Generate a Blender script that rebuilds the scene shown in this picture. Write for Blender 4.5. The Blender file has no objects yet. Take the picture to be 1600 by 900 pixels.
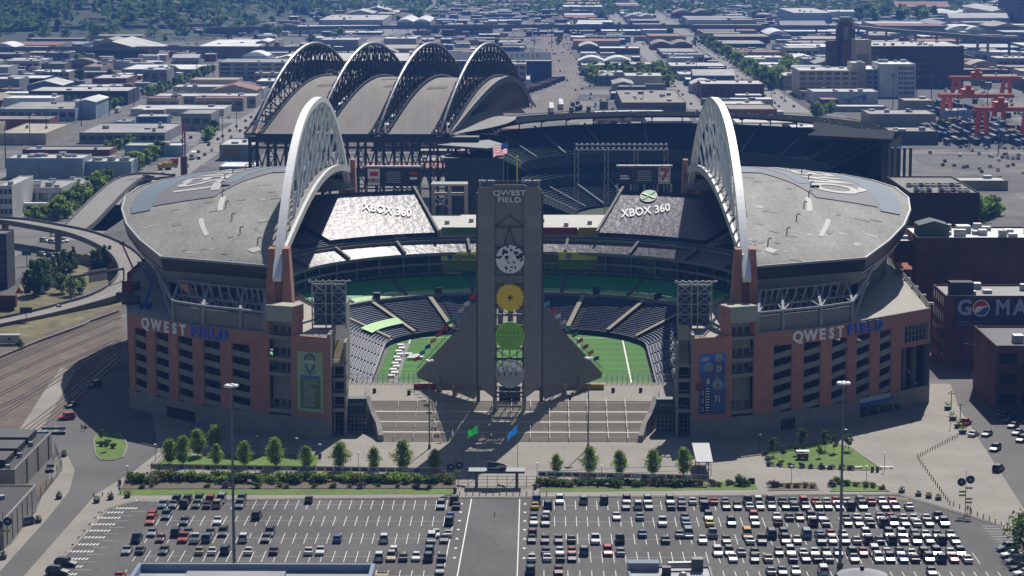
import bpy, bmesh, math, random
from mathutils import Vector, Matrix
from mathutils.geometry import tessellate_polygon
R = math.radians
sc = bpy.context.scene
col = sc.collection
# ---------------------------------------------------------------- camera
CAM = Vector((0.0, 0.0, 129.0)); FPX = 3860.0
PITCH = math.atan(555.0 / FPX); YAW = math.atan(42.0 / FPX * math.cos(PITCH))
cam = bpy.data.objects.new('camera', bpy.data.cameras.new('camera')); col.objects.link(cam)
cam.location = CAM; cam.rotation_euler = (math.pi / 2 - PITCH, 0, YAW)
cam.data.sensor_width = 36.0; cam.data.lens = FPX * 36.0 / 1600.0
cam.data.clip_start = 1.0; cam.data.clip_end = 40000.0
sc.camera = cam
# ---------------------------------------------------------------- sky, sun, exposure
SUN_EL, SUN_AZ = R(44.0), R(13.0)          # azimuth measured from +Y (down the stadium axis) towards +X
world = bpy.data.worlds.new('World'); sc.world = world; world.use_nodes = True
wn = world.node_tree.nodes; wl = world.node_tree.links
sky = wn.new('ShaderNodeTexSky'); sky.sky_type = 'NISHITA'; sky.sun_disc = False
sky.sun_elevation = SUN_EL; sky.sun_rotation = SUN_AZ; sky.air_density = 1.1; sky.dust_density = 0.6
wl.new(sky.outputs[0], wn['Background'].inputs['Color']); wn['Background'].inputs['Strength'].default_value = 0.052
sl = bpy.data.lights.new('sun', 'SUN'); sl.energy = 4.9; sl.angle = R(0.5); sl.color = (1.0, 0.955, 0.88)
sun = bpy.data.objects.new('sun', sl); col.objects.link(sun)
sdir = Vector((math.sin(SUN_AZ) * math.cos(SUN_EL), math.cos(SUN_AZ) * math.cos(SUN_EL), math.sin(SUN_EL)))
sun.rotation_euler = sdir.to_track_quat('Z', 'Y').to_euler(); sun.location = (0, 600, 400)
vs = sc.view_settings; vs.view_transform = 'Standard'; vs.look = 'None'; vs.gamma = 1.0; vs.use_curve_mapping = False
vs.exposure = 0.12
HAZE_DENSITY = 0.0001

# ---------------------------------------------------------------- survey helpers: the photograph's pixels measured on known planes
cF = Vector((-math.sin(YAW) * math.cos(PITCH), math.cos(YAW) * math.cos(PITCH), -math.sin(PITCH)))
cR = Vector((math.cos(YAW), math.sin(YAW), 0)); cU = cR.cross(cF)
def ray(u, v): return cF + cR * ((u - 800) / FPX) + cU * ((450 - v) / FPX)
def G(u, v, z=0.0):
    d = ray(u, v); return CAM + d * ((z - CAM.z) / d.z)
def D(u, v, Y):
    d = ray(u, v); return CAM + d * (Y / d.y)

# ---------------------------------------------------------------- materials
MATS = {}
def mat(name, c, rough=0.85, var=0.12, scale=0.6, metal=0.0, bump=0.0, objcol=False, spec=0.5, alpha=1.0, big=0.0, bigscale=0.03, stretch=None, coat=0.0):
    if name in MATS: return MATS[name]
    m = bpy.data.materials.new(name); m.use_nodes = True
    n = m.node_tree.nodes; l = m.node_tree.links; b = n['Principled BSDF']
    b.inputs['Roughness'].default_value = rough; b.inputs['Metallic'].default_value = metal
    b.inputs['Specular IOR Level'].default_value = spec
    if coat: b.inputs['Coat Weight'].default_value = coat; b.inputs['Coat Roughness'].default_value = 0.08
    if alpha < 1: b.inputs['Alpha'].default_value = alpha
    src = None
    if objcol:
        oi = n.new('ShaderNodeObjectInfo'); src = oi.outputs['Color']
    geo = n.new('ShaderNodeNewGeometry'); vec = geo.outputs['Position']
    if stretch:
        mp = n.new('ShaderNodeMapping'); mp.inputs['Scale'].default_value = stretch
        l.new(vec, mp.inputs['Vector']); vec = mp.outputs[0]
    def noisemul(src, scale, amt, detail=4):
        nz = n.new('ShaderNodeTexNoise'); nz.inputs['Scale'].default_value = scale; nz.inputs['Detail'].default_value = detail
        l.new(vec, nz.inputs['Vector'])
        mr = n.new('ShaderNodeMapRange'); mr.inputs['From Min'].default_value = 0.3; mr.inputs['From Max'].default_value = 0.7
        mr.inputs['To Min'].default_value = 1 - amt; mr.inputs['To Max'].default_value = 1 + amt
        l.new(nz.outputs['Fac'], mr.inputs['Value'])
        mx = n.new('ShaderNodeMix'); mx.data_type = 'RGBA'; mx.blend_type = 'MULTIPLY'; mx.inputs['Factor'].default_value = 1
        if src is None: mx.inputs['A'].default_value = (*c, 1)
        else: l.new(src, mx.inputs['A'])
        l.new(mr.outputs[0], mx.inputs['B'])
        return mx.outputs['Result'], nz
    nz = None
    if var: src, nz = noisemul(src, scale, var)
    if big: src, nz2 = noisemul(src, bigscale, big, 6)
    if src is None: b.inputs['Base Color'].default_value = (*c, 1)
    else: l.new(src, b.inputs['Base Color'])
    if bump and nz:
        bp = n.new('ShaderNodeBump'); bp.inputs['Strength'].default_value = bump; bp.inputs['Distance'].default_value = 0.3
        l.new(nz.outputs['Fac'], bp.inputs['Height']); l.new(bp.outputs[0], b.inputs['Normal'])
    MATS[name] = m
    return m
def band(m, scale, amt, axis='X', width=0.5):
    """panel / plank joints: multiply the colour by a repeating band along a world axis"""
    n = m.node_tree.nodes; l = m.node_tree.links; b = n['Principled BSDF']
    geo = n.new('ShaderNodeNewGeometry'); sp = n.new('ShaderNodeSeparateXYZ'); l.new(geo.outputs['Position'], sp.inputs[0])
    mu = n.new('ShaderNodeMath'); mu.operation = 'MULTIPLY'; mu.inputs[1].default_value = scale; l.new(sp.outputs[axis], mu.inputs[0])
    fr = n.new('ShaderNodeMath'); fr.operation = 'FRACT'; l.new(mu.outputs[0], fr.inputs[0])
    lt = n.new('ShaderNodeMath'); lt.operation = 'LESS_THAN'; lt.inputs[1].default_value = width; l.new(fr.outputs[0], lt.inputs[0])
    mr = n.new('ShaderNodeMapRange'); mr.inputs['To Min'].default_value = 1; mr.inputs['To Max'].default_value = 1 - amt; l.new(lt.outputs[0], mr.inputs['Value'])
    mx = n.new('ShaderNodeMix'); mx.data_type = 'RGBA'; mx.blend_type = 'MULTIPLY'; mx.inputs['Factor'].default_value = 1
    ib = b.inputs['Base Color']
    if ib.links: l.new(ib.links[0].from_socket, mx.inputs['A'])
    else: mx.inputs['A'].default_value = ib.default_value
    l.new(mr.outputs[0], mx.inputs['B']); l.new(mx.outputs['Result'], ib)
    return m
ASPH = mat('asphalt', (0.086, 0.080, 0.076), 0.9, 0.14, 0.7, big=0.30, bigscale=0.06, stretch=(1,.5,1))
ROAD = mat('road', (0.10, 0.095, 0.09), 0.9, 0.10, 1.0, big=0.2, bigscale=0.04)
CONC = band(band(mat('concrete_paving', (0.255, 0.23, 0.195), 0.85, 0.09, 0.9, big=0.16, bigscale=0.06), 0.16, 0.16, 'X', 0.03), 0.16, 0.16, 'Y', 0.03)
CONCW = mat('concrete_wall', (0.25, 0.235, 0.215), 0.85, 0.10, 0.5, big=0.12, bigscale=0.1)
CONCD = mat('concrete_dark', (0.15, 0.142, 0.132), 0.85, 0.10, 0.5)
PAINTW = mat('road_paint', (0.72, 0.71, 0.68), 0.7, 0.12, 2.0)
PAINTY = mat('yellow_road_paint', (0.6, 0.36, 0.05), 0.7, 0.1, 2.0)
GRASS = mat('grass', (0.10, 0.175, 0.018), 0.95, 0.25, 0.8, big=0.2, bigscale=0.1)
DRYGRASS = mat('dry_grass', (0.15, 0.13, 0.055), 0.95, 0.35, 0.25, big=0.35, bigscale=0.07)
def leafy(name, c):
    m = mat(name, c, 0.75, 0.35, 1.0); n = m.node_tree.nodes; l = m.node_tree.links
    b = n['Principled BSDF']; tr = n.new('ShaderNodeBsdfTranslucent'); mx = n.new('ShaderNodeMixShader'); mx.inputs[0].default_value = 0.42
    hs = n.new('ShaderNodeHueSaturation'); hs.inputs['Value'].default_value = 1.5; hs.inputs['Hue'].default_value = 0.485
    l.new(b.inputs['Base Color'].links[0].from_socket, hs.inputs['Color']); l.new(hs.outputs[0], tr.inputs['Color'])
    l.new(b.outputs[0], mx.inputs[1]); l.new(tr.outputs[0], mx.inputs[2]); l.new(mx.outputs[0], n['Material Output'].inputs['Surface'])
    return m
LEAF = leafy('leaf', (0.18, 0.28, 0.045)); LEAFD = leafy('leaf_dark', (0.06, 0.115, 0.022)); LEAFY = leafy('leaf_olive', (0.13, 0.13, 0.03)); LEAFR = leafy('leaf_purple', (0.10, 0.06, 0.12))
BARK = mat('bark', (0.10, 0.075, 0.055), 0.9, 0.2, 3.0)
SOIL = mat('soil', (0.13, 0.095, 0.065), 0.95, 0.25, 1.0)
STONE = mat('stone', (0.34, 0.32, 0.29), 0.9, 0.25, 2.0)
BRICK = band(band(mat('brick', (0.40, 0.185, 0.135), 0.9, 0.09, 0.4, big=0.10, bigscale=0.08), 0.35, 0.14, 'Z', 0.05), 0.22, 0.0, 'X', 0.03)
BRICKD = mat('brick_dark', (0.115, 0.055, 0.045), 0.9, 0.22, 0.35, big=0.25, bigscale=0.08)
METAL = mat('steel', (0.32, 0.33, 0.34), 0.5, 0.06, 1.0, metal=0.3)
METALD = mat('steel_dark', (0.06, 0.065, 0.07), 0.5, 0.08, 1.0)
WHITE = mat('white_steel', (0.82, 0.82, 0.82), 0.5, 0.05, 0.8)
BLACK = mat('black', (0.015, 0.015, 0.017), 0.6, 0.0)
GLASS = mat('dark_glass', (0.018, 0.024, 0.03), 0.12, 0.0, spec=0.6)
NAVY = mat('navy', (0.018, 0.03, 0.075), 0.6, 0.1, 1.0)
BLUEP = mat('blue_paint', (0.02, 0.09, 0.42), 0.5, 0.05, 1.0)
WALL = mat('wall_paint', (1, 1, 1), 0.85, 0.10, 0.25, objcol=True, big=0.15, bigscale=0.05)
ROOF = mat('roof_sheet', (1, 1, 1), 0.8, 0.14, 0.2, objcol=True, big=0.22, bigscale=0.04)
CARP = mat('car_paint', (1, 1, 1), 0.38, 0.0, objcol=True, coat=0.35)
TYRE = mat('rubber', (0.02, 0.02, 0.02), 0.8, 0.0)
HEADL = mat('headlight_glass', (0.7, 0.72, 0.72), 0.15, 0.0)
TAILL = mat('taillight_glass', (0.35, 0.01, 0.01), 0.25, 0.0)

# ---------------------------------------------------------------- mesh builder
class MB:
    def __init__(s): s.v = []; s.f = []; s.m = []
    def poly(s, pts, m=0):
        i = len(s.v); s.v += [tuple(p) for p in pts]; s.f.append(tuple(range(i, i + len(pts)))); s.m.append(m); return s
    def box(s, x0, x1, y0, y1, z0, z1, m=0):
        return s.hexa([(x0,y0,z0),(x1,y0,z0),(x1,y1,z0),(x0,y1,z0)], [(x0,y0,z1),(x1,y0,z1),(x1,y1,z1),(x0,y1,z1)], m)
    def hexa(s, a, b, m=0):
        i = len(s.v); n = len(a); s.v += [tuple(p) for p in a] + [tuple(p) for p in b]
        s.f.append(tuple(i + k for k in reversed(range(n)))); s.f.append(tuple(i + n + k for k in range(n))); s.m += [m, m]
        for k in range(n):
            k2 = (k + 1) % n; s.f.append((i + k, i + k2, i + n + k2, i + n + k)); s.m.append(m)
        return s
    def prism(s, pts, z0, z1, m=0):           # pts counter-clockwise (x,y)
        return s.hexa([(p[0], p[1], z0) for p in pts], [(p[0], p[1], z1) for p in pts], m)
    def obox(s, c, sx, sy, sz, rz=0, m=0):     # centred on c in x,y, base at c.z
        ca, sa = math.cos(rz), math.sin(rz)
        q = [(-sx/2,-sy/2),(sx/2,-sy/2),(sx/2,sy/2),(-sx/2,sy/2)]
        pts = [(c[0] + x*ca - y*sa, c[1] + x*sa + y*ca) for x, y in q]
        return s.prism(pts, c[2], c[2] + sz, m)
    def bar(s, p, q, w, h=None, m=0, n=4):
        p = Vector(p); q = Vector(q); d = (q - p)
        if d.length < 1e-6: return s
        d.normalize(); h = h or w
        up = Vector((0, 0, 1)) if abs(d.z) < 0.95 else Vector((0, 1, 0))
        a = d.cross(up).normalized(); b = a.cross(d)
        if n == 4: off = [(-w/2,-h/2),(w/2,-h/2),(w/2,h/2),(-w/2,h/2)]
        else: off = [(w/2*math.cos(2*math.pi*k/n), h/2*math.sin(2*math.pi*k/n)) for k in range(n)]
        return s.hexa([p + a*x + b*y for x, y in off][::-1], [q + a*x + b*y for x, y in off][::-1], m)
    def tube(s, pts, r, n=6, m=0):
        for a, b in zip(pts[:-1], pts[1:]): s.bar(a, b, 2*r, 2*r, m, n)
        return s
    def cyl(s, c, r, z0, z1, n=12, r2=None, m=0):
        r2 = r if r2 is None else r2
        A = [(c[0] + r*math.cos(2*math.pi*k/n), c[1] + r*math.sin(2*math.pi*k/n), z0) for k in range(n)]
        B = [(c[0] + r2*math.cos(2*math.pi*k/n), c[1] + r2*math.sin(2*math.pi*k/n), z1) for k in range(n)]
        return s.hexa(A, B, m)
    def disc(s, c, r, depth, n=40, m=0, f=None):   # upright disc facing -Y
        A = []; B = []
        for k in range(n):
            a = 2*math.pi*k/n; rr = r * (f(a) if f else 1)
            A.append((c[0] + rr*math.cos(a), c[1], c[2] + rr*math.sin(a))); B.append((c[0] + rr*math.cos(a), c[1] - depth, c[2] + rr*math.sin(a)))
        return s.hexa(A, B, m)
    def ball(s, c, r, n=8, sq=(1, 1, 1), jit=0, rnd=None, m=0):
        k = max(3, n // 2); i = len(s.v)
        for a in range(k + 1):
            th = math.pi * a / k
            for b in range(n):
                ph = 2*math.pi*b/n; j = 1 + (rnd.uniform(-jit, jit) if rnd else 0)
                s.v.append((c[0] + r*sq[0]*j*math.sin(th)*math.cos(ph), c[1] + r*sq[1]*j*math.sin(th)*math.sin(ph), c[2] + r*sq[2]*j*math.cos(th)))
        for a in range(k):
            for b in range(n):
                b2 = (b + 1) % n
                s.f.append((i + a*n + b, i + (a+1)*n + b, i + (a+1)*n + b2, i + a*n + b2)); s.m.append(m)
        return s
    def grid(s, fn, nu, nv, m=0, flip=False):
        i = len(s.v)
        for a in range(nu + 1):
            for b in range(nv + 1): s.v.append(tuple(fn(a / nu, b / nv)))
        for a in range(nu):
            for b in range(nv):
                q = (i + a*(nv+1) + b, i + (a+1)*(nv+1) + b, i + (a+1)*(nv+1) + b + 1, i + a*(nv+1) + b + 1)
                s.f.append(q[::-1] if flip else q); s.m.append(m)
        return s
    def strip(s, A, B, m=0, closed=False):
        n = len(A)
        for k in range(n - 1 + (1 if closed else 0)): s.poly([A[k], A[(k+1) % n], B[(k+1) % n], B[k]], m)
        return s
    def sheet(s, pts, z, m=0):               # flat polygon (any shape)
        i = len(s.v); s.v += [(p[0], p[1], z) for p in pts]
        tri = tessellate_polygon([[Vector((p[0], p[1], 0)) for p in pts]])
        for t in tri:
            a, b, c = t
            ax, ay = pts[a][:2]; bx, by = pts[b][:2]; cx, cy = pts[c][:2]
            if (bx-ax)*(cy-ay) - (by-ay)*(cx-ax) < 0: b, c = c, b
            s.f.append((i+a, i+b, i+c)); s.m.append(m)
        return s
    def mesh(s, name, mats, off=(0, 0, 0), smooth=False):
        me = bpy.data.meshes.new(name); o = off
        me.from_pydata([(v[0]-o[0], v[1]-o[1], v[2]-o[2]) for v in s.v], [], s.f)
        if not isinstance(mats, (list, tuple)): mats = [mats]
        for m in mats: me.materials.append(m)
        if len(mats) > 1: me.polygons.foreach_set('material_index', s.m)
        if smooth: me.polygons.foreach_set('use_smooth', [True]*len(s.f))
        me.update(); return me
    def build(s, name, mats, parent=None, loc=None, color=None, smooth=False, label=None, kind=None):
        """parent: mesh coordinates are world coordinates, re-based on the parents' location; loc: same for a thing of one mesh"""
        off = Vector((0, 0, 0)); p = parent
        while p is not None: off = off + p.location; p = p.parent
        if loc is not None: off = Vector(loc)
        o = bpy.data.objects.new(name, s.mesh(name, mats, off, smooth)); col.objects.link(o)
        if loc is not None: o.location = loc
        if parent is not None: o.parent = parent
        if color is not None: o.color = (*color[:3], 1)
        if label: o['label'] = label
        if kind: o['kind'] = kind
        return o
LABELS = {}
def tag(o, label, cat, group=None):
    o['label'] = label; o['category'] = cat
    if group: o['group'] = group
    LABELS[label] = LABELS.get(label, 0) + 1
    return o
def thing(name, label, cat, loc=(0, 0, 0), rz=0, group=None):
    o = bpy.data.objects.new(name, None); col.objects.link(o); o.empty_display_size = 0.5
    o.location = loc; o.rotation_euler = (0, 0, rz); return tag(o, label, cat, group)
def struct(o, kind='structure'):
    o['kind'] = kind; return o
KIDS = {}
def dup(root, loc, rz, label, group=None, color=None, scale=None):
    if root.name not in KIDS: KIDS[root.name] = [(c, list(c.children)) for c in root.children]
    r = root.copy(); col.objects.link(r); r.location = loc; r.rotation_euler = (0, 0, rz); r['label'] = label
    LABELS[label] = LABELS.get(label, 0) + 1
    if scale: r.scale = (scale,) * 3 if not isinstance(scale, (tuple, list)) else scale
    if group: r['group'] = group
    if color: r.color = (*color, 1)
    for c, gs in KIDS[root.name]:
        d = c.copy(); col.objects.link(d); d.parent = r
        if color: d.color = (*color, 1)
        for g in gs:
            e = g.copy(); col.objects.link(e); e.parent = d
            if color: e.color = (*color, 1)
    return r
def text(s, size, ext=0.05, bold=0.0, spacing=1.0, align='CENTER'):
    """letters in the XY plane, as an MB (x right, y up, z = thickness)"""
    cu = bpy.data.curves.new('letters', 'FONT'); cu.body = s; cu.size = size; cu.extrude = ext; cu.offset = bold
    cu.align_x = align; cu.align_y = 'CENTER'; cu.space_character = spacing; cu.resolution_u = 3
    o = bpy.data.objects.new('letters', cu); col.objects.link(o)
    dg = bpy.context.evaluated_depsgraph_get(); dg.update()
    me = bpy.data.meshes.new_from_object(o.evaluated_get(dg))
    mb = MB(); mb.v = [tuple(v.co) for v in me.vertices]; mb.f = [tuple(p.vertices) for p in me.polygons]; mb.m = [0]*len(mb.f)
    bpy.data.objects.remove(o); bpy.data.curves.remove(cu); bpy.data.meshes.remove(me)
    return mb
def place(mb, origin, xdir, ydir, sx=1.0, sy=1.0):
    x = Vector(xdir).normalized(); y = Vector(ydir).normalized(); z = x.cross(y); o = Vector(origin)
    mb.v = [tuple(o + x*(v[0]*sx) + y*(v[1]*sy) + z*v[2]) for v in mb.v]; return mb
def ordinal(n):
    return {1:'first',2:'second',3:'third',4:'fourth',5:'fifth',6:'sixth',7:'seventh',8:'eighth',9:'ninth',10:'tenth',11:'eleventh',12:'twelfth',13:'thirteenth',14:'fourteenth',15:'fifteenth',16:'sixteenth',17:'seventeenth',18:'eighteenth',19:'nineteenth',20:'twentieth'}.get(n) or (('twenty-' if n < 30 else 'thirty-' if n < 40 else 'forty-') + ['', 'first','second','third','fourth','fifth','sixth','seventh','eighth','ninth'][n % 10] if n % 10 and n < 50 else {30:'thirtieth',40:'fortieth'}.get(n, '%dth' % n))
AX = -7.0       # the stadium's long axis
# ---------------------------------------------------------------- ground, roads, paving
def pxpoly(pts, z=0.0): return [tuple(G(u, v, z)[:2]) for u, v in pts]
def sheet(name, pts, z, m): return struct(MB().sheet(pts, z).build(name, m))
URB = mat('urban_ground', (0.125, 0.118, 0.11), 0.95, 0.25, 0.05, big=0.3, bigscale=0.008)
_n = URB.node_tree.nodes; _l = URB.node_tree.links; _b = _n['Principled BSDF']        # yards and lots: each cell of ground its own paving
_g = _n.new('ShaderNodeNewGeometry'); _mp = _n.new('ShaderNodeMapping'); _mp.inputs['Scale'].default_value = (.022,.013,.02); _l.new(_g.outputs['Position'], _mp.inputs['Vector'])
_v = _n.new('ShaderNodeTexVoronoi'); _v.distance = 'CHEBYCHEV'; _v.inputs['Scale'].default_value = 1.0; _l.new(_mp.outputs[0], _v.inputs['Vector'])
_s = _n.new('ShaderNodeSeparateColor'); _l.new(_v.outputs['Color'], _s.inputs[0]); _r = _n.new('ShaderNodeMapRange'); _r.inputs['To Min'].default_value = .45; _r.inputs['To Max'].default_value = 1.7; _l.new(_s.outputs[0], _r.inputs['Value'])
_x = _n.new('ShaderNodeMix'); _x.data_type = 'RGBA'; _x.blend_type = 'MULTIPLY'; _x.inputs['Factor'].default_value = 1; _l.new(_b.inputs['Base Color'].links[0].from_socket, _x.inputs['A']); _l.new(_r.outputs[0], _x.inputs['B']); _l.new(_x.outputs['Result'], _b.inputs['Base Color'])
# one ground sheet reaching the horizon, open under the sunken playing field
struct(MB().poly([(-9000,-300,-0.06),(9000,-300,-0.06),(9000,16000,-0.06),(-9000,16000,-0.06)]).build('ground', URB))
sheet('forecourt', pxpoly([(-60,905),(-60,640),(90,625),(205,610),(420,640),(420,705),(250,712),(205,735),(150,772),(40,905)]), -0.04, ROAD)
PLAZA = pxpoly([(210,735),(248,706),(235,640),(1440,600),(1485,600),(1520,660),(1640,830),(1640,1000),(1600,1000),(1592,852),(1565,820),(1420,776),(1405,771.5),(215,781),(165,795.5),(150,772)])
sheet('plaza_paving', PLAZA, 0.0, CONC)
sheet('sidewalk', pxpoly([(150,772),(165,795.5),(62,908),(30,908)]), 0.0, CONC)
sheet('verge_pavement', pxpoly([(88,712),(106,712),(117,735),(108,768),(70,815),(-20,915),(-70,915),(18,850),(60,790)]), 0.0, CONC)
LOT = pxpoly([(-120,1010),(66,908),(168,797),(216,783),(1404,773.5),(1419,778),(1563,822),(1590,854),(1605,1010)])
sheet('parking_lot', LOT, -0.02, ASPH)
kb = MB()
kp = pxpoly([(66,908),(168,797),(216,783),(1404,773.5),(1419,778),(1563,822),(1590,854),(1600,960)])
for a, b in zip(kp[:-1], kp[1:]): kb.bar((a[0],a[1],0.03), (b[0],b[1],0.03), 0.35, 0.14)
struct(kb.build('kerb', CONCW))
# right-hand street running up beside the stadium
sheet('street', pxpoly([(1500,640),(1470,560),(1465,500),(1475,440),(1640,440),(1640,850),(1600,795)]), 0.02, ROAD)
# parking-lot paint
ROWS = [549.7, 534.0, 518.2, 502.6, 487.0]
pm = MB()
def line(x0, y0, x1, y1, w=0.13, z=0.0):
    d = Vector((x1-x0, y1-y0)); 
    if d.length < 1e-3: return
    n = Vector((-d.y, d.x)).normalized() * w / 2
    pm.poly([(x0-n.x,y0-n.y,z),(x1-n.x,y1-n.y,z),(x1+n.x,y1+n.y,z),(x0+n.x,y0+n.y,z)][::1] if True else None)
XR = [79.5, 83.5, 88.5, 91.5, 96.0]
for i, y in enumerate(ROWS):
    x = -20.8
    while x > -86.5: line(x, y-4.6, x, y+4.6); x -= 2.435
    line(-86, y, -20.8, y, 0.10)
    x = -1.2
    while x < XR[i]: line(x, y-4.6, x, y+4.6); x += 2.435
    line(-1.2, y, XR[i], y, 0.10)
line(-15.3, 556, -16.6, 470, 0.25); line(-18.6, 541, -19.6, 470, 0.2); line(-4.2, 556, -4.2, 470, 0.22)
for k in range(7):
    for x in (-17.4, -2.9):
        y = 551 - k*8.2; s = 1 if k % 2 == 0 else -1
        pm.poly([(x-0.45,y-0.5*s,0),(x+0.45,y-0.5*s,0),(x,y+0.9*s,0)] if s > 0 else [(x+0.45,y-0.5*s,0),(x-0.45,y-0.5*s,0),(x,y+0.9*s,0)])
p = G(1432,798); q = G(1405,793); r = G(1447,806); line(q.x,q.y,r.x,r.y,.14); line(r.x,r.y,G(1430,807).x,G(1430,807).y,.14)
struct(pm.build('parking_lines', PAINTW))
pm = MB()
for (ua, ub, v) in [(211,256,782.5),(176,215,794),(152,194,800.5),(146,189,809),(137,181,819),(129,173,829),(120,165,839.5),(111,156,850.5),(102,147,861.5),(93,139,873),(84,130,885),(75,121,897)]:
    a = G(ua, v); b = G(ub, v); n = 8
    for k in range(n):
        x0 = a.x + (b.x-a.x)*k/n; x1 = x0 + (b.x-a.x)/n*0.5
        pm.poly([(x0,a.y-0.8,0),(x1,a.y-0.8,0),(x1+0.3,a.y+0.8,0),(x0+0.3,a.y+0.8,0)])
    c = G(ub+4, v+5); line(c.x-2.0, c.y, c.x+1.2, c.y, 0.12)
for k in range(9):
    a = G(1533+k*4, 822+k*4.1); b = G(1566+k*3.0, 822+k*4.1); line(a.x,a.y,b.x,b.y,0.16)
struct(pm.build('crossing_stripes', PAINTW))
pm = MB()
a = G(1392,777); b = G(1413,777)
for k in range(4):
    x = a.x + (b.x-a.x)*k/3; line(x, a.y-2, x+1.5, a.y-0.6, 0.2)
for (p0,p1) in [((1600,660),(1557,600)),((1557,600),(1512,588))]:
    a = G(*p0); b = G(*p1); line(a.x,a.y,b.x,b.y,0.15,0.04)
struct(pm.build('yellow_lines', PAINTY))
pm = MB()
for k in range(6):
    a = G(1516+k*6.5, 590+k*0.8); b = G(1522+k*6.5, 583+k*0.8); line(a.x,a.y,b.x,b.y,0.15,0.04)
struct(pm.build('bay_lines', PAINTW))
# lawns and beds
def bed(name, pts, m, z=0.06, rim=True, kind='structure', edge=CONCW):
    w = pxpoly(pts); o = MB().sheet(w, z).build(name, m); o['kind'] = kind
    if rim:
        b = MB()
        for a, c in zip(w, w[1:] + w[:1]): b.bar((a[0],a[1],0.06),(c[0],c[1],0.06),0.3,0.2)
        struct(b.build('kerb', edge))
    return o
def ellp(u, v, a, b, n=22): return [(u + a*math.cos(2*math.pi*k/n), v + b*math.sin(2*math.pi*k/n)) for k in range(n)]
bed('lawn', [(146,690),(150,682),(163,677),(186,677),(197,690),(199,700),(192,714),(178,719),(158,719),(150,712)], GRASS)
bed('lawn', [(262,711),(500,711),(492,733),(237,733)], GRASS, rim=False)
bed('lawn', [(190,764),(712,763),(708,772),(186,774)], GRASS, rim=False, z=0.05)
bed('planting_bed', [(196,744),(712,744),(712,764),(190,765)], SOIL, rim=False, z=0.05)
bed('lawn', [(843,750),(1106,752),(1132,753),(1180,755),(1184,765),(843,769)], GRASS, rim=False, z=0.05)
bed('planting_bed', [(843,755),(1106,757),(1106,763),(843,764)], SOIL, rim=False, z=0.07)
bed('lawn', [(1192,709),(1200,700),(1290,690),(1330,700),(1379,734),(1350,735),(1200,729)], GRASS)
bed('planting_bed', [(1200,756),(1275,755),(1280,766),(1200,767)], SOIL)
bed('planting_bed', [(1296,757),(1310,752),(1365,756),(1390,768),(1298,768)], GRASS)
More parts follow.
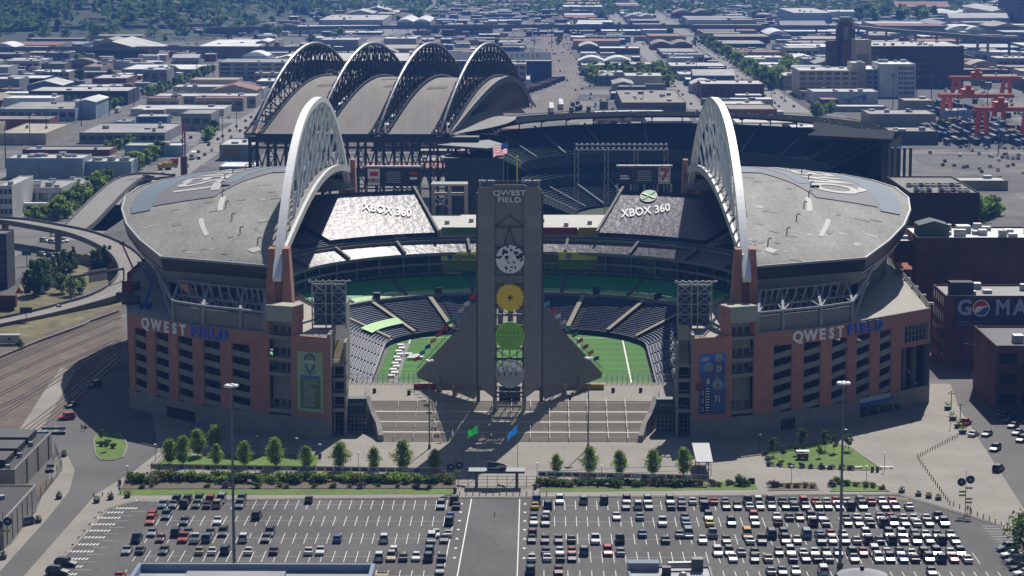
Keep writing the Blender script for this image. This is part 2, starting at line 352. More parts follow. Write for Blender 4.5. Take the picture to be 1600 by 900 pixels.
# ---------------------------------------------------------------- cars
def car_proto(kind):
    """front towards -Y; lengths in metres"""
    S = {'sedan': dict(L=4.6, W=1.78, hb=0.92, H=1.43, c=(-0.72, -0.15, 0.95, 1.55)),
         'hatchback': dict(L=4.1, W=1.74, hb=0.95, H=1.50, c=(-0.85, -0.3, 1.25, 1.85)),
         'SUV': dict(L=4.7, W=1.88, hb=1.08, H=1.80, c=(-0.95, -0.45, 1.75, 2.2)),
         'van': dict(L=5.0, W=1.95, hb=1.15, H=1.95, c=(-1.65, -0.9, 2.1, 2.42)),
         'pickup': dict(L=5.4, W=1.92, hb=1.05, H=1.82, c=(-1.05, -0.55, 0.75, 1.0)),
         'convertible': dict(L=4.3, W=1.74, hb=0.88, H=1.33, c=(-0.5, 0.0, 0.8, 1.3))}[kind]
    L, W, hb, H = S['L'], S['W'], S['hb'], S['H']; a, b_, c, d = S['c']; w = W/2; zg = 0.28
    root = thing('parked_car', 'parked car', 'car')
    m = MB()
    # lower body: bumper, bonnet, sill, boot as a rounded outline swept across the width
    prof = [(-L/2+0.05,zg),(-L/2,0.5),(-L/2+0.06,0.68),(-L/2+0.35,0.78),(a,hb),(d,hb),(L/2-0.12,hb-0.04),(L/2,0.62),(L/2-0.05,zg)]
    if kind == 'pickup': prof = [(-L/2+0.05,zg),(-L/2,0.55),(-L/2+0.06,0.8),(-L/2+0.4,0.94),(a,hb),(d,hb),(d+0.05,0.72),(L/2-0.12,0.72),(L/2-0.1,hb),(L/2,hb),(L/2,0.5),(L/2-0.05,zg)]
    n = len(prof); i0 = len(m.v)
    for x, ins in ((-w,0.06),(-w+0.1,0),(w-0.1,0),(w,0.06)):
        for (y, z) in prof: m.v.append((x, y*(1-ins*0.5), zg + (z-zg)*(1-ins)))
    for r_ in range(3):
        for k in range(n):
            k2 = (k+1) % n; m.f.append((i0+r_*n+k, i0+(r_+1)*n+k, i0+(r_+1)*n+k2, i0+r_*n+k2)); m.m.append(0)
    for base, rev in ((i0, 0), (i0+3*n, 1)):
        tri = tessellate_polygon([[Vector((p[0], p[1], 0)) for p in prof]])
        for t in tri: m.f.append(tuple(base + k for k in t)); m.m.append(0)
    if kind == 'pickup':
        for sx in (-1, 1): m.box(sx*w-(0.09 if sx > 0 else 0), sx*w+(0.09 if sx < 0 else 0), d+0.05, L/2-0.08, 0.6, hb)
    # roof and pillars
    wt = w*0.78; wb = w*0.95; A=(a,hb); 
    roof = [(-wt,b_,H-0.05),(wt,b_,H-0.05),(wt,c,H-0.05),(-wt,c,H-0.05)]
    m.hexa([(-wt,b_,H-0.09),(wt,b_,H-0.09),(wt,c,H-0.09),(-wt,c,H-0.09)], [(-wt*.9,b_+.12,H),(wt*.9,b_+.12,H),(wt*.9,c-.12,H),(-wt*.9,c-.12,H)])
    for s in (-1, 1):
        m.bar((s*wb,a+0.02,hb-0.02),(s*wt,b_,H-0.07),0.09,0.09); m.bar((s*wb,d-0.02,hb-0.02),(s*wt,c,H-0.07),0.12,0.14)
        m.bar((s*wb,(a+d)/2,hb-0.02),(s*wt,(b_+c)/2,H-0.07),0.08,0.12)
        m.bar((s*(w+0.09),a+0.25,hb+0.06),(s*(w-0.05),a+0.25,hb+0.06),0.14,0.12)
    m.build('body', CARP, root)
    MB().hexa([(-wb+.04,a+.05,hb-.03),(wb-.04,a+.05,hb-.03),(wb-.04,a+.10,hb-.03),(-wb+.04,a+.10,hb-.03)],[(-wt+.03,b_+.02,H-.08),(wt-.03,b_+.02,H-.08),(wt-.03,b_+.07,H-.08),(-wt+.03,b_+.07,H-.08)]).build('windshield', GLASS, root)
    MB().hexa([(-wb+.04,d-.10,hb-.03),(wb-.04,d-.10,hb-.03),(wb-.04,d-.05,hb-.03),(-wb+.04,d-.05,hb-.03)],[(-wt+.03,c-.07,H-.08),(wt-.03,c-.07,H-.08),(wt-.03,c-.02,H-.08),(-wt+.03,c-.02,H-.08)]).build('rear_window', GLASS, root)
    for s in (-1, 1):
        q = [(s*(wb-.03),a+.06,hb-.03),(s*(wb-.03),d-.06,hb-.03),(s*(wt-.02),c-.02,H-.08),(s*(wt-.02),b_+.02,H-.08)]
        q2 = [(p[0]-s*0.05,p[1],p[2]) for p in q]
        MB().hexa(q if s < 0 else q[::-1], q2 if s < 0 else q2[::-1]).build('side_window', GLASS, root)
    for s in (-1, 1):
        for y in (-L*0.31, L*0.30):
            r = 0.33 if kind in ('sedan','hatchback','convertible') else 0.38
            wm = MB(); n = 12
            P0 = [(s*(w-0.20), y+r*math.cos(2*math.pi*k/n), r+r*math.sin(2*math.pi*k/n)) for k in range(n)]
            P1 = [(s*(w+0.02), p[1], p[2]) for p in P0]
            wm.hexa(P0 if s > 0 else P0[::-1], P1 if s > 0 else P1[::-1]); wm.build('wheel', TYRE, root)
        zl = 0.66 if kind not in ('pickup',) else 0.78
        MB().box(s*w*0.66-0.2, s*w*0.66+0.2, -L/2-0.01, -L/2+0.12, zl-0.09, zl+0.06).build('headlight', HEADL, root)
        MB().box(s*w*0.78-0.13, s*w*0.78+0.13, L/2-0.1, L/2+0.015, 0.7, 0.86 if kind not in ('SUV','van') else 1.0).build('taillight', TAILL, root)
    return root
PROTO = {k: car_proto(k) for k in ('sedan','hatchback','SUV','van','pickup','convertible')}
for k, p in PROTO.items(): LABELS.pop('parked car', None)
USED = set()
CC = {'white':(.62,.62,.61),'silver':(.23,.245,.26),'grey':(.09,.095,.105),'black':(.012,.012,.014),'charcoal':(.035,.037,.042),'navy':(.015,.025,.07),
      'blue':(.03,.10,.34),'pale blue':(.16,.26,.38),'steel blue':(.08,.12,.18),'red':(.42,.015,.012),'orange red':(.45,.06,.015),'maroon':(.10,.012,.016),'yellow':(.62,.46,.02),
      'orange':(.62,.26,.02),'tan':(.36,.29,.19),'teal':(.02,.07,.085),'dark green':(.012,.04,.03),'beige':(.40,.36,.27),'brown':(.12,.075,.05)}
def place_car(kind, colour, loc, rz, label, group):
    c = CC[colour]
    if kind not in USED:
        USED.add(kind); o = PROTO[kind]; o.location = loc; o.rotation_euler = (0,0,rz); o['label'] = label; o['group'] = group; LABELS[label] = LABELS.get(label,0)+1
        for ch in o.children: ch.color = (*c, 1)
        KIDS[o.name] = [(ch, []) for ch in o.children]
        return o
    return dup(PROTO[kind], loc, rz, label, group, c)
# each entry: u, half of the double row (b = far, f = near), kind, colour
K = {'s':'sedan','h':'hatchback','u':'SUV','v':'van','p':'pickup','c':'convertible'}
KC = {'w':'white','s':'silver','g':'grey','k':'black','d':'charcoal','n':'navy','b':'blue','p':'pale blue','t':'steel blue','r':'red','o':'orange red','m':'maroon','y':'yellow','a':'orange','n2':'tan','T':'tan','e':'teal','G':'dark green','B':'beige','x':'brown'}
LEFT = ['277b un,294b uk,311b ue,329.5b ur,346b vs,255f st,271f sg,289f uk,307f sk,324f sd,340f uT,378b ut,375f ug,483b hk,689f ut,710b uk,713f sk',
        '238.5b ur,235f uo,259.5b ue,288f sn,340f sw,401b uk,704b sb,702f uk',
        '213f pn,237b ss,250f cm,274b uk,293b st,286f pr,305f pw,327.5b sd,323f ut,348b uk,380f uw,421b un,415f sd,527f hb,600f uw,681b sw,674f vw,700b cw,694f sg',
        '197b ss,218b sd,255b sk,311b sT,331b sw,351b un,388b sw,427b sd,482b sw,500b sw,615b uw,611f uT,592f uw,630f sg,650f hw,671b ut,669f ud,690f sn',
        '185f so,687b ss']
RIGHT = ['838.5b pb,836f sy,856f un,874.6b uw,912b us,944b ud,979b um,978f sd,997f uw,1012b us,1013.5f sg,1047b ug,1048.6f sn,1064.6b ss,1065f sd,1082b sw,1099b sd,1101f un,1115b cr,1132.6b ss,1134.7f sd,1152f sk,1168b pk,1171f sw,1184b uw,1187f sw,1203.5b pk,1205.5f ss,1222b sd,1227f sk,1238b st,1240.5f sn,1255b ur,1258f sk,1274b sr,1279f sB,1290.5b sw,1293f sd,1306b sr,1311f sb,1322.5b sw,1329f uk,1343b uk,1347.5f uk,1360.7b sr,1378b sw,1382.6f sk,1394b sr,1399f sk,1420f sw',
         '834b sg,834f sw,853.7b uw,852f ug,963.5b sw,1000b ss,1035.4f pw,1070b st,1072f sp,1107b ud,1109f sy,1143f uk,1177.8b ur,1180.5f ss,1214b sw,1216f hm,1233b sd,1249.6b sx,1267.6b uk,1270.4f uk,1284b st,1290f ss,1321b se,1324.6f sk,1338.5b sw,1342f sm,1356b sw,1360.4f sk,1375.7b ss,1380f un,1391.7b sr,1396.5f uk,1411b sw,1414.6f sk,1427b sw,1433f sw,1447b sw,1452f sm,1466b pn,1475.7f uk',
         '832b um,831f sG,852f sd,873f sd,893f sg,930.5f pw,969f pk,1004b sb,1040f sg,1062b ss,1076b vs,1098f sw,1114b ps,1135.4f sd,1168b va,1172f sw,1191f pG,1206b ve,1225b ue,1228f uk,1246f sB,1260.7b vp,1280.8b sb,1284f pd,1299b sr,1301.7f ss,1318b sw,1321f se,1339f sB,1354b uw,1357f uk,1375f sn,1389.6b uk,1394.4f uk,1410b uw,1413f sn,1429b ud,1433f uG,1447b sw,1453.5f sd,1465b sg,1472f uk,1486b ss,1493.7f sk',
         '831f sw,853b se,855f sw,875b sw,876f sk,893.7b sr,894f sk,912.8b ut,950b ur,970b ss,1122b uw,1140b ug,1146f sw,1159b ss,1180b sd,1180f sk,1201f sB,1218b sd,1236b uw,1240f sd,1256b sw,1260f sm,1274b sw,1278f sk,1292b sd,1296f ss,1311b st,1332b uG,1336f ss,1350b sr,1368b vw,1374f uw,1387.5b sw,1392f uk,1407.6b sn,1413f sb,1425b sw,1431f sm,1444b uk,1453f uk,1465b un,1472f un,1487b sw,1492f sr,1502b uG,1513f sw',
         '829b un,873b sm,1206b ss,1224b st,1245b sw,1288b vw,1458b sg']
rc = random.Random(5)
for side, rows in (('left', LEFT), ('right', RIGHT)):
    for ri, row in enumerate(rows):
        ents = []
        for e in row.split(','):
            a, kc = e.strip().split(' '); ents.append((float(a[:-1]), a[-1], K[kc[0]], KC[kc[1:]]))
        for half in 'bf':
            sub = sorted([e for e in ents if e[1] == half])
            for k, (u, h, kind, colour) in enumerate(sub):
                y = ROWS[ri] + (2.55 if h == 'b' else -2.55) + rc.uniform(-.25, .25)
                x = D(u, 800, y).x; rz = (0 if rc.random() < 0.55 else math.pi) + R(rc.uniform(-1.6, 1.6))
                if kind == 'pickup' and colour in ('black', 'silver'): rz = math.pi
                hw = 'far' if h == 'b' else 'near'
                rn = ordinal(ri + 1)
                nb = None
                cand = []
                if 0 < k < len(sub)-1: cand.append(f'{colour} {kind} between {sub[k-1][3]} {sub[k-1][2]} and {sub[k+1][3]} {sub[k+1][2]}, {rn} row {side} lot')
                if k > 0: cand.append(f'{colour} {kind} just right of the {sub[k-1][3]} {sub[k-1][2]}, {hw} half {rn} row {side} lot')
                cand.append(f'{colour} {kind}, {ordinal(k+1)} from the left in {hw} half of {rn} row, {side} lot')
                lab = next(c for c in cand if c not in LABELS and len(c.split()) <= 16)
                place_car(kind, colour, (x, y, 0.0), rz, lab, 'cars parked in the stadium lot')
# cars outside the marked rows
def pcar(u, v, kind, colour, rz, label, group='cars on the side streets', z=0.02):
    p = G(u, v, z); place_car(kind, colour, (p.x, p.y, z), R(rz), label, group)
for (u, v, k, c, rz, l) in [
    (1521,681,'sedan','white',150,'white sedan driving down the street past the red pickup'),
    (1542,681,'sedan','charcoal',-30,'dark sedan driving up the street beside the white sedan'),
    (1555,704,'SUV','black',-28,'black SUV alone in the street lane, behind another black SUV'),
    (1560,736,'SUV','black',152,'black SUV nearest the parking lot in the street lane'),
    (1508,664,'pickup','red',150,'red pickup parked by the street planters'),
    (1563,642,'sedan','grey',-35,'grey sedan parked at the far end of the brick building kerb'),
    (1569,650,'sedan','black',-35,'black sedan parked second from far end of brick building kerb'),
    (1576,659,'SUV','charcoal',-35,'charcoal SUV parked third along the brick building kerb'),
    (1583,668,'sedan','navy',-35,'navy sedan parked fourth along the brick building kerb'),
    (1590,679,'sedan','silver',-35,'silver sedan parked fifth along the brick building kerb'),
    (1597,690,'SUV','black',-35,'black SUV at the frame edge of the brick building kerb'),
    (1513,561,'SUV','white',-70,'white SUV at left end of the far row in small street lot'),
    (1530,558,'SUV','red',-70,'red SUV behind the white cars in small street lot'),
    (1536,556,'sedan','white',-70,'white sedan farthest back in small street lot'),
    (1545,560,'sedan','silver',-70,'silver sedan at the back right of small street lot'),
    (1517,570,'sedan','silver',-20,'silver sedan at front left of small street lot'),
    (1527,573,'SUV','black',-20,'black SUV in the front row of small street lot'),
    (1537,573,'SUV','navy',-20,'navy SUV in the front row of small street lot'),
    (1547,573,'sedan','black',-20,'black sedan at front right of small street lot'),
    (1473,545,'sedan','silver',-10,'silver sedan parked in the alley behind the stadium corner'),
    (1476,556,'SUV','blue',-10,'blue SUV parked in the alley behind the stadium corner'),
    (1574,860,'SUV','steel blue',-75,'steel blue SUV at back of the angled cluster by the tree'),
    (1580,870,'sedan','white',-75,'white sedan second in the angled cluster by the tree'),
    (1588,880,'SUV','silver',-75,'silver SUV third in the angled cluster by the tree'),
    (1594,890,'sedan','black',-75,'black sedan nearest the frame corner in angled cluster'),
    (1600,899,'sedan','white',-75,'white sedan at the very corner of the angled cluster'),
    (103,884,'SUV','black',80,'black SUV crossing the zebra bars at the lower left'),
    (90,897,'SUV','charcoal',80,'charcoal SUV at the lower left frame edge'),
    (38,820,'SUV','steel blue',-40,'steel blue SUV beside the wall of the corner building'),
    (148,604,'SUV','black',-30,'black SUV in the shade beside the rails'),
    (112,636,'sedan','black',-30,'black sedan in the stadium shade near the barrier'),
    (104,655,'SUV','red',-60,'red SUV parked near the small compound gate'),
    (90,483,'sedan','white',-65,'white sedan driving on the curved ramp')]:
    pcar(u, v, k, c, rz, l)
for k, (u, v, c) in enumerate([(70,676,'silver'),(79,676,'grey'),(88,676,'silver'),(97,676,'navy'),(50,688,'charcoal'),(57,698,'silver'),(66,700,'steel blue'),(79,735,'black')]):
    pcar(u, v, 'sedan' if k % 2 else 'hatchback', c, 10, f'{c} car, {ordinal(k+1)} of the cars in the fenced rail compound', 'cars in the rail compound')
# ---------------------------------------------------------------- trees and shrubs
def leaf_quads(mb, c, rad, n, size, rnd, m=0):
    for _ in range(n):
        d = Vector((rnd.gauss(0,1), rnd.gauss(0,1), rnd.gauss(0,1))).normalized() * (rnd.random() ** 0.45)
        p = Vector(c) + Vector((d.x*rad[0], d.y*rad[1], d.z*rad[2]))
        a = Vector((rnd.gauss(0,1), rnd.gauss(0,1), rnd.gauss(0,.7))).normalized(); b = a.cross(Vector((rnd.gauss(0,1), rnd.gauss(0,1), rnd.gauss(0,1)))).normalized()
        s = size * rnd.uniform(.6, 1.3)
        mb.poly([p - a*s*.5, p + b*s*.4, p + a*s*.5, p - b*s*.4], m)
def tree_proto(name, label, h, rad, shape, n, leaf, seed, lm, group, lsize=0.5, trunk=0.12, tfrac=0.16):
    rnd = random.Random(seed); root = thing(name, label, 'tree', group=group); LABELS.pop(label, None)
    cr = MB()
    ncl = n // 26
    for k in range(ncl):
        t = rnd.random(); z = h*(tfrac + (1-tfrac)*t*0.95)
        if shape == 'pear': w = rad * (math.sin(min(1, t*1.15+0.12)*math.pi*0.5) if t < 0.32 else (1-t)**0.8*1.28+0.06)
        elif shape == 'column': w = rad * (0.55 + 0.45*math.sin(math.pi*min(1, t*1.1+.1)))
        elif shape == 'cone': w = rad * (1-t)**0.9 + .1
        else: w = rad * math.sqrt(max(0.02, 1-(2*t-1)**2))
        a = rnd.uniform(0, 2*math.pi); q = w * rnd.uniform(.2, 1.0)
        leaf_quads(cr, (q*math.cos(a), q*math.sin(a), z), (rad*.42, rad*.42, rad*.32), 26, lsize, rnd)
    cr.build('crown', lm, root)
    tk = MB(); tk.cyl((0,0), trunk, 0, h*0.45, 7, trunk*.6); tk.bar((0,0,h*.44),(rad*.08,0,h*.9),trunk*1.1,None,0,6)
    for k in range(7):
        a = rnd.uniform(0, 6.28); z = h*rnd.uniform(.2, .6); tk.bar((0,0,z),(rad*.6*math.cos(a),rad*.6*math.sin(a),z+h*.15),trunk*.6,None,0,5)
    tk.build('trunk', BARK, root)
    return root
def plant(protos, spots, group, z=0.0, jitter=0.08, seed=1):
    """spots: (u, v, height, label)"""
    rnd = random.Random(seed); first = [True]*len(protos)
    for k, (u, v, h, lab) in enumerate(spots):
        i = k % len(protos); p, ph = protos[i]; loc = G(u, v, z); s = h/ph; rz = rnd.uniform(0, 6.28)
        wd = s * rnd.uniform(1-jitter, 1+jitter)
        if p.name not in USED:
            USED.add(p.name); p.location = loc; p.rotation_euler = (0,0,rz); p.scale = (wd, wd, s); p['label'] = lab; p['group'] = group; LABELS[lab] = LABELS.get(lab,0)+1
            KIDS[p.name] = [(c, list(c.children)) for c in p.children]
        else: dup(p, loc, rz, lab, group, scale=(wd, wd, s))
pear = [(tree_proto('young_tree', 't', 7.0, 2.75, 'pear', 2600, None, s, LEAF, 'g', 0.42), 7.0) for s in (1, 2, 3)]
FT = [(265,725,6.2),(286,726,7.0),(309,712,6.6),(337,704,6.4),(338,727,5.2),(382,729,6.2),(430,730,7.3),(479,733,5.6),(531,733,6.6),(584,734,5.6),(629,735,7.2),(679,737,5.4),
      (869,740,4.8),(921,741,6.6),(968,742,5.9),(1020,743,6.4),(1068,743,6.6)]
TL = ['leftmost young green tree on the lawn behind the banner fence','tall young tree second from the left on the lawn','young tree at the back of the lawn, in front of the shaded wall','young tree at the back edge of the lawn beside the tall mast','small young tree close behind the banner fence, left of the mast','young tree just right of the tall mast on the lawn','tallest young tree on the lawn, mid-left of the fence','short young tree at the right end of the lawn','young tree on the paving, first right of the lawn','narrow young tree in the gap between two larger ones on the paving','tall full young tree left of the green flag','small sparse young tree beside the round navy signs',
      'small round young tree just right of the entrance canopy','tall pear-shaped young tree behind the right banner fence','broad young tree in the middle of the right row','young tree second from the right end of right row','dark full young tree beside the grey slab canopy']
plant(pear, [(u, v, h, l) for (u, v, h), l in zip(FT, TL)], 'young trees along the entrance plaza', 0.05)
rnd = random.Random(8)
lawn = [(tree_proto('lawn_tree', 't', 5.0, 1.3, 'round', 700, None, s, LEAFD, 'g', 0.4, .08, .34), 5.0) for s in (11, 12)]
plant(lawn, [(1208,712,4.6,'small dark tree at left end of the right lawn'),(1223,718,3.6,'thin small tree in front of the leftmost lawn tree'),(1252,702,5.4,'tallest dark tree at the back of the right lawn'),(1245,711,3.0,'sapling on the right lawn below the tallest tree'),(1289,703,5.0,'dense tree at back of right lawn, centre'),(1280,715,3.0,'sapling in the middle of the right lawn'),(1303,707,4.6,'dark tree just right of the dense lawn tree'),(1326,704,4.4,'round clipped tree at right corner of the lawn'),
      (159,689,3.0,'small dark tree at the top of the traffic island'),(166,705,2.8,'small dark tree low on the traffic island')], 'small trees on the lawns', 0.05)
bush = {}
for nm, lm, s in (('green', LEAF, 21), ('dark', LEAFD, 22), ('olive', LEAFY, 23), ('purple', LEAFR, 24)):
    mb = MB(); r_ = random.Random(s)
    for k in range(9): leaf_quads(mb, (r_.uniform(-.7,.7), r_.uniform(-.5,.5), r_.uniform(.25,.8)), (.55,.5,.42), 26, .34, r_)
    o = mb.build('shrub', lm, loc=(0,0,0)); tag(o, 't', 'shrub'); LABELS.pop('t', None); bush[nm] = o
bcount = {}
def put_bush(kind, u, v, s, place_, group):
    k = bcount.get((kind, place_), 0) + 1; bcount[(kind, place_)] = k
    o = bush[kind]
    if o.name in USED: o = o.copy(); col.objects.link(o)
    else: USED.add(o.name)
    o.location = G(u, v, 0.05); o.rotation_euler = (0,0,rnd.uniform(0,6.28)); o.scale = (s*rnd.uniform(.85,1.2), s*rnd.uniform(.8,1.1), s*rnd.uniform(.8,1.15))
    lab = f'{kind} shrub, {ordinal(k)} {kind} one from the left in {place_}'
    o['label'] = lab; o['group'] = group; LABELS[lab] = LABELS.get(lab,0)+1
x = 203
while x < 706:
    put_bush(rnd.choice(['dark','dark','green','olive']), x, 752+rnd.uniform(-3,3), rnd.uniform(1.5,2.2), 'the long bed left of the gate', 'shrubs in the long bed'); x += rnd.uniform(8,11)
for u in (222,238,324,355,362,400,437,447,492,520,546,566,590,622,650,672): put_bush(rnd.choice(['purple','olive','dark']), u, 762+rnd.uniform(-2,1), rnd.uniform(.7,1.3), 'front edge of the long bed', 'shrubs in the long bed')
x = 848
while x < 1104:
    put_bush(rnd.choice(['dark','dark','olive']), x, 758+rnd.uniform(-2,2), rnd.uniform(1.3,1.8), 'the bed right of the gate', 'shrubs in the right bed'); x += rnd.uniform(9,12)
for u, v, k, s in [(1112,758,'purple',1.2),(1124,759,'olive',1.0),(1140,757,'olive',1.1),(1155,757,'dark',1.9),(1165,759,'dark',1.3),(1206,760,'purple',1.3),(1218,760,'olive',1.0),(1232,761,'dark',1.0),(1245,761,'olive',1.1),(1258,761,'dark',1.0),(1270,762,'olive',.9),(1300,759,'purple',1.4),(1308,755,'green',1.5),(1320,758,'dark',1.2),(1338,759,'olive',1.1),(1352,760,'olive',1.1),(1364,761,'dark',1.1),(1378,764,'olive',.9)]:
    put_bush(k, u, v, s, 'the beds near the right lawn', 'shrubs near the right lawn')
for k, u in enumerate((1196,1199,1204,1218,1235,1252,1268,1284,1300,1316,1330)): put_bush('purple', u, 726+k*0.8 if k > 1 else 712+8*k, 1.0, 'the border below the right lawn', 'shrubs near the right lawn')
for u, v in [(170,693),(178,700),(160,697)]: put_bush('dark', u, v, 1.1, 'the traffic island', 'shrubs on the island')
for k, (u, v, s) in enumerate([(206,766,.9),(232,765,1.0),(300,762,1.2),(320,764,1.0),(268,767,.6),(411,765,.6),(428,763,.7),(466,766,.5),(526,765,.6),(576,765,.7),(1000,763,.6)]):
    mb = MB(); mb.ball((0,0,.25), .9*s, 9, (1,.8,.6), .25, random.Random(k+40))
    tag(mb.build('boulder', STONE, loc=G(u,v,.05)), f'pale boulder, {ordinal(k+1)} from the left along the planting beds', 'boulder', 'boulders in the beds')
# ---------------------------------------------------------------- banner fence, gate, canopy
def banner_fence(u0, v0, u1, v1, n, label, seed, lead=None):
    a = G(u0, v0); b = G(u1, v1); d = (b-a)/n; r_ = random.Random(seed)
    t = thing('banner_fence', label, 'fence', a)
    rl = MB(); rl.bar(a+Vector((0,0,2.55)), b+Vector((0,0,2.55)), .12); rl.bar(a+Vector((0,0,1.3)), b+Vector((0,0,1.3)), .08)
    if lead: 
        for l in lead: c = G(*l); rl.bar(a+Vector((0,0,2.5)), c+Vector((0,0,2.5)), .1); rl.bar(a+Vector((0,0,1.3)), c+Vector((0,0,1.3)), .08); rl.bar(c, c+Vector((0,0,2.5)), .12)
    rl.build('rail', METALD, t)
    pm_ = MB().bar((0,0,0),(0,0,2.6),.12).mesh('post', [METALD])
    P_ = mat('banner_grey', (.19,.215,.25), .6, .1, 2.0)
    pal = [mat('banner_mark_%d' % i, c, .6, 0) for i, c in enumerate([(.02,.05,.2),(.35,.03,.03),(.5,.5,.5),(.04,.18,.22),(.3,.2,.03),(.03,.03,.04)])]
    for k in range(n+1):
        o = bpy.data.objects.new('post', pm_); col.objects.link(o); o.parent = t; o.location = d*k
    pn = MB().bar(Vector((0.1,-.1,1.95)), Vector((d.length-.1,-.1,1.95)), .05, 1.0).mesh('banner', [P_])
    ang = math.atan2(d.y, d.x)
    for k in range(n):
        o = bpy.data.objects.new('banner', pn); col.objects.link(o); o.parent = t; o.location = d*k; o.rotation_euler = (0,0,ang)
        e = MB().disc((d.length/2,-.14,1.95), .38, .03, 10, 0, (lambda q, s=r_.random(): 1.25+.5*math.cos(2*q+s*.6)-.25*math.sin(3*q+s*5))).mesh('emblem', [r_.choice(pal)])
        eo = bpy.data.objects.new('emblem', e); col.objects.link(eo); eo.parent = o
banner_fence(236, 741, 700, 748, 34, 'long grey fence of banner panels left of the gate', 3, [(262,716)])
banner_fence(841, 753, 1107, 759, 20, 'grey fence of banner panels right of the gate', 4, [(1111,742)])
t = thing('entrance_gate', 'grey railing gate under the entrance canopy', 'gate', G(776,761))
a = G(716,760.5); b = G(838,760.5); 
g = MB()
for z in (.15,.95,1.75,2.5): g.bar(a+Vector((0,0,z)), b+Vector((0,0,z)), .08)
g.build('rail', METALD, t)
for k in range(9): MB().bar(a+(b-a)*k/8, a+(b-a)*k/8+Vector((0,0,2.6)), .12).build('post', METALD, t)
c0 = G(776,762)
t = thing('entrance_canopy', 'flat grey entrance canopy carrying a navy hawk-head emblem', 'canopy', c0)
CANM = mat('canopy_sheet', (.24,.26,.29), .45, .06, .5)
MB().box(c0.x-6.6, c0.x+6.6, c0.y-.6, c0.y+3.6, 3.85, 4.05).build('roof', CANM, t)
MB().box(c0.x-6.6, c0.x+6.6, c0.y-.75, c0.y-.55, 3.55, 4.0).build('fascia', METALD, t)
for s in (-1, 1): MB().box(c0.x+s*4.75-.35, c0.x+s*4.75+.35, c0.y+.2, c0.y+.9, 0, 3.85).build('column', mat('column_blue_grey', (.11,.13,.16), .7, .1), t)
# hawk-head emblem standing on the canopy (outline plate, grey beak band, eye)
def plate(pts, o, th, m, name, par):
    tri = tessellate_polygon([[Vector((p[0], p[1], 0)) for p in pts]]); mb = MB(); n = len(pts)
    mb.v = [(o.x+p[0], o.y, o.z+p[1]) for p in pts] + [(o.x+p[0], o.y+th, o.z+p[1]) for p in pts]
    mb.f = [tuple(t_) for t_ in tri] + [tuple(n+i for i in reversed(t_)) for t_ in tri] + [(k, (k+1) % n, n+(k+1) % n, n+k) for k in range(n)]
    mb.m = [0]*len(mb.f); return mb.build(name, m, par)
eo = Vector((c0.x, c0.y+.3, 4.05))
HAWKG = mat('emblem_grey', (.45,.47,.5), .5, 0)
plate([(-2.2,0),(2.0,0),(2.35,.5),(2.3,1.1),(1.7,1.55),(.6,1.85),(-.6,2.0),(-2.3,2.15),(-1.9,1.5),(-2.5,.9)], eo, .25, NAVY, 'emblem', t)
plate([(-2.3,.75),(-.4,.75),(.2,1.2),(1.6,1.25),(2.25,.85),(2.2,.7),(1.2,.75),(.3,.35),(-2.35,.5)], eo-Vector((0,.05,0)), .04, HAWKG, 'emblem_stripe', t)
plate([(.3,1.35),(1.1,1.45),(.8,1.25)], eo-Vector((0,.06,0)), .04, mat('emblem_green', (.1,.5,.05), .5, 0), 'emblem_eye', t)
# slab canopy by the right wing
t = thing('slab_canopy', 'tilted grey slab canopy beside the dark full tree', 'canopy', G(1098,742))
zc = 4.2; q = [G(1088,721.5,zc-.2), G(1114,721.5,zc-.2), G(1108,692,zc+.5), G(1081,692,zc+.5)]
MB().hexa([p-Vector((0,0,.2)) for p in q], q).build('slab', CANM, t)
for p in (q[0]*.8+q[2]*.2, q[1]*.8+q[3]*.2, q[2]*.8+q[0]*.2, q[3]*.8+q[1]*.2): MB().box(p.x-.12,p.x+.12,p.y-.12,p.y+.12,0,p.z-.3).build('post', METALD, t)
# ---------------------------------------------------------------- flags
def flag_on_pole(u, vb, vt, cols_, label, flabel, w, h, zt=None, wave=1.0, base=None, drop=.55, stars=False):
    p = base or G(u, vb); top = D(u, vt, p.y).z
    t = thing('flagpole', label, 'flagpole', p)
    MB().cyl((p.x,p.y), .09, p.z, top, 8, .05).build('pole', METAL, t); MB().ball((p.x,p.y,top+.06), .12, 6).build('finial', METAL, t)
    def fn(a, b): return (p.x - .1 - a*w*.93, p.y + .35*wave*math.sin(a*7)*a, top - .3 - b*h - a*w*drop*(0.4+0.6*a) + .15*math.sin(a*9+b))
    mb = MB()
    if stars:
        n = 13
        for k in range(n):
            mb.grid(lambda a, b: fn(.42*0 + a if k > 6 else .42 + a*.58, (k+b)/n), 8, 1, 0 if k % 2 == 0 else 1)
        mb.grid(lambda a, b: fn(a*.42, b*7/13), 5, 4, 2)
    else: mb.grid(fn, 12, 5, 0)
    f = mb.build('flag', cols_, None, loc=p); tag(f, flabel, 'flag')
    return t, fn
FG = leafy('flag_green', (.015,.27,.06)); FB = leafy('flag_blue', (.015,.11,.42))
t, fn = flag_on_pole(747, 744, 664, [FG, NAVY], 'slim flagpole left of the entrance canopy', 'green flag with dark mark flying from the left flagpole', 2.5, 1.75)
t, fn = flag_on_pole(808.5, 744, 664, [FB, NAVY], 'slim flagpole right of the entrance canopy', 'blue flag flying from the right flagpole', 2.5, 1.75, drop=.9)
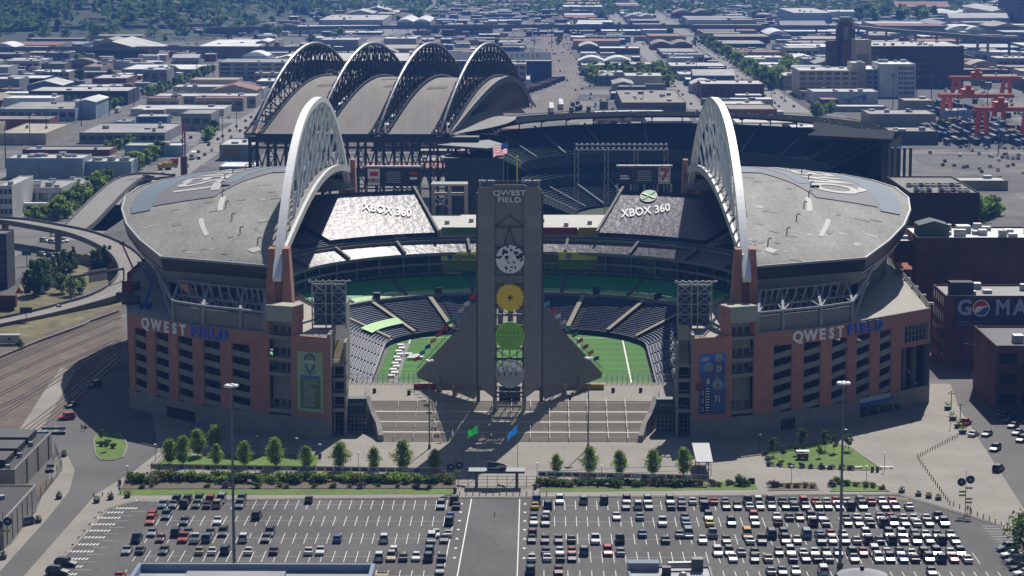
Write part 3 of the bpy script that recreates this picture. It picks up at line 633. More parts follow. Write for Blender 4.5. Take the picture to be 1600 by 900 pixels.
# ---------------------------------------------------------------- lamps and masts
def mast(name, u, vb, vt, label, nlamp, r0, ring, group=None):
    p = G(u, vb); top = D(u, vt, p.y).z; t = thing(name, label, 'light mast', p, group=group)
    MB().cyl((p.x,p.y), r0, 0, top, 10, r0*.55).build('pole', mat('mast_grey', (.16,.17,.19), .55, .05), t)
    MB().cyl((p.x,p.y), r0*1.9, 0, 1.0, 10).build('footing', CONCD, t)
    rg = MB()
    for k in range(nlamp):
        a = 2*math.pi*k/nlamp + .4; rg.bar((p.x,p.y,top-.3),(p.x+ring*math.cos(a),p.y+ring*math.sin(a),top-.1),.12)
    rg.build('arm', METALD, t)
    for k in range(nlamp):
        a = 2*math.pi*k/nlamp + .4
        MB().ball((p.x+ring*math.cos(a),p.y+ring*math.sin(a),top+.05), .62, 8, (1,1,.5)).build('lamp_head', WHITE, t)
mast('light_mast', 366, 886, 603, 'very tall light mast rising through the left half of the lot', 6, .34, 1.0)
mast('light_mast', 1312.5, 886, 599, 'very tall light mast rising through the right half of the lot', 6, .34, 1.0)
mast('light_mast', 671, 701, 564, 'slim grey light mast at the left foot of the stairs', 3, .2, .7)
mast('light_mast', 919, 700, 560, 'slim grey light mast at the right foot of the stairs', 3, .2, .7)
lp = thing('lamp_post', 'lp', 'lamp post', (0,0,0)); LABELS.pop('lp')
MB().cyl((0,0), .07, 0, 4.4, 8, .05).build('pole', METALD, lp); MB().cyl((0,0), .42, 4.4, 4.52, 10, .3).build('lamp_head', WHITE, lp)
LP = [(199,757,'lamp post on the left corner path beside the bed'),(243,722,'lamp post beside the forecourt road left of the lawn'),(402,709,'lamp post in the shade just right of the tall mast'),(464,712,'lamp post behind the short tree at the lawn end'),(500,722,'lamp post with a bin at the right end of the lawn'),(560,735,'lamp post on the paving between first two right trees'),(839,752,'lamp post at the right end of the entrance gate'),(940,756,'lamp post behind right banner fence by the tall tree'),(1187,706,'lamp post left of the right lawn'),(1236.5,757,'lamp post below the right lawn near the mast'),(1353.5,757,'lamp post in front of the planting bed right of mast'),(1321,698,'lamp post at the back corner of the right lawn'),(1382,735,'lamp post alone on the paving right of the lawn'),(1485,668,'slim lamp post on the plaza near the street planters')]
for k, (u, v, l) in enumerate(LP):
    if k == 0: lp.location = G(u, v); lp['label'] = l; lp['group'] = 'plaza lamp posts'; LABELS[l] = 1
    else: dup(lp, G(u, v), 0, l, 'plaza lamp posts')
gl = None
for u, v, l in [(1486,645,'five-globe street lamp behind the planters, farther from camera'),(1500,663,'five-globe street lamp beside the red pickup')]:
    p = G(u, v); t = thing('globe_lamp', l, 'street lamp', p, group='five-globe street lamps')
    MB().cyl((p.x,p.y),.13,0,5.2,8,.09).build('pole', METALD, t)
    MB().bar((p.x-.7,p.y,5.2),(p.x+.7,p.y,5.2),.1).bar((p.x,p.y-.7,5.2),(p.x,p.y+.7,5.2),.1).build('arm', METALD, t)
    for dx, dy, z in ((-.7,0,5.5),(.7,0,5.5),(0,-.7,5.5),(0,.7,5.5),(0,0,6.0)): MB().ball((p.x+dx,p.y+dy,z),.26,8).build('globe', mat('globe_glass', (.7,.62,.42), .4, 0), t)
# ---------------------------------------------------------------- bollards, planters, bins, signs
bm_ = MB().cyl((0,0),.11,0,.95,8,.1).mesh('bollard', [METALD])
def bollards(p0, p1, n, place_, zz=0):
    for k in range(n):
        u = p0[0]+(p1[0]-p0[0])*k/max(1,n-1); v = p0[1]+(p1[1]-p0[1])*k/max(1,n-1)
        o = bpy.data.objects.new('bollard', bm_); col.objects.link(o); o.location = G(u, v)
        tag(o, f'dark bollard, {ordinal(k+1)} from the left {place_}', 'bollard', 'bollards '+place_)
bollards((718,774),(854,774), 14, 'in the row before the gate')
bollards((1434,715),(1496,683), 17, 'in the row climbing to the street')
bollards((1490,790),(1583,829), 11, 'in the row by the lot corner')
bollards((1436,720),(1484,788), 16, 'in the close line down to the lot')
bollards((146,776),(188,772), 4, 'on the left corner path')
for k, (u, v, l) in enumerate([(1409,769,'first'),(1435,774.5,'second'),(1451,777.5,'third'),(1466,780.5,'fourth')]):
    p = G(u, v); t = thing('planter', f'round dark planter, {l} from the left along the lot corner path', 'planter', p, group='round planters')
    MB().cyl(p, .65, 0, .75, 12, .85).build('pot', METALD, t); mb = MB(); leaf_quads(mb, (p.x,p.y,1.0), (.75,.75,.4), 60, .3, rnd); mb.build('plant', LEAFD, t)
for k, (u, v, l) in enumerate([(151,785,'round dark planter nearest the zebra bars on the left path'),(173,780,'round dark planter in the middle of the left path corner'),(199,777,'round dark planter at the kerb end of the left path'),(92,779,'round planter with a bush at the verge road edge'),(60,816,'round planter lower down the verge'),(100,713,'round planter at the top of the verge'),(1481,640,'large planter box behind the farther globe lamp'),(1489,656,'large planter box between the two globe lamps'),(1497,668,'large planter box in front of the nearer globe lamp'),(1504,677,'large planter box nearest the white sedan'),(5,873,'round planter by the lower left corner sign')]):
    p = G(u, v); t = thing('planter', l, 'planter', p, group='round planters'); s = 1.35 if u > 1400 else 1
    MB().cyl(p, .65*s, 0, .75*s, 12, .85*s).build('pot', METALD, t); mb = MB(); leaf_quads(mb, (p.x,p.y,1.1*s), (.8*s,.8*s,.6*s), 70, .35, rnd); mb.build('plant', LEAF if u > 1400 else LEAFD, t)
for k, (u, v, l) in enumerate([(187,758,'dark litter bin on the left corner path by the bed'),(500,716,'dark litter bin beside the lamp at the lawn end'),(711,770,'dark litter bin at the left end of the gate'),(836,764,'dark litter bin at the right end of the gate'),(860,753,'left one of two dark bins behind the right banner fence'),(865,753,'right one of two dark bins behind the right banner fence'),(1172,755,'left one of two dark bins above the narrow bed'),(1177,755,'right one of two dark bins above the narrow bed'),(1363,737,'left one of two dark bins at lawn tip'),(1371,737,'right one of two dark bins at lawn tip'),(1006,686,'dark bin at the right foot of the stair wall')]):
    p = G(u, v); t = thing('litter_bin', l, 'bin', p, group='litter bins'); MB().cyl(p,.38,0,1.15,10,.42).build('body', METALD, t); MB().cyl(p,.45,1.15,1.3,10,.3).build('lid', BLACK, t)
def wayfinder(u, v, vt, label, arrows, green=True):
    p = G(u, v); top = D(u, vt, p.y).z; t = thing('direction_sign', label, 'sign', p)
    MB().cyl(p,.08,0,top,8,.06).build('pole', METALD, t)
    for s, z in ((-1, top*.74), (1, top*.8)):
        MB().disc((p.x+s*1.0,p.y,z), .95, .12, 20).build('round_sign', NAVY, t)
        MB().disc((p.x+s*1.0,p.y-.13,z), .3, .03, 8, 0, lambda q: .5+.5*abs(math.cos(q))).build('emblem', HAWKG, t)
    gm = mat('sign_green', (.22,.33,.04), .6, 0) if green else NAVY
    for k in range(arrows):
        z = top*(.6-.085*k); s = -1 if k in (1, 2) else 1
        MB().box(p.x-(1.5 if s < 0 else .1), p.x+(.1 if s < 0 else 1.5), p.y-.1, p.y-.02, z-.22, z+.22).build('arrow_sign', gm, t)
wayfinder(1508, 802, 736, 'direction sign with two round navy discs and green arrows by the lot', 5)
wayfinder(711, 768, 716, 'direction sign with two navy discs at left end of the gate', 3)
wayfinder(6, 872, 800, 'direction sign with navy discs at the lower left corner', 2)
for u, v, l in [(1214,757,'left one of two low white cycle racks above the narrow bed'),(1262,757,'right one of two low white cycle racks above the narrow bed')]:
    p = G(u, v); mb = MB()
    for k in range(5): mb.bar((p.x-1.5+k*.75,p.y,0),(p.x-1.5+k*.75,p.y,.8),.06)
    mb.bar((p.x-1.5,p.y,.8),(p.x+1.5,p.y,.8),.07); tag(mb.build('cycle_rack', WHITE, loc=p), l, 'rack')
p = G(1254,717); t = thing('souvenir_cart', 'small white and red cart standing on the right lawn', 'cart', p)
MB().box(p.x-1.4,p.x+1.4,p.y-.7,p.y+.7,.4,1.3).build('box', mat('cart_red', (.25,.05,.04), .6, .1), t); MB().box(p.x-1.6,p.x+1.6,p.y-.9,p.y+.9,1.9,2.1).build('roof', WHITE, t)
for s in (-1,1): MB().bar((p.x+s*1.3,p.y,1.3),(p.x+s*1.3,p.y,1.9),.1).build('post', WHITE, t); MB().disc((p.x+s*.9,p.y-.7,.35),.35,.1,10).build('wheel', TYRE, t)
for k, u in enumerate((1289,1338,1386)):
    p = G(1160+u*0+ (u-1289)*0 + [129,177,225][k]*1.0, 732, 0); 
    t = thing('bench', f'white slab bench, {ordinal(k+1)} from the left along the lawn border', 'bench', p, group='benches by the lawn')
    MB().box(p.x-1.6,p.x+1.6,p.y-.3,p.y+.3,.42,.52).build('seat', WHITE, t)
    for s in (-1,1): MB().box(p.x+s*1.2-.12,p.x+s*1.2+.12,p.y-.25,p.y+.25,0,.42).build('leg', CONCD, t)
p = G(773,806); t = thing('traffic_cone', 'orange marker cone alone on the empty drive aisle', 'cone', p)
MB().cyl(p,.16,0.06,1.2,10,.03).build('cone', mat('cone_orange', (.6,.12,.02), .6, 0), t); MB().box(p.x-.3,p.x+.3,p.y-.3,p.y+.3,0,.06).build('base', BLACK, t)
# ---------------------------------------------------------------- people (one continuous skinned body, clothed)
def person_mesh(seed, stride):
    P = [(0,0,.95),(0,0,1.2),(0,0,1.42),(0,0,1.52),(0,-.02,1.66),(0,-.01,1.76)]
    V = P + [(-.1,0,.9),(-.12,-stride*.5,.5),(-.12,-stride*.7+.08,.08),(-.12,-stride*.7-.1,.04),(.1,0,.9),(.12,stride*.4,.5),(.12,stride*.9+.06,.08),(.12,stride*.9-.1,.04),
             (-.19,0,1.4),(-.25,.06,1.12),(-.22,-.08,.88),(.19,0,1.4),(.25,-.06,1.12),(.22,-.16,.9)]
    E = [(0,1),(1,2),(2,3),(3,4),(4,5),(0,6),(6,7),(7,8),(8,9),(0,10),(10,11),(11,12),(12,13),(2,14),(14,15),(15,16),(2,17),(17,18),(18,19)]
    Rr = [.15,.14,.16,.06,.105,.07,.1,.07,.045,.035,.1,.07,.045,.035,.075,.05,.04,.075,.05,.04]
    me = bpy.data.meshes.new('body'); me.from_pydata(V, E, []); o = bpy.data.objects.new('body', me); col.objects.link(o)
    md = o.modifiers.new('s', 'SKIN')
    for v, r in zip(me.skin_vertices[0].data, Rr): v.radius = (r, r*.8)
    me.skin_vertices[0].data[0].use_root = True
    o.modifiers.new('u', 'SUBSURF').levels = 1
    dg = bpy.context.evaluated_depsgraph_get(); dg.update()
    out = bpy.data.meshes.new_from_object(o.evaluated_get(dg)); bpy.data.objects.remove(o)
    ms = [mat('person_dark', (.02,.022,.03), .8, 0), mat('skin', (.45,.27,.19), .7, 0), mat('person_shirt', (.03,.05,.12), .8, 0)]
    out.materials.clear()
    for m in ms: out.materials.append(m)
    for pl in out.polygons:
        z = pl.center.z; pl.material_index = 1 if z > 1.56 else (2 if z > 1.0 else 0); pl.use_smooth = True
    return out
pmesh = [person_mesh(1, .25), person_mesh(2, .05)]
for k, (u, v, rz, l) in enumerate([(1425,660,1.2,'person in dark clothes walking alone across the right plaza'),(1512,801,0,'person standing by the direction sign, left of a pair'),(1516,802,2,'person standing by the direction sign, right of a pair'),(128,673,.5,'person in the stadium shade left of a pair near the island'),(133,673,.8,'person in the stadium shade right of a pair near the island'),(187,771,0,'person in dark clothes on the left path near the bed')]):
    o = bpy.data.objects.new('person', pmesh[0 if k == 0 else 1]); col.objects.link(o); o.location = G(u, v); o.rotation_euler = (0,0,rz); tag(o, l, 'person')
    h = MB().ball((0,.01,1.72), .115, 8, (1,1,.75)).build('hair', BLACK, None); h.parent = o
# ---------------------------------------------------------------- roofs of the near buildings along the bottom edge
def simple_building(name, label, x0, x1, y0, y1, h, wall, roof, parapet=1.0, pw=.4, wm=None, rm=None, cat='building'):
    t = thing(name, label, cat, ((x0+x1)/2, y0, 0))
    w = MB(); w.box(x0,x1,y0,y1,-.05,h-parapet)
    for (a,b,c,d) in ((x0,x1,y0,y0+pw),(x0,x1,y1-pw,y1),(x0,x0+pw,y0+pw,y1-pw),(x1-pw,x1,y0+pw,y1-pw)): w.box(a,b,c,d,h-parapet,h)
    w.build('wall', wm or WALL, t, color=wall)
    MB().box(x0+pw,x1-pw,y0+pw,y1-pw,h-parapet-.02,h-parapet+.06).build('roof', rm or ROOF, t, color=roof)
    return t
t = simple_building('low_building', 'grey building whose blue-grey parapet roof fills the bottom left edge', -73.7, -30.0, 380, 443, D(400,880,443).z, (.20,.25,.36), (.30,.31,.34), 1.5, .7)
zr0 = D(400,880,443).z-1.5
MB().box(-64,-46,385,438.5,zr0,zr0+1.2).build('roof_penthouse', ROOF, t, color=(.26,.25,.27))
for k in range(4): MB().box(-56.5+k*2.6,-55+k*2.6,438.6,439.2,zr0+.5,zr0+1.0).build('vent', BLACK, t)
for k in range(3): MB().box(-45+k*.8+.2,-44.4+k*.8,434,434.6,zr0,zr0+.8).build('roof_pipe', METALD, t)
p = G(590,893, 1); tr_ = simple_building('roof_block', 'small tan block with dark openings at right end of the parapet roof', -29.8, -27.5, 440, 443, D(590,893,443).z, (.38,.31,.2), (.3,.27,.2), .3, .2)
ZR = D(1070,884,447).z
t = simple_building('low_building', 'pale roofed building with pipes at the bottom edge right of centre', 16.6, 32.0, 400, 447, ZR, (.22,.22,.26), (.42,.42,.43), .4, .4)
MB().box(16.6,22.4,444.2,447,ZR-.35,ZR+1.2).build('screen_wall', WALL, t, color=(.2,.22,.28))
MB().bar((24,445,ZR+.8),(29.5,445.5,ZR+.8),1.0,1.0,0,8).build('duct', METAL, t); MB().box(22.8,24.4,441,442.6,ZR-.35,ZR+1.2).build('rooftop_unit', BLACK, t); MB().box(28.5,30.5,444,446,ZR-.35,ZR+2).build('rooftop_unit', METALD, t)
MB().ball((26.5,440,ZR),.8,8).build('vent', METAL, t)
for k in range(5): MB().bar((28+k*.5,439,ZR-.3),(28+k*.5,439+.3*k,ZR+1.6),.12).build('roof_pipe', METALD, t)
t = simple_building('low_building', 'lower pinkish-edged roof at the bottom edge left of the pale roof', 10.2, 16.5, 400, 445.5, ZR-2.6, (.42,.27,.24), (.45,.44,.44), .3, .4)
t = simple_building('low_building', 'lower pinkish-edged roof at the bottom edge right of the pale roof', 32.2, 37.6, 400, 446, ZR-2.0, (.42,.27,.24), (.40,.38,.38), .3, .4)
MB().ball((34,442,ZR-1.9),.7,8,(1.2,1,.7)).build('vent', BLACK, t)
c = D(1347, 895, 438); t = thing('round_tower', 'round grey-roofed turret at the bottom edge under the right mast', 'tower', (c.x, c.y, 0))
MB().cyl((c.x,c.y),4.4,0,c.z-.3,28).build('wall', CONCW, t); MB().cyl((c.x,c.y),4.6,c.z-.3,c.z+.6,28,1.2).build('roof', ROOF, t, color=(.3,.3,.33)); MB().cyl((c.x,c.y),.4,c.z+.6,c.z+1.3,8).build('vent', BLACK, t)
# left corner sheds
t = simple_building('rail_shed', 'low white-walled shed with dark flat roof at the left frame edge', -150, -113, 508, 543, 6, (.30,.28,.25), (.03,.028,.028), .35, .4)
for k in range(6): MB().box(-113,-112.9,512+k*5.2,512.15+k*5.2,0,5.6).build('wall_joint', METALD, t)
MB().cyl((-118,530),.8,5.7,6.6,10).build('vent', METAL, t)
t = simple_building('rail_shed', 'grey panelled shed with black roof structures behind the white-walled shed', -160, -121, 558, 602, 6.2, (.24,.225,.205), (.02,.02,.022), .4, .4)
for k in range(3):
    MB().prism([(-150+k*2,562+k*13),(-124,562+k*13),(-124,572+k*13),(-150+k*2,572+k*13)],5.8,7.6).build('roof_monitor', BLACK, t); MB().cyl((-123,560+k*13),.6,5.8,6.9,8).build('vent', METAL, t); MB().box(-121,-120.9,571+k*13,572+k*13,0,6).build('wall_joint', BLACK, t)
mb = MB(); A = [G(86,708), G(97,735), G(55,790), G(40,812)]
t = thing('chainlink_fence', 'grey chain-link fence running beside the sheds', 'fence', A[0])
FN = mat('chainlink', (.12,.13,.14), .6, 0, alpha=.35)
for a, b in zip(A[:-1], A[1:]):
    mb.poly([a, b, b+Vector((0,0,2.6)), a+Vector((0,0,2.6))])
mb.build('mesh_panel', FN, t)
for a, b in zip(A[:-1], A[1:]):
    for k in range(5): MB().bar(a+(b-a)*k/5, a+(b-a)*k/5+Vector((0,0,2.7)), .1).build('post', METALD, t)
sheet('planting_bed', pxpoly([(36,770),(82,745),(85,752),(40,800)]), 0.02, SOIL)
# ================================================================= the stadium
def lerp(a, b, t): return a+(b-a)*t
def W(dx, s): return AX + s*dx
st = thing('stadium', 'open-air stadium with two big white arches over swooping grey roofs', 'stadium', (AX, 760, 0))
TARP = mat('seat_tarp', (.105,.092,.12), .44, .10, .5, bump=.8, big=.12, bigscale=.06, spec=.17)
band(TARP, .8, .40, 'Y', .4)
SEATN = mat('navy_seats', (.028,.055,.125), .55, .12, .6)
TREAD = mat('stand_tread', (.34,.325,.30), .85, .10, .8)
ROOFM = band(mat('stadium_roof_membrane', (.205,.198,.187), .8, .20, 1.1, big=.24, bigscale=.12, stretch=(1,.22,1)), .22, .07, 'Y', .06)
FASC = mat('fascia_glass', (.012,.022,.024), .3, .05, .5)
FASG = mat('fascia_grey', (.27,.28,.285), .6, .06, .5)
SOFF = mat('roof_soffit', (.20,.205,.21), .8, .05, .4)
GREENC = mat('green_cover', (.035,.34,.11), .7, .1, .3)
GREENL = mat('banner_and_sunlit_green', (.36,.66,.27), .7, .08, .3)  # banner colour, also painted on the covers' front as sunlight
SUITE = mat('suite_glass', (.02,.03,.04), .15, .2, .5, spec=.6)
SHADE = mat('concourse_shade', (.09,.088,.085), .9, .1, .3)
# ---------------------------------------------------------------- pitch
PITCHM = band(mat('artificial_turf', (.055,.19,.018), .95, .08, .8, big=.12, bigscale=.15), .1, .18, 'Y', .5)
struct(MB().poly([(W(-40,1),675,.05),(W(40,1),675,.05),(W(40,1),794,.05),(W(-40,1),794,.05)]).build('playing_field', PITCHM))
pm = MB(); 
for x in (-34,34): line(AX+x, 674, AX+x, 784, .45, .08)
for y in (784,): line(AX-34, y, AX+34, y, .45, .08)
for y0, y1, w in ((784,767.5,20),(784,778.5,9)): line(AX-w,y0,AX-w,y1,.3,.08); line(AX+w,y0,AX+w,y1,.3,.08); line(AX-w,y1,AX+w,y1,.3,.08)
struct(pm.build('pitch_lines', PAINTW))
# ---------------------------------------------------------------- bowl path (a rounded horseshoe open to the north)
NS, NA, NB = 34, 22, 26
def bowl(d, y0=664):
    a = 41+d; e = 795+d; r = 34+d; pts = []
    for k in range(NS): pts.append((AX-a, y0+(e-r-y0)*k/NS))
    for k in range(NA): th = math.pi - math.pi/2*k/NA; pts.append((AX-a+r+r*math.cos(th), e-r+r*math.sin(th)))
    for k in range(NB+1): pts.append((AX-a+r+(2*a-2*r)*k/NB, e))
    for k in range(1, NA+1): th = math.pi/2 - math.pi/2*k/NA; pts.append((AX+a-r+r*math.cos(th), e-r+r*math.sin(th)))
    for k in range(1, NS+1): pts.append((AX+a, e-r-(e-r-y0)*k/NS))
    return pts
NT = len(bowl(0))
def ubowl(d):
    """upper-deck outline: narrower towards the open north end, under the roof's front corners"""
    if d <= 37.5: return bowl(d)
    P0 = bowl(37.5); P1 = bowl(d); out = []
    for k in range(NT):
        j = min(k, NT-1-k); y = P0[k][1]; g = max(.40, min(1, .40+.6*(y-672)/75)); out.append((lerp(P0[k][0], P1[k][0], g), lerp(P0[k][1], P1[k][1], g)))
    return out
def sweep(mb, d0, z0, d1, z1, i0=0, i1=None, m=0, skip=(), fn=None):
    fn = fn or (ubowl if max(d0, d1) > 37.4 else bowl)
    A = fn(d0); B = fn(d1); i1 = i1 or NT-1
    for k in range(i0, i1):
        if k in skip: continue
        mb.poly([(*A[k],z0),(*A[k+1],z0),(*B[k+1],z1),(*B[k],z1)][::-1], m)
def tier(name, d0, z0, d1, z1, rows, aisles, parent, seatm, i0=0, i1=None, wall=1.2, tread=None):
    cb = MB(); sb = MB(); ab = MB(); dd = (d1-d0)/rows; dz = (z1-z0)/rows
    sweep(cb, d0, z0-wall, d0, z0, i0, i1)
    for r in range(rows):
        z = z0+dz*r; sweep(cb, d0+dd*r, z, d0+dd*(r+1), z, i0, i1); sweep(cb, d0+dd*(r+1), z, d0+dd*(r+1), z+dz, i0, i1)
        a = d0+dd*r+dd*.45; b = d0+dd*(r+1)-.02; h = min(.8, dz*1.35+.3)
        sweep(sb, a, z+.42, b-.12, z+.45, i0, i1, 0, aisles); sweep(sb, b-.12, z+.45, b-.02, z+h, i0, i1, 0, aisles); sweep(sb, a, z, a, z+.42, i0, i1, 0, aisles); sweep(sb, b, z+h, b, z, i0, i1, 0, aisles)
    t = cb.build(name, tread or TREAD, parent)
    sb.build('seats', seatm, t, kind='stuff')
    return t
AISL = tuple(range(2, NT-1, 6))
TREADSH = mat('stand_tread_shaded', (.085,.088,.10), .85, .10, .8)  # tread colour darkened for the south and right stands lying in shade
for a_, b_, tr_ in ((4, NS+5, TREAD), (NS+5, NT-1-(NS+5), TREADSH), (NT-1-(NS+5), NT-5, TREADSH)): tier('lower_stand', 0, 1.6, 19, 9.2, 20, AISL, st, SEATN, a_, b_, 1.2, tr_)
TANC = mat('aisle_tan', (.42,.37,.28), .85, .1, .8)
for k in AISL:
    if NS+2 < k < NT-1-(NS+2): P0_ = Vector((*bowl(.2)[k],2.35)); P1_ = Vector((*bowl(18.8)[k],9.85)); MB().bar(P0_, P1_, 1.5, .3).build('aisle_stair', TANC, st)
mb = MB(); sweep(mb, 0, .0, 0, 1.6, 4, NT-5); sweep(mb, -.3, 1.7, 0, 1.7, 4, NT-5); mb.build('field_wall', NAVY, st)
mb = MB(); sweep(mb, 19.05, 9.2, 19.05, 10.4); sweep(mb, 19.05, 10.4, 20.5, 10.45); mb.build('cross_aisle_wall', CONCW, st)
# pale green banner in the left corner of the lower stand
mb = MB(); sweep(mb, 4.6, 4.5, 8.2, 5.9, NS+2, NS+10); mb.build('sideline_banner', GREENL, st)
# covered club tier: front strip painted pale as if sunlit, then green covers with dark aisles
mb = MB(); sweep(mb, 20.6, 10.5, 23, 11.4, 0, None); mb.build('pale_cover', GREENL, st)
mb = MB(); sweep(mb, 23, 11.5, 31, 15.0, 0, None); mb.build('green_cover', GREENC, st)
for k in range(6, NT-6, 6):
    mb = MB(); A = bowl(20.6); B = bowl(31); p = Vector((*A[k],10.6)); q = Vector((*B[k],15.1)); mb.bar(p, q, 1.2, .5); mb.build('aisle_stair', CONCD, st)
for k in range(9, NT-6, 6):
    A = bowl(21); mb = MB(); mb.obox((*A[k],10.5), 2.2, 2.4, 1.9, 0); mb.build('vomitory', BLACK, st)
# suites: three glazed decks with white edges, a teal ribbon with letters below
mb = MB(); sweep(mb, 31.6, 14.6, 31.6, 22.0); mb.build('suite_glazing', SUITE, st)
for z in (15.6, 18.6, 21.6):
    mb = MB(); sweep(mb, 30.2, z, 30.2, z+.7); sweep(mb, 30.2, z+.7, 32, z+.7); sweep(mb, 32, z, 30.2, z); mb.build('suite_parapet', CONCW if z > 16 else mat('ribbon_teal', (.03,.10,.12), .5, .1), st)
pmx = MB().box(-.12,.12,-.5,.5,0,6.4).mesh('suite_post', [METAL])
P = bowl(30.8)
for k in range(3, NT-3, 2):
    o = bpy.data.objects.new('suite_post', pmx); col.objects.link(o); o.parent = st; o.location = Vector((*P[k],15.2)) - st.location
P = bowl(30.05)
for s0, txt in ((NS+NA-8, 'HOME OF THE 12TH MAN'), (NS+NA+NB-4, 'HOME OF THE 12TH MAN')):
    for j, ch in enumerate(txt):
        k = s0-8+j if s0 < 70 else s0-2+j
        if ch == ' ' or k+1 >= NT: continue
        a = Vector((*P[k],15.95)); b = Vector((*P[k+1],15.95)); tx = text(ch, 1.0, .02); place(tx, (a+b)/2-Vector((0,.15,0)), b-a, (0,0,1)); tx.build('ribbon_letter', HAWKG, st)
# lower part of the upper structure: the band of tarp-covered seats above the suites
UB = MB(); sweep(UB, 29.5, 22.8, 35.5, 25.6); UB.build('mezzanine_cover', TARP, st)
mb = MB(); sweep(mb, 29.5, 21.9, 29.5, 22.8); mb.build('mezzanine_front', CONCW, st); mb = MB(); sweep(mb, 35.5, 25.6, 35.5, 26.4); sweep(mb, 35.5, 26.4, 36.4, 26.4); mb.build('mezzanine_wall', CONCW, st)
A = bowl(29.4); B = bowl(36)
for k in range(4, NT-4, 5): mb = MB(); mb.bar((*A[k],23.3),(*B[k],26.4),.9,.7); mb.build('mezzanine_stair', CONCW, st)
# upper decks: both sides and the two south corners
iL = NS+18; iR = NT-1-iL
def updeck(i0, i1, rows=26):
    t = tier('upper_deck', 37.5, 27.0, 72, 38.5, rows, tuple(k for k in range(NT) if k % 9 == 4), st, SEATN, i0, i1, 1.5, TREAD); return t
uL = updeck(8, iL); uR = updeck(iR, NT-9)
def cover(i0, i1, d0, d1, name='upper_deck_cover', m=None):
    z = lambda d: 27.0 + 11.5*(d-37.5)/34.5 + 1.25
    mb = MB(); n = 10
    for q in range(n): a = d0+(d1-d0)*q/n; b = d0+(d1-d0)*(q+1)/n; sweep(mb, a, z(a), b, z(b), i0, i1)
    return mb.build(name, m or TARP, st)
cover(NS-8, NS+1, 39, 66); cover(NS+2, NS+9, 38.5, 68); cover(NS+10, iL, 38.5, 68)
cover(iR, NT-1-(NS+10), 38.5, 68); cover(NT-1-(NS+9), NT-1-(NS+2), 38.5, 68); cover(NT-1-(NS+1), NT-1-(NS-8), 39, 66)
for i, fl in ((iL, 1), (iR, -1)):      # sloping end walls of the decks, back walls, under-deck walls
    A = bowl(37.5)[i]; B = ubowl(73)[i]; mb = MB()
    mb.hexa([(A[0],A[1],25),(A[0]+fl*.8,A[1],25),(B[0]+fl*.8,B[1],25),(B[0],B[1],25)],[(A[0],A[1],29.3),(A[0]+fl*.8,A[1],29.3),(B[0]+fl*.8,B[1],41),(B[0],B[1],41)]); mb.build('deck_end_wall', CONCW, st)
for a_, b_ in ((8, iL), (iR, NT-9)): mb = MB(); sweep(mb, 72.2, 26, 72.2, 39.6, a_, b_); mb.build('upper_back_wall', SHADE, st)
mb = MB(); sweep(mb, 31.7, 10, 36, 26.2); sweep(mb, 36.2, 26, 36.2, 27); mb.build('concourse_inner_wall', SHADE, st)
# lettering on the upper covers, laid on the sloping surface
def covz(x, y, lift):
    cx = AX + (7 if x > AX+7 else (-7 if x < AX-7 else x-AX)); d = math.hypot(x-cx, y-761)-34
    return 27.0 + 11.5*(d-37.5)/34.5 + 1.25 + lift
LETW = mat('letter_white', (.85,.85,.85), .6, 0)
for cx_, cy_ in ((D(1009,348,842).x, 842.5), (D(605,350,842).x, 842.5)):
    tx = text('XBOX 360', 7.0, 0, .12); wd = max(v[0] for v in tx.v)-min(v[0] for v in tx.v)
    tx.v = [(cx_+v[0]*16.8/wd, cy_+v[1]*1.25, covz(cx_+v[0]*16.8/wd, cy_+v[1]*1.25, .45)) for v in tx.v]; tx.build('lettering', LETW, st)
    if cx_ < AX: continue
    mb = MB(); n = 28; ex, ey = cx_+1.5, 854.5
    mb.poly([(ex+3.0*math.cos(2*math.pi*k/n), ey+5.0*math.sin(2*math.pi*k/n), covz(ex+3.0*math.cos(2*math.pi*k/n), ey+5.0*math.sin(2*math.pi*k/n), .45)) for k in range(n)]); mb.build('ball_emblem', mat('emblem_pale', (.22,.25,.22), .5, .1), st)
    mb = MB()
    for sg in (-1, 1): mb.bar((ex-sg*2.0,ey-2.6,covz(ex-sg*2.0,ey-2.6,.6)),(ex+sg*2.0,ey+2.6,covz(ex+sg*2.0,ey+2.6,.6)),1.0,.08)
    mb.build('ball_emblem_cross', mat('emblem_green', (.1,.5,.05), .5, 0), st)
# south concourse between the decks: low white-roofed building, yellow and red hoardings, white frame box
t = thing('concourse_block', 'low pale-roofed concourse block behind the south stand of the stadium', 'building', (AX,858,0))
MB().box(AX-36,AX+36,834,880,20,25.5).build('wall', CONCW, t); MB().box(AX-36.5,AX+36.5,842,885,25.5,28.0).build('upper_wall', mat('pale_wall', (.5,.48,.42), .8, .1), t); MB().box(AX-37,AX+37,842,886,28.0,28.3).build('roof', mat('pale_roof', (.5,.49,.46), .8, .1), t)
for k in range(9): x = AX-34+k*8.3; MB().box(x,x+1.6,850+k%3*6,852+k%3*6,28.3,29.6).build('rooftop_unit', METAL, t)
for u0,u1,c,l in ((690,746,(.05,.2,.05),'g'),(848,902,(.25,.02,.03),'r'),(904,940,(.35,.27,.04),'y')):
    a = D(u0,375,841.7); b = D(u1,358,841.7); MB().box(a.x,b.x,841.4,841.9,26.6,29.0).build('hoarding', mat('hoarding_'+l, c, .7, .1), t)
BOXG = mat('frame_box_grey', (.36,.35,.33), .8, .08)
p = D(702, 318, 893); t = thing('steel_frame_box', 'pale open steel frame box standing behind the south stand', 'frame', (p.x,893,0)); mb = MB()
for dx in (-6,0,6):
    for dy in (0, 8): mb.box(p.x+dx-.5,p.x+dx+.5,893+dy,894+dy,-.05,38.0)
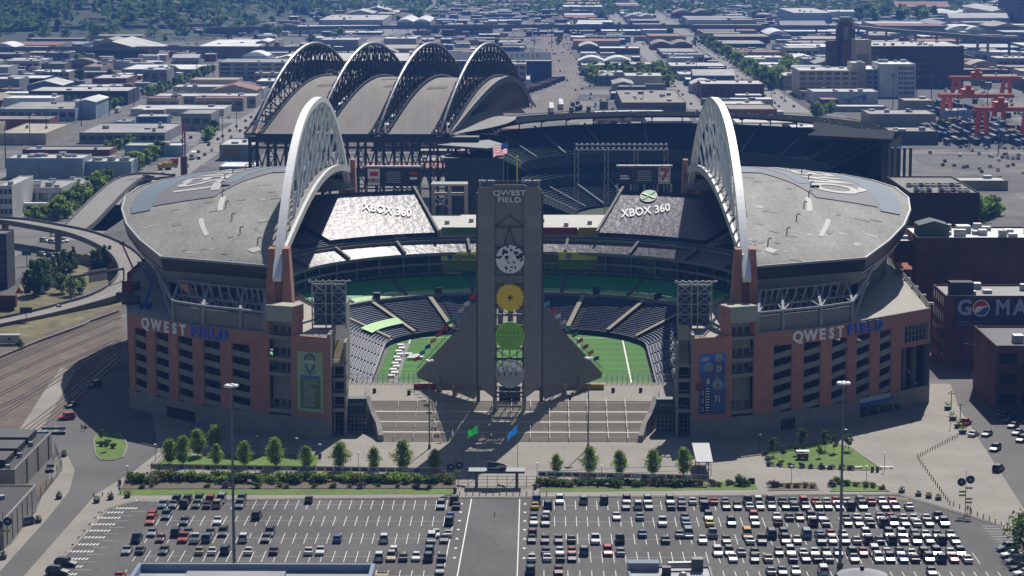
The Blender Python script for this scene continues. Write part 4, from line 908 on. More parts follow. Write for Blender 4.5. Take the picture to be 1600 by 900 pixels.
mb.build('column', BOXG, t); MB().box(p.x-6.6,p.x+6.6,892.6,902,38.0,38.7).build('roof', BOXG, t); MB().box(p.x-6,p.x+6,893.2,901,34.4,34.9).build('floor_slab', BOXG, t); MB().bar((p.x-6,892.8,30),(p.x,892.8,34.4),.5).bar((p.x,892.8,30),(p.x-6,892.8,34.4),.5).build('brace', BOXG, t)
# yellow and navy sponsor panels on the south suites
YEL = mat('sign_yellow', (.82,.70,.06), .6, .05); INK = mat('sign_ink', (.02,.025,.06), .6, 0)
def board(name, label, u0, u1, vt, vb, Y, m, cat='sign', th=.3):
    a = D(u0, vb, Y); b = D(u1, vt, Y); t = thing(name, label, cat, ((a.x+b.x)/2, Y, a.z)); MB().box(a.x,b.x,Y,Y+th,a.z,b.z).build('panel', m, t); return t, a, b
def sign_text(t, s, u, v, Y, size, m, sx=1.0, bold=0.0, name='lettering', spacing=1.0):
    p = D(u, v, Y); tx = text(s, size, .04, bold, spacing); place(tx, (p.x, Y-.06, p.z), (1,0,0), (0,0,1), sx); return tx.build(name, m, t)
t,a,b = board('sponsor_sign', 'yellow sign reading Expedia above the south stand', 689, 746, 395, 407, 823, YEL); sign_text(t, 'Expedia', 723, 401, 823, 2.7, INK, 1, .04)
p = D(703,401,822.9); MB().disc((p.x,p.y,p.z),.9,.05,16).build('globe_emblem', BLUEP, t)
t,a,b = board('sponsor_sign', 'plain yellow sign with round badge right of the scoreboard tower', 873, 933, 394, 406, 823, YEL); p = D(889,400,822.9); MB().disc((p.x,p.y,p.z),1.05,.05,16).build('badge', mat('badge_mauve', (.35,.2,.25), .6, 0), t)
t,a,b = board('glass_panel', 'yellow-green glazed panel below the badge sign', 872, 934, 406.5, 421, 823.4, mat('green_glass', (.10,.14,.02), .25, .1, .5), 'window')
t,a,b = board('glass_panel', 'yellow-green glazed panel below the Expedia sign', 689, 746, 408, 423, 823.4, mat('green_glass', (.10,.14,.02), .25, .1, .5), 'window')
t,a,b = board('sponsor_sign', 'dark sign reading CADILLAC below the glazed panel', 697, 722, 424, 430, 822.8, INK); sign_text(t, 'CADILLAC', 709, 426.5, 822.8, 1.2, LETW)
for u, l in ((713,'left'),(911,'right')):   # winged crest painted on the green covers
    p = D(u, 451, 824); t = thing('crest_sign', f'grey winged crest on the {l} green seat covers', 'sign', p)
    plate([(-4,.6),(-1.5,1.3),(0,1.7),(1.5,1.3),(4,.6),(2.4,.1),(1.2,-1.2),(0,-1.9),(-1.2,-1.2),(-2.4,.1)], p, .2, mat('crest_grey', (.22,.26,.33), .6, .1), 'crest', t)
    plate([(-2.6,.5),(0,1.0),(2.6,.5),(0,-.9)], p-Vector((0,.05,0)), .04, NAVY, 'crest_field', t)
# ---------------------------------------------------------------- roofs
OUT = [(62,645,41.8),(79,657,41.5),(96,668,41.3),(106,694,42.8),(114,720,44.2),(119.5,745,45.8),(122,766,47.3),(121.5,790,48),(117,815,48),(110,838,47.6),(98,858,46.6),(80,870,46),(61.5,880,45.4)]
def outer(t):
    x = t*(len(OUT)-1); k = min(int(x), len(OUT)-2); f = x-k; return tuple(lerp(OUT[k][i], OUT[k+1][i], f) for i in range(3))
def inner(t): return (60.5, 646+236*t, 44.6 + .6*min(1,3*t) + 8.2*math.sin(math.pi*min(1, t**1.12))**.9)
def roofpt(t, w, s, up=0):
    a = inner(t); b = outer(t); z = lerp(a[2], b[2], w) + 1.2*math.sin(math.pi*w)*math.sin(math.pi*t)
    return (W(lerp(a[0],b[0],w), s), lerp(a[1],b[1],w), z+up)
PAL = mat('roof_paint_pale', (.30,.295,.285), .75, .1, .5); PGR = mat('roof_paint_purple', (.10,.097,.115), .75, .12, .4); PBL = mat('roof_paint_blue', (.085,.135,.19), .75, .1, .4)
for s, side in ((-1,'left'),(1,'right')):
    fl = s < 0
    mb = MB(); mb.grid(lambda a, b: roofpt(a, b, s), 120, 28, 0, not fl)
    rf = mb.build('roof', ROOFM, st, smooth=True)
    mb = MB(); mb.grid(lambda a, b: roofpt(a, b*.97, s, -1.3-.8*b), 60, 6, 0, fl); mb.build('roof_soffit', SOFF, st)
    N = 60; T = [k/N for k in range(N+1)]
    e = lambda t, dz, dd=0: (W(outer(t)[0]+dd, s), outer(t)[1] - (dd if t < .17 else 0)*.7, outer(t)[2]+dz)
    mb = MB(); mb.strip([e(t,.3,.3) for t in T],[e(t,-.3,.3) for t in T]); mb.strip([e(t,.3,-.25) for t in T],[e(t,.3,.3) for t in T]); mb.build('roof_gutter', mat('gutter', (.33,.33,.33), .6, .05), st)
    mb = MB(); mb.strip([e(t,-.3,.2) for t in T],[e(t,-3.6,-.5) for t in T]); mb.build('fascia_glass', FASC, st)
    mb = MB(); mb.strip([e(t,-3.6,-.3) for t in T],[e(t,-7.0-1.2*math.sin(math.pi*t),-3.2) for t in T]); mb.build('fascia_panel', FASG, st)
    mb = MB(); mb.strip([e(t,-7.0-1.2*math.sin(math.pi*t),-3.2) for t in T],[(W(outer(t)[0]*.55+30, s), lerp(outer(t)[1],760,.16), 39.5) for t in T]); mb.build('eave_soffit', SOFF, st)
    # inner rim beam
    mb = MB(); I = [(W(60.2,s), inner(t)[1], inner(t)[2]) for t in T]
    mb.strip([(p[0],p[1],p[2]+.5) for p in I],[(p[0],p[1],p[2]-1.7) for p in I]); mb.strip([(p[0]+s*.9,p[1],p[2]+.5) for p in I],[(p[0],p[1],p[2]+.5) for p in I]); mb.build('roof_rim', mat('rim_pale', (.55,.55,.53), .6, .05), st)
    for k in range(12, N-8, 3):    # ribs of the soffit seen through the opening
        t = k/N; mb = MB(); mb.bar((W(61,s),inner(t)[1],inner(t)[2]-2.2), (W(88,s),lerp(inner(t)[1],outer(t)[1],.6),lerp(inner(t)[2],outer(t)[2],.6)-2.6), .7, 1.2); mb.build('roof_rib', METAL, st)
    # painted marks: broad band, blue sweeps, big letters (read from outside)
    def patch(name, t0, t1, w0f, w1f, m, up):
        mb = MB(); mb.grid(lambda a, b: roofpt(lerp(t0,t1,a), lerp(w0f(a), w1f(a), b), s, up), 30, 6, 0, not fl); o = mb.build(name, m, rf); return o
    patch('painted_band', .40, .985, lambda a: .52-.30*min(1,a*2.2), lambda a: .84+.06*a, PGR, .25)
    patch('painted_sweep', .38, .95, lambda a: .86+.02*a-.10*math.sin(3.1*a), lambda a: .96-.03*math.sin(3.1*a), PBL, .30)
    patch('painted_sweep', .60, .985, lambda a: .12+.1*a, lambda a: .30-.05*a, PBL, .30); patch('painted_sweep', .50, .98, lambda a: .44-.14*a, lambda a: .50-.10*a, PBL, .33)
    tx = text('QWEST', 10, 0, .25)
    # subdivide letters: map every vertex onto the roof; text x runs along t, text up runs towards the field
    vv = []
    for v in tx.v:
        if s < 0: t = .61 - v[0]/236*2.25
        else: t = .61 + v[0]/236*2.25
        w = .64 - v[1]/60*2.0; vv.append(roofpt(t, w, s, .42))
    tx.v = vv; tx.build('painted_letters', mat('roof_letter', (.42,.41,.40), .7, .1), rf)
    rr = random.Random(3+s)
    for k in range(44):   # patched and worn strips
        t = rr.uniform(.05,.55); w = rr.uniform(.12,.92); dt = rr.uniform(.004,.02); dw = rr.uniform(.01,.05)
        if rr.random() < .5: dt, dw = dt*.5, dw*1.8
        mb = MB(); mb.grid(lambda a, b: roofpt(t+dt*a, min(.97, w+dw*b), s, .05+k*.002), 3, 3, 0, not fl); mb.build('roof_patch', PAL if k < 16 else mat('roof_patch_mid', (.16,.155,.15), .8, .1), rf)
    for t, w, dt, dw in ((.20,.62,.085,.03),(.31,.48,.085,.03),(.07,.45,.02,.14)):
        mb = MB(); mb.grid(lambda a, b: roofpt(t+dt*a, w+dw*b-.02*a, s, .14), 3, 3, 0, not fl); mb.build('roof_patch', mat('roof_patch_white', (.5,.5,.49), .8, .1), rf)
    for k in range(9):    # hooked vent pipes
        t = .10+k*.075; w = .40+.02*k; p = Vector(roofpt(t, w, s)); mb = MB(); mb.tube([p, p+Vector((0,0,1.6)), p+Vector((.5,0,2.0)), p+Vector((1.0,0,1.7))], .16); 
        if k == 5: mb.box(p.x+.3,p.x+2.6,p.y-.8,p.y+.8,p.z,p.z+.9)
        mb.build('vent_pipe', METALD, rf)
    # ------------------------------------------------------------ the arch
    CY, HL = 762.0, 121.0
    def chord(y):
        q = (y-CY)/HL; pw = 2.75 if q < 0 else 1.95
        q = max(-1, min(1, q)); return 39.0+38.7*(1-abs(q)**pw)
    ar = []
    ns = 90
    for k in range(ns+1):
        a = math.pi*k/ns; y = CY - HL*math.cos(a); ar.append((y, chord(y)))
    XC = 61.6
    mb = MB(); w0, h0 = 1.1, 1.3
    for k in range(ns):
        (y0,z0),(y1,z1) = ar[k], ar[k+1]
        mb.bar((W(XC,s),y0,z0),(W(XC,s),y1,z1), w0*2, h0*1.3)
    mb.build('arch_chord', WHITE, st)
    nl = 23; LATW = mat('lattice_white', (.74,.75,.77), .5, .05)
    def cn(k):   # k-th lattice node on the chord, evenly along its length
        y = CY - HL*math.cos(math.pi*(k+.35)/(nl+.7)); return Vector((W(XC,s), y, chord(y)))
    def rn(k, off):
        t = min(.985, max(.015, (k+.6)/(nl+1.2))); p = inner(t); wv = off/50.0; q = roofpt(t, wv, s); return Vector((q[0], q[1], q[2]))
    def landing(y, wv):
        t = min(.985, max(.015, (y-646)/236)); return Vector(roofpt(t, wv/50.0, s))
    for k in range(1, nl):
        c = cn(k); q = (c.y-CY)/HL
        for fam in (1, -1):            # fans leaning towards the crown from either end, crossing in the middle
            if fam*q > .34: continue
            dz = max(2.0, c.z-49.0); p1 = landing(c.y+fam*dz*.88, 2.2)
            if c.z-p1.z < 2.0: continue
            MB().bar(c+Vector((-s*.5,0,-.5)), p1, .52, .8).build('lattice_bar', LATW, st)
            if abs(q) < .62: MB().bar(c+Vector((s*.9,0,-.4)), landing(c.y+fam*dz*.88, 6.5), .42, .5).build('lattice_bar', LATW, st)
    # ------------------------------------------------------------ pylons (front and back)
    for (yc, zb, zt, nm) in ((648, 20, 46.5, 'front'), (884, 0, 48.5, 'back')):
        mb = MB(); a = 4.3; b = 2.7
        for sg in (-1, 1):
            xo0 = W(XC,s)+sg*a; xi0 = W(XC,s)+sg*1.0; xo1 = W(XC,s)+sg*b
            lo = [(min(xo0,xi0),yc-4,zb),(max(xo0,xi0),yc-4,zb),(max(xo0,xi0),yc+5,zb),(min(xo0,xi0),yc+5,zb)]
            hi = [(min(xo1,xi0),yc-2.2,zt),(max(xo1,xi0),yc-2.2,zt),(max(xo1,xi0),yc+3.5,zt),(min(xo1,xi0),yc+3.5,zt)]
            mb.hexa(lo, hi)
        mb.box(W(XC,s)-1.1,W(XC,s)+1.1,yc-1.2,yc+4,zb,zt-3.5)
        mb.build('arch_pylon', BRICK, st)
# ================================================================= north wings, stairs, tower
FPTS = [(47,624.5),(63,631.5),(83.5,644),(104,664),(115.5,676)]
def FY(dx):
    for (a, ya), (b, yb) in zip(FPTS[:-1], FPTS[1:]):
        if dx <= b: return ya + (yb-ya)*(dx-a)/(b-a)
    return FPTS[-1][1]
def FN(dx):   # unit normal pointing into the building (dx,Y)
    e = .6; d = Vector((2*e, FY(min(115.5,dx+e))-FY(max(47,dx-e)))).normalized(); return Vector((-d.y, d.x))
def wallseg(mb, s, d0, d1, z0, z1, th=.7, off=0.0, z0b=None, z1b=None, m=0):
    """wall slab following the facade between two offsets from the axis; z0b/z1b give the heights at d1 (sloped spandrels)"""
    cuts = [d0] + [p[0] for p in FPTS if d0 < p[0] < d1] + [d1]
    z0b = z0 if z0b is None else z0b; z1b = z1 if z1b is None else z1b
    for a, b in zip(cuts[:-1], cuts[1:]):
        fa = (a-d0)/(d1-d0); fb = (b-d0)/(d1-d0); nm = FN((a+b)/2)
        P = [(a+nm.x*off, FY(a)+nm.y*off), (b+nm.x*off, FY(b)+nm.y*off), (b+nm.x*(off+th), FY(b)+nm.y*(off+th)), (a+nm.x*(off+th), FY(a)+nm.y*(off+th))]
        zz0 = [lerp(z0,z0b,fa), lerp(z0,z0b,fb), lerp(z0,z0b,fb), lerp(z0,z0b,fa)]; zz1 = [lerp(z1,z1b,fa), lerp(z1,z1b,fb), lerp(z1,z1b,fb), lerp(z1,z1b,fa)]
        A = [(W(p[0],s),p[1],z) for p, z in zip(P, zz0)]; B = [(W(p[0],s),p[1],z) for p, z in zip(P, zz1)]
        if s < 0: A = A[::-1]; B = B[::-1]
        mb.hexa(A, B, m)
OPEN = [(68.3,73.4),(76.7,81.5),(84.7,89.3),(92.2,96.4),(99.3,103.0)]
FRM = mat('frame_grey', (.33,.34,.36), .85, .05, spec=.2)
DOORG = mat('shop_green', (.03,.16,.05), .5, .1)
for s, side in ((-1,'left'),(1,'right')):
    E = 115.5 if s > 0 else 105.2
    t = thing('stadium_wing', f'{side} brick entrance wing of the stadium with tall parking-deck openings', 'building', (W(80,s), 640, 0))
    mb = MB(); wallseg(mb, s, 47, E, -.05, 4.6, .9, -.12); mb.build('plinth', CONCW, t)
    mb = MB(); wallseg(mb, s, 47, E, 4.6, 4.95, .5, -.3); mb.build('plinth_ledge', CONCW, t)
    mb = MB(); wallseg(mb, s, 47, 57, 4.95, 26.2); mb.build('brick_panel', BRICK, t)
    edges = [63] + [v for o in OPEN for v in o] + [106.2 if s > 0 else 105.2]
    for a, b in zip(edges[0::2], edges[1::2]):
        mb = MB(); wallseg(mb, s, a, b, 4.95, 22.6); mb.build('brick_pier', BRICK, t)
    mb = MB(); wallseg(mb, s, 63, E, 22.6, 26.2); mb.build('brick_parapet', BRICK, t)
    mb = MB(); wallseg(mb, s, 63, E, 26.2, 26.45, 1.0, -.06); mb.build('coping', CONCW, t)
    for i, (a, b) in enumerate(OPEN):
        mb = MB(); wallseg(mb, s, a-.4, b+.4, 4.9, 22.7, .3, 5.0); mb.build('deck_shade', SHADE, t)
        for k in range(5):
            z = 4.95 + k*3.5; sl = (.9 if s > 0 else .55)*(1 if True else -1)
            mb = MB(); wallseg(mb, s, a+.02, b-.02, z-.2, z+1.35, .35, .25, z-.2+sl, z+1.35+sl); mb.build('spandrel', CONCW, t)
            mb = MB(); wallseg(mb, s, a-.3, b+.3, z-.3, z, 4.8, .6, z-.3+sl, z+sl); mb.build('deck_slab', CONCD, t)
    if s > 0:
        # glazed corner above a deep open bay
        mb = MB(); wallseg(mb, s, 106.9, 114.6, 18.0, 22.5, .1, .35); mb.build('corner_glazing', SUITE, t)
        mb = MB(); wallseg(mb, s, 106.2, 115.5, 16.6, 18.0); wallseg(mb, s, 106.2, 106.9, 18, 22.6); wallseg(mb, s, 114.6, 115.5, 18, 22.6); mb.build('brick_frame', BRICK, t)
        for k in range(7): d_ = 107.2+k*1.15; mb = MB(); wallseg(mb, s, d_, d_+.16, 18, 22.6, .2, .2); mb.build('mullion', METAL, t)
        for z in (19.5, 21): mb = MB(); wallseg(mb, s, 106.9, 114.6, z, z+.12, .2, .2); mb.build('transom', METAL, t)
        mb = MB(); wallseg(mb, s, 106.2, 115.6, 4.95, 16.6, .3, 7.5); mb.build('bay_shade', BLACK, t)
        for d_ in (109, 112.2): mb = MB(); wallseg(mb, s, d_, d_+.9, 0, 16.7, .9, 2.2); mb.build('bay_column', CONCD, t)
        mb = MB(); wallseg(mb, s, 114.4, 115.5, 0, 16.7, 1.2); mb.build('corner_column', SHADE, t)
    # recess with stacked window decks, pale panel on top
    mb = MB(); wallseg(mb, s, 57, 63, 4.95, 29.4, .4, 2.2); mb.build('recess_wall', CONCW, t)
    mb = MB(); wallseg(mb, s, 56.6, 64, 29.4, 33.6, 6, .4); mb.build('pale_panel', mat('pale_panel', (.36,.36,.29), .8, .06, .4), t)
    for z in (7.0, 16.6, 20.6, 26.3):
        mb = MB(); wallseg(mb, s, 57.02, 62.98, z-1.4, z-.5, 2.1, .1); mb.build('balcony_slab', CONCW, t)
        for k in range(3): d_ = 57.6+k*1.8; mb = MB(); wallseg(mb, s, d_, d_+1.3, z-.2, z+1.7, .1, 2.05); mb.build('window', GLASS, t)
    mb = MB(); wallseg(mb, s, 56.4, 57, 26, 33.5, 5, .5); mb.build('brick_return', BRICK, t); mb = MB(); wallseg(mb, s, 63, 63.6, 26, 29.4, 2.5, 0); mb.build('brick_return', BRICK, t)
    # terrace floor, inner side wall, outer side wall
    ter = [(47.2,625.3),(63,632.4),(83.5,645),(104,665),(115.3,677),(117.5,740),(118,800),(112,800),(105,740),(90,690),(47.2,690)]
    if s < 0: ter = [(47.2,625.3),(63,632.4),(83.5,645),(105,665.2),(115,716),(118,760),(118,800),(112,800),(105,740),(90,690),(47.2,690)]
    ter = [(W(p[0],s),p[1]) for p in ter]
    if s < 0: ter = ter[::-1]
    MB().sheet(ter, 26.0).build('terrace', mat('terrace_paving', (.36,.335,.29), .85, .1, .8), t)
    mb = MB(); mb.hexa([(W(46.3,s),625,-.05),(W(47.1,s),625.0,-.05),(W(47.1,s),690,-.05),(W(46.3,s),690,-.05)][::s],[(W(46.3,s),625,27),(W(47.1,s),625.0,27),(W(47.1,s),690,27),(W(46.3,s),690,27)][::s]); mb.build('side_wall', CONCW, t)
    mb = MB(); mb.strip([(W(E,s),676.5 if s > 0 else 665,0),(W(117.6,s),740,0),(W(118.2,s),800,0),(W(110,s),850,0),(W(90,s),882,0)],[(W(E,s),676.5 if s > 0 else 665,27),(W(117.6,s),740,27),(W(118.2,s),800,27),(W(110,s),850,27),(W(90,s),882,27)]); mb.build('outer_wall', BRICK, t)
    # set-back bowl wall on the terrace and the white steel frame under the roof
    mb = MB(); wallseg(mb, s, 64.2, 91.6, 26.1, 30.6, .3, 1.3); mb.build('bowl_wall', mat('bowl_wall_grey', (.23,.215,.20), .85, .08, .4), t)
    fp = lambda dx, back: (W(dx + FN(dx).x*back, s), FY(dx) + FN(dx).y*back)
    cols_ = (64.6, 71.4, 82.0, 91.5)
    tops = {64.6:(66,651.5,34.6), 71.4:(72,655.5,34.4), 82.0:(82,662.5,34.2), 91.5:(91,668.5,34.0)}
    for c in cols_:
        x, y = fp(c, 1.0); tp = tops[c]; mid = Vector((x,y,31.5))
        MB().bar((x,y,26.1), mid, .7, .7).bar(mid, (W(tp[0],s),tp[1],tp[2]+1.2), .7, .7).build('frame_column', FRM, t)
    for a, b in zip(cols_[:-1], cols_[1:]):
        pa = Vector((*fp(a,1.0),31.5)); pb = Vector((*fp(b,1.0),31.5)); ta = Vector((W(tops[a][0],s),tops[a][1],tops[a][2])); tb = Vector((W(tops[b][0],s),tops[b][1],tops[b][2]))
        MB().bar(pa, pb, .55, .55).build('frame_beam', FRM, t)
        MB().bar(pa, (pa+pb)/2*.35+(ta+tb)/2*.65+Vector((0,4,0)), .35, .35).bar(pb, (pa+pb)/2*.35+(ta+tb)/2*.65+Vector((0,4,0)), .35, .35).build('frame_brace', FRM, t)
        for k in range(4):
            f = k/4; q = pa.lerp(pb, f)+Vector((0,9,-3)); r = ta.lerp(tb, f)+Vector((0,8,2)); MB().bar(q, r, .4, .4).build('inner_column', FRM, t)
            MB().bar(q+Vector((0,0,1)), pa.lerp(pb, f+.22)+Vector((0,10,4.5)), .35, .35).build('inner_brace', FRM, t)
        MB().bar(pa+Vector((0,9,.5)), pb+Vector((0,9,.5)), .5, .5).bar(pa+Vector((0,12,4)), pb+Vector((0,12,4)), .4, .4).build('inner_beam', FRM, t)
    x, y = fp(91.5,1.0); MB().bar((x,y,31.5), (W(104,s),694,39.5), .6, .6).bar((x,y,26.2), (W(101,s),686,38), .5, .5).bar((x,y,31.5),(W(100,s),690,31.5),.5,.5).build('corner_strut', FRM, t)
    # back of the bowl, coloured dark for the shade inside, seen through the frame
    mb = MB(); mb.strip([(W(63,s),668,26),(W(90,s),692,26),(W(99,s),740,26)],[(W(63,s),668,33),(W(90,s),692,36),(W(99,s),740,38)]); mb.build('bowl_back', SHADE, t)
    # raking stair from the pylon down to the inner block
    MB().bar((W(57,s),650,33), (W(48,s),668,24.5), 1.6, .7).bar((W(57,s),649,34.2), (W(48,s),667,25.7), .2, .2).build('raking_stair', CONCW, t)
    # open stair tower at the inner end of the wing
    x0, x1 = sorted((W(42.6,s), W(46.2,s)))
    tt = thing('stair_tower', f'open concrete stair tower with stacked landings on the {side} of the great steps', 'tower', ((x0+x1)/2, 628, 0))
    MB().box(x0,x1,634.5,635.1,0,24).build('back_wall', CONCD, tt)
    xo = W(42.9,s); MB().box(xo-.3,xo+.3,627.6,634.5,0,24.5).build('end_wall', CONCW, tt)
    for z in (7, 11, 15, 18.9):
        MB().box(x0,x1,627.8,634.5,z-.4,z).build('landing', CONCW, tt); MB().box(x0,x1,627.6,627.85,z+.15,z+.25).box(x0,x1,627.6,627.85,z+1.0,z+1.1).build('guard_rail', METAL, tt)
        MB().box(x0,x1,627.55,627.8,z-.7,z+.1).build('landing_edge', CONCW, tt)
    MB().hexa([(x0+.3,627.9,19.1),(x1-.3,627.9,19.1),(x1-.3,634.4,19.1),(x0+.3,634.4,19.1)],[(x0+.3,627.9,19.3),(x1-.3,627.9,19.3),(x1-.3,634.4,24.0),(x0+.3,634.4,24.0)]).build('upper_flight', mat('tan_stair', (.38,.30,.13), .8, .1), tt)
    # gate block with dark green sign, and concrete cheek wall
    ga, gb = sorted((W(37.8,s), W(46.0,s)))
    gt = thing('gate_block', f'dark green gate block with grid gate on the {side} of the great steps', 'gate', ((ga+gb)/2, 632, 0))
    MB().box(ga,gb,632.3,636,4.6,8.9).build('sign_wall', mat('gate_green', (.015,.04,.035), .6, .1), gt)
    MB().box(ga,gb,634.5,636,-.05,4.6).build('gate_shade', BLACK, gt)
    gr = MB()
    for k in range(9): x = lerp(ga+.1,gb-.1,k/8); gr.box(x-.08,x+.08,632.4,632.6,0,4.6)
    for k in range(5): gr.box(ga,gb,632.36,632.58,.1+k*1.1,.25+k*1.1)
    gr.build('grid_gate', METAL, gt)
    tx = text('Home of The 12th MAN' if s < 0 else 'Home of The 12th MAN', .95, .03); place(tx, ((ga+gb)/2, 632.2, 7.4), (1,0,0), (0,0,1), .72); tx.build('lettering', mat('letter_teal', (.3,.42,.4), .6, 0), gt)
    # cheek wall
    pts = [(W(38,s),648,9.0),(W(37.3,s),641,8.0),(W(35.5,s),634,5.0),(W(33.8,s),628,3.6),(W(32.6,s),621,1.6)]
    mb = MB(); 
    for a, b in zip(pts[:-1], pts[1:]):
        w_ = s*1.3; A = [(a[0],a[1],-.05),(a[0]+w_,a[1],-.05),(b[0]+w_,b[1],-.05),(b[0],b[1],-.05)]; B = [(a[0],a[1],a[2]),(a[0]+w_,a[1],a[2]),(b[0]+w_,b[1],b[2]),(b[0],b[1],b[2])]
        if s > 0: A = A[::-1]; B = B[::-1]
        mb.hexa(A, B)
    tag(mb.build('cheek_wall', CONCW, loc=(W(36,s),634,0)), f'sloping concrete cheek wall along the {side} of the great steps', 'wall')
    # facade letters QWEST FIELD
    L0 = D(282 if s < 0 else 1313, 522, 648)
    sgn = thing('stadium_sign', f'QWEST FIELD letters in white and blue across the {side} wing', 'sign', (L0.x, FY(abs(L0.x-AX)), 24.3))
    a0, b0 = (74.2, 100.5) if s < 0 else (73.2, 100.0)
    seq = [('Q',1.15),('W',1.5),('E',.95),('S',.98),('T',.98),(' ',.2),('F',.92),('I',.5),('E',.92),('L',.86),('D',1.08)]; tot = sum(q[1] for q in seq); acc = 0
    for k, (ch, wch) in enumerate(seq):
        f = (acc+wch/2)/tot; acc += wch
        if ch == ' ': continue
        dx = lerp(a0, b0, f) if s > 0 else lerp(b0, a0, f)
        nm = FN(dx); p = Vector((W(dx-nm.x*.3, s), FY(dx)-nm.y*.3, 24.35)); tang = Vector((nm.y, -nm.x, 0)) if s > 0 else Vector((nm.y, nm.x, 0))
        tx = text(ch, 4.0, .2, .14); place(tx, p, tang, (0,0,1), 1.05); tx.build('letter', mat('letter_white', (.85,.85,.85), .6, 0) if k < 5 else mat('letter_blue', (.025,.13,.62), .5, 0), sgn)
# shop front on the right wing, doors
t = thing('shop_front', 'blue and green shop front at the foot of the right wing', 'shop', (W(100,1), FY(100), 0))
mb = MB(); wallseg(mb, 1, 93.5, 103.5, 0, 3.0, .1, -.18); mb.build('window', SUITE, t)
mb = MB(); wallseg(mb, 1, 93.5, 103.5, 3.0, 3.9, .6, -.7); mb.build('awning', BLUEP, t)
mb = MB(); wallseg(mb, 1, 93.0, 102.5, 3.9, 5.2, .2, -.35); mb.build('sign_board', mat('shop_sign', (.38,.48,.46), .6, .1), t)
for d_ in (95.5, 99, 101.5): mb = MB(); wallseg(mb, 1, d_, d_+.8, .2, 2.6, .1, -.22); mb.build('green_panel', DOORG, t)
for s, a, b, l in ((1,70.5,74.5,'row of dark entrance doors at the foot of the right wing'),(1,104,106,'dark double door left of the deep corner bay of right wing'),(-1,84,93,'row of dark shop windows at the foot of the left wing')):
    t = thing('entrance_doors', l, 'door', (W(a,s), FY(a), 0)); n = 5
    for k in range(n): mb = MB(); wallseg(mb, s, lerp(a,b,k/n)+.06, lerp(a,b,(k+1)/n)-.06, 0, 2.9, .1, -.2); mb.build('door_leaf', GLASS, t)
# posters
def wing_banner(s, d0, d1, z0, z1, label, base):
    p = Vector((W((d0+d1)/2,s), FY((d0+d1)/2), z0)); t = thing('wall_banner', label, 'banner', p)
    mb = MB(); wallseg(mb, s, d0, d1, z0, z1, .06, -.12); mb.build('sheet', base, t)
    a = (W(d0,s), FY(d0)) if s > 0 else (W(d1,s), FY(d1)); b = (W(d1,s), FY(d1)) if s > 0 else (W(d0,s), FY(d0))
    xd = Vector((b[0]-a[0], b[1]-a[1], 0)); wd = xd.length; xd.normalize(); nrm = Vector((xd.y, -xd.x, 0)); H = z1-z0
    def pt(fx, fy, lift=.16): return Vector((a[0],a[1],z0)) + xd*(wd*fx) + Vector((0,0,H*fy)) + nrm*lift
    def shape(name, pts, m, lift=.16):
        tri = tessellate_polygon([[Vector((q[0], q[1], 0)) for q in pts]]); mb = MB()
        mb.v = [tuple(pt(*q, lift)) for q in pts]; mb.f = [tuple(k) for k in tri]; mb.m = [0]*len(tri); return mb.build(name, m, t)
    def words(name, s_, fx, fy, size, m, sx=.8, lift=.2): tx = text(s_, size, .02); place(tx, pt(fx, fy, lift), xd, (0,0,1), sx); return tx.build(name, m, t)
    return t, shape, words
PALEG = mat('banner_pale_green', (.36,.46,.27), .7, .05); OLIVE = mat('banner_olive', (.13,.17,.035), .7, .08)
# left: pale green banner, px 453-497 x 555-651
t, shape, words = wing_banner(-1, 48.3, 55.2, 6.6, 22.2, 'pale green banner with a crest above a long list of fixtures, on left wing', PALEG)
shape('list_field', [(.12,.05),(.9,.05),(.9,.54),(.12,.54)], OLIVE)
shape('title_bar', [(.12,.55),(.9,.55),(.9,.605),(.12,.605)], mat('banner_blue', (.07,.15,.38), .6, 0), .18)
CB = mat('crest_blue', (.05,.08,.17), .6, 0)
shape('crest', [(.5,.64),(.34,.72),(.27,.82),(.3,.93),(.5,.985),(.7,.93),(.73,.82),(.66,.72)], CB, .18)
shape('crest_shield', [(.5,.67),(.39,.74),(.34,.82),(.36,.91),(.5,.95),(.64,.91),(.66,.82),(.61,.74)], mat('crest_green', (.22,.33,.06), .6, 0), .2)
shape('crest_band', [(.24,.80),(.76,.80),(.78,.86),(.22,.86)], HAWKG, .22); shape('crest_point', [(.5,.69),(.42,.78),(.58,.78)], HAWKG, .22)
shape('ribbon', [(.25,.70),(.40,.66),(.5,.64),(.6,.66),(.75,.70),(.72,.66),(.5,.61),(.28,.66)], mat('crest_steel', (.2,.26,.34), .6, 0), .21)
rb = random.Random(2)
for k in range(14):
    y = .50-k*.032; w = rb.uniform(.28,.56); shape('list_line', [(.25,y),(.25+w,y),(.25+w,y+.011),(.25,y+.011)], HAWKG, .18)
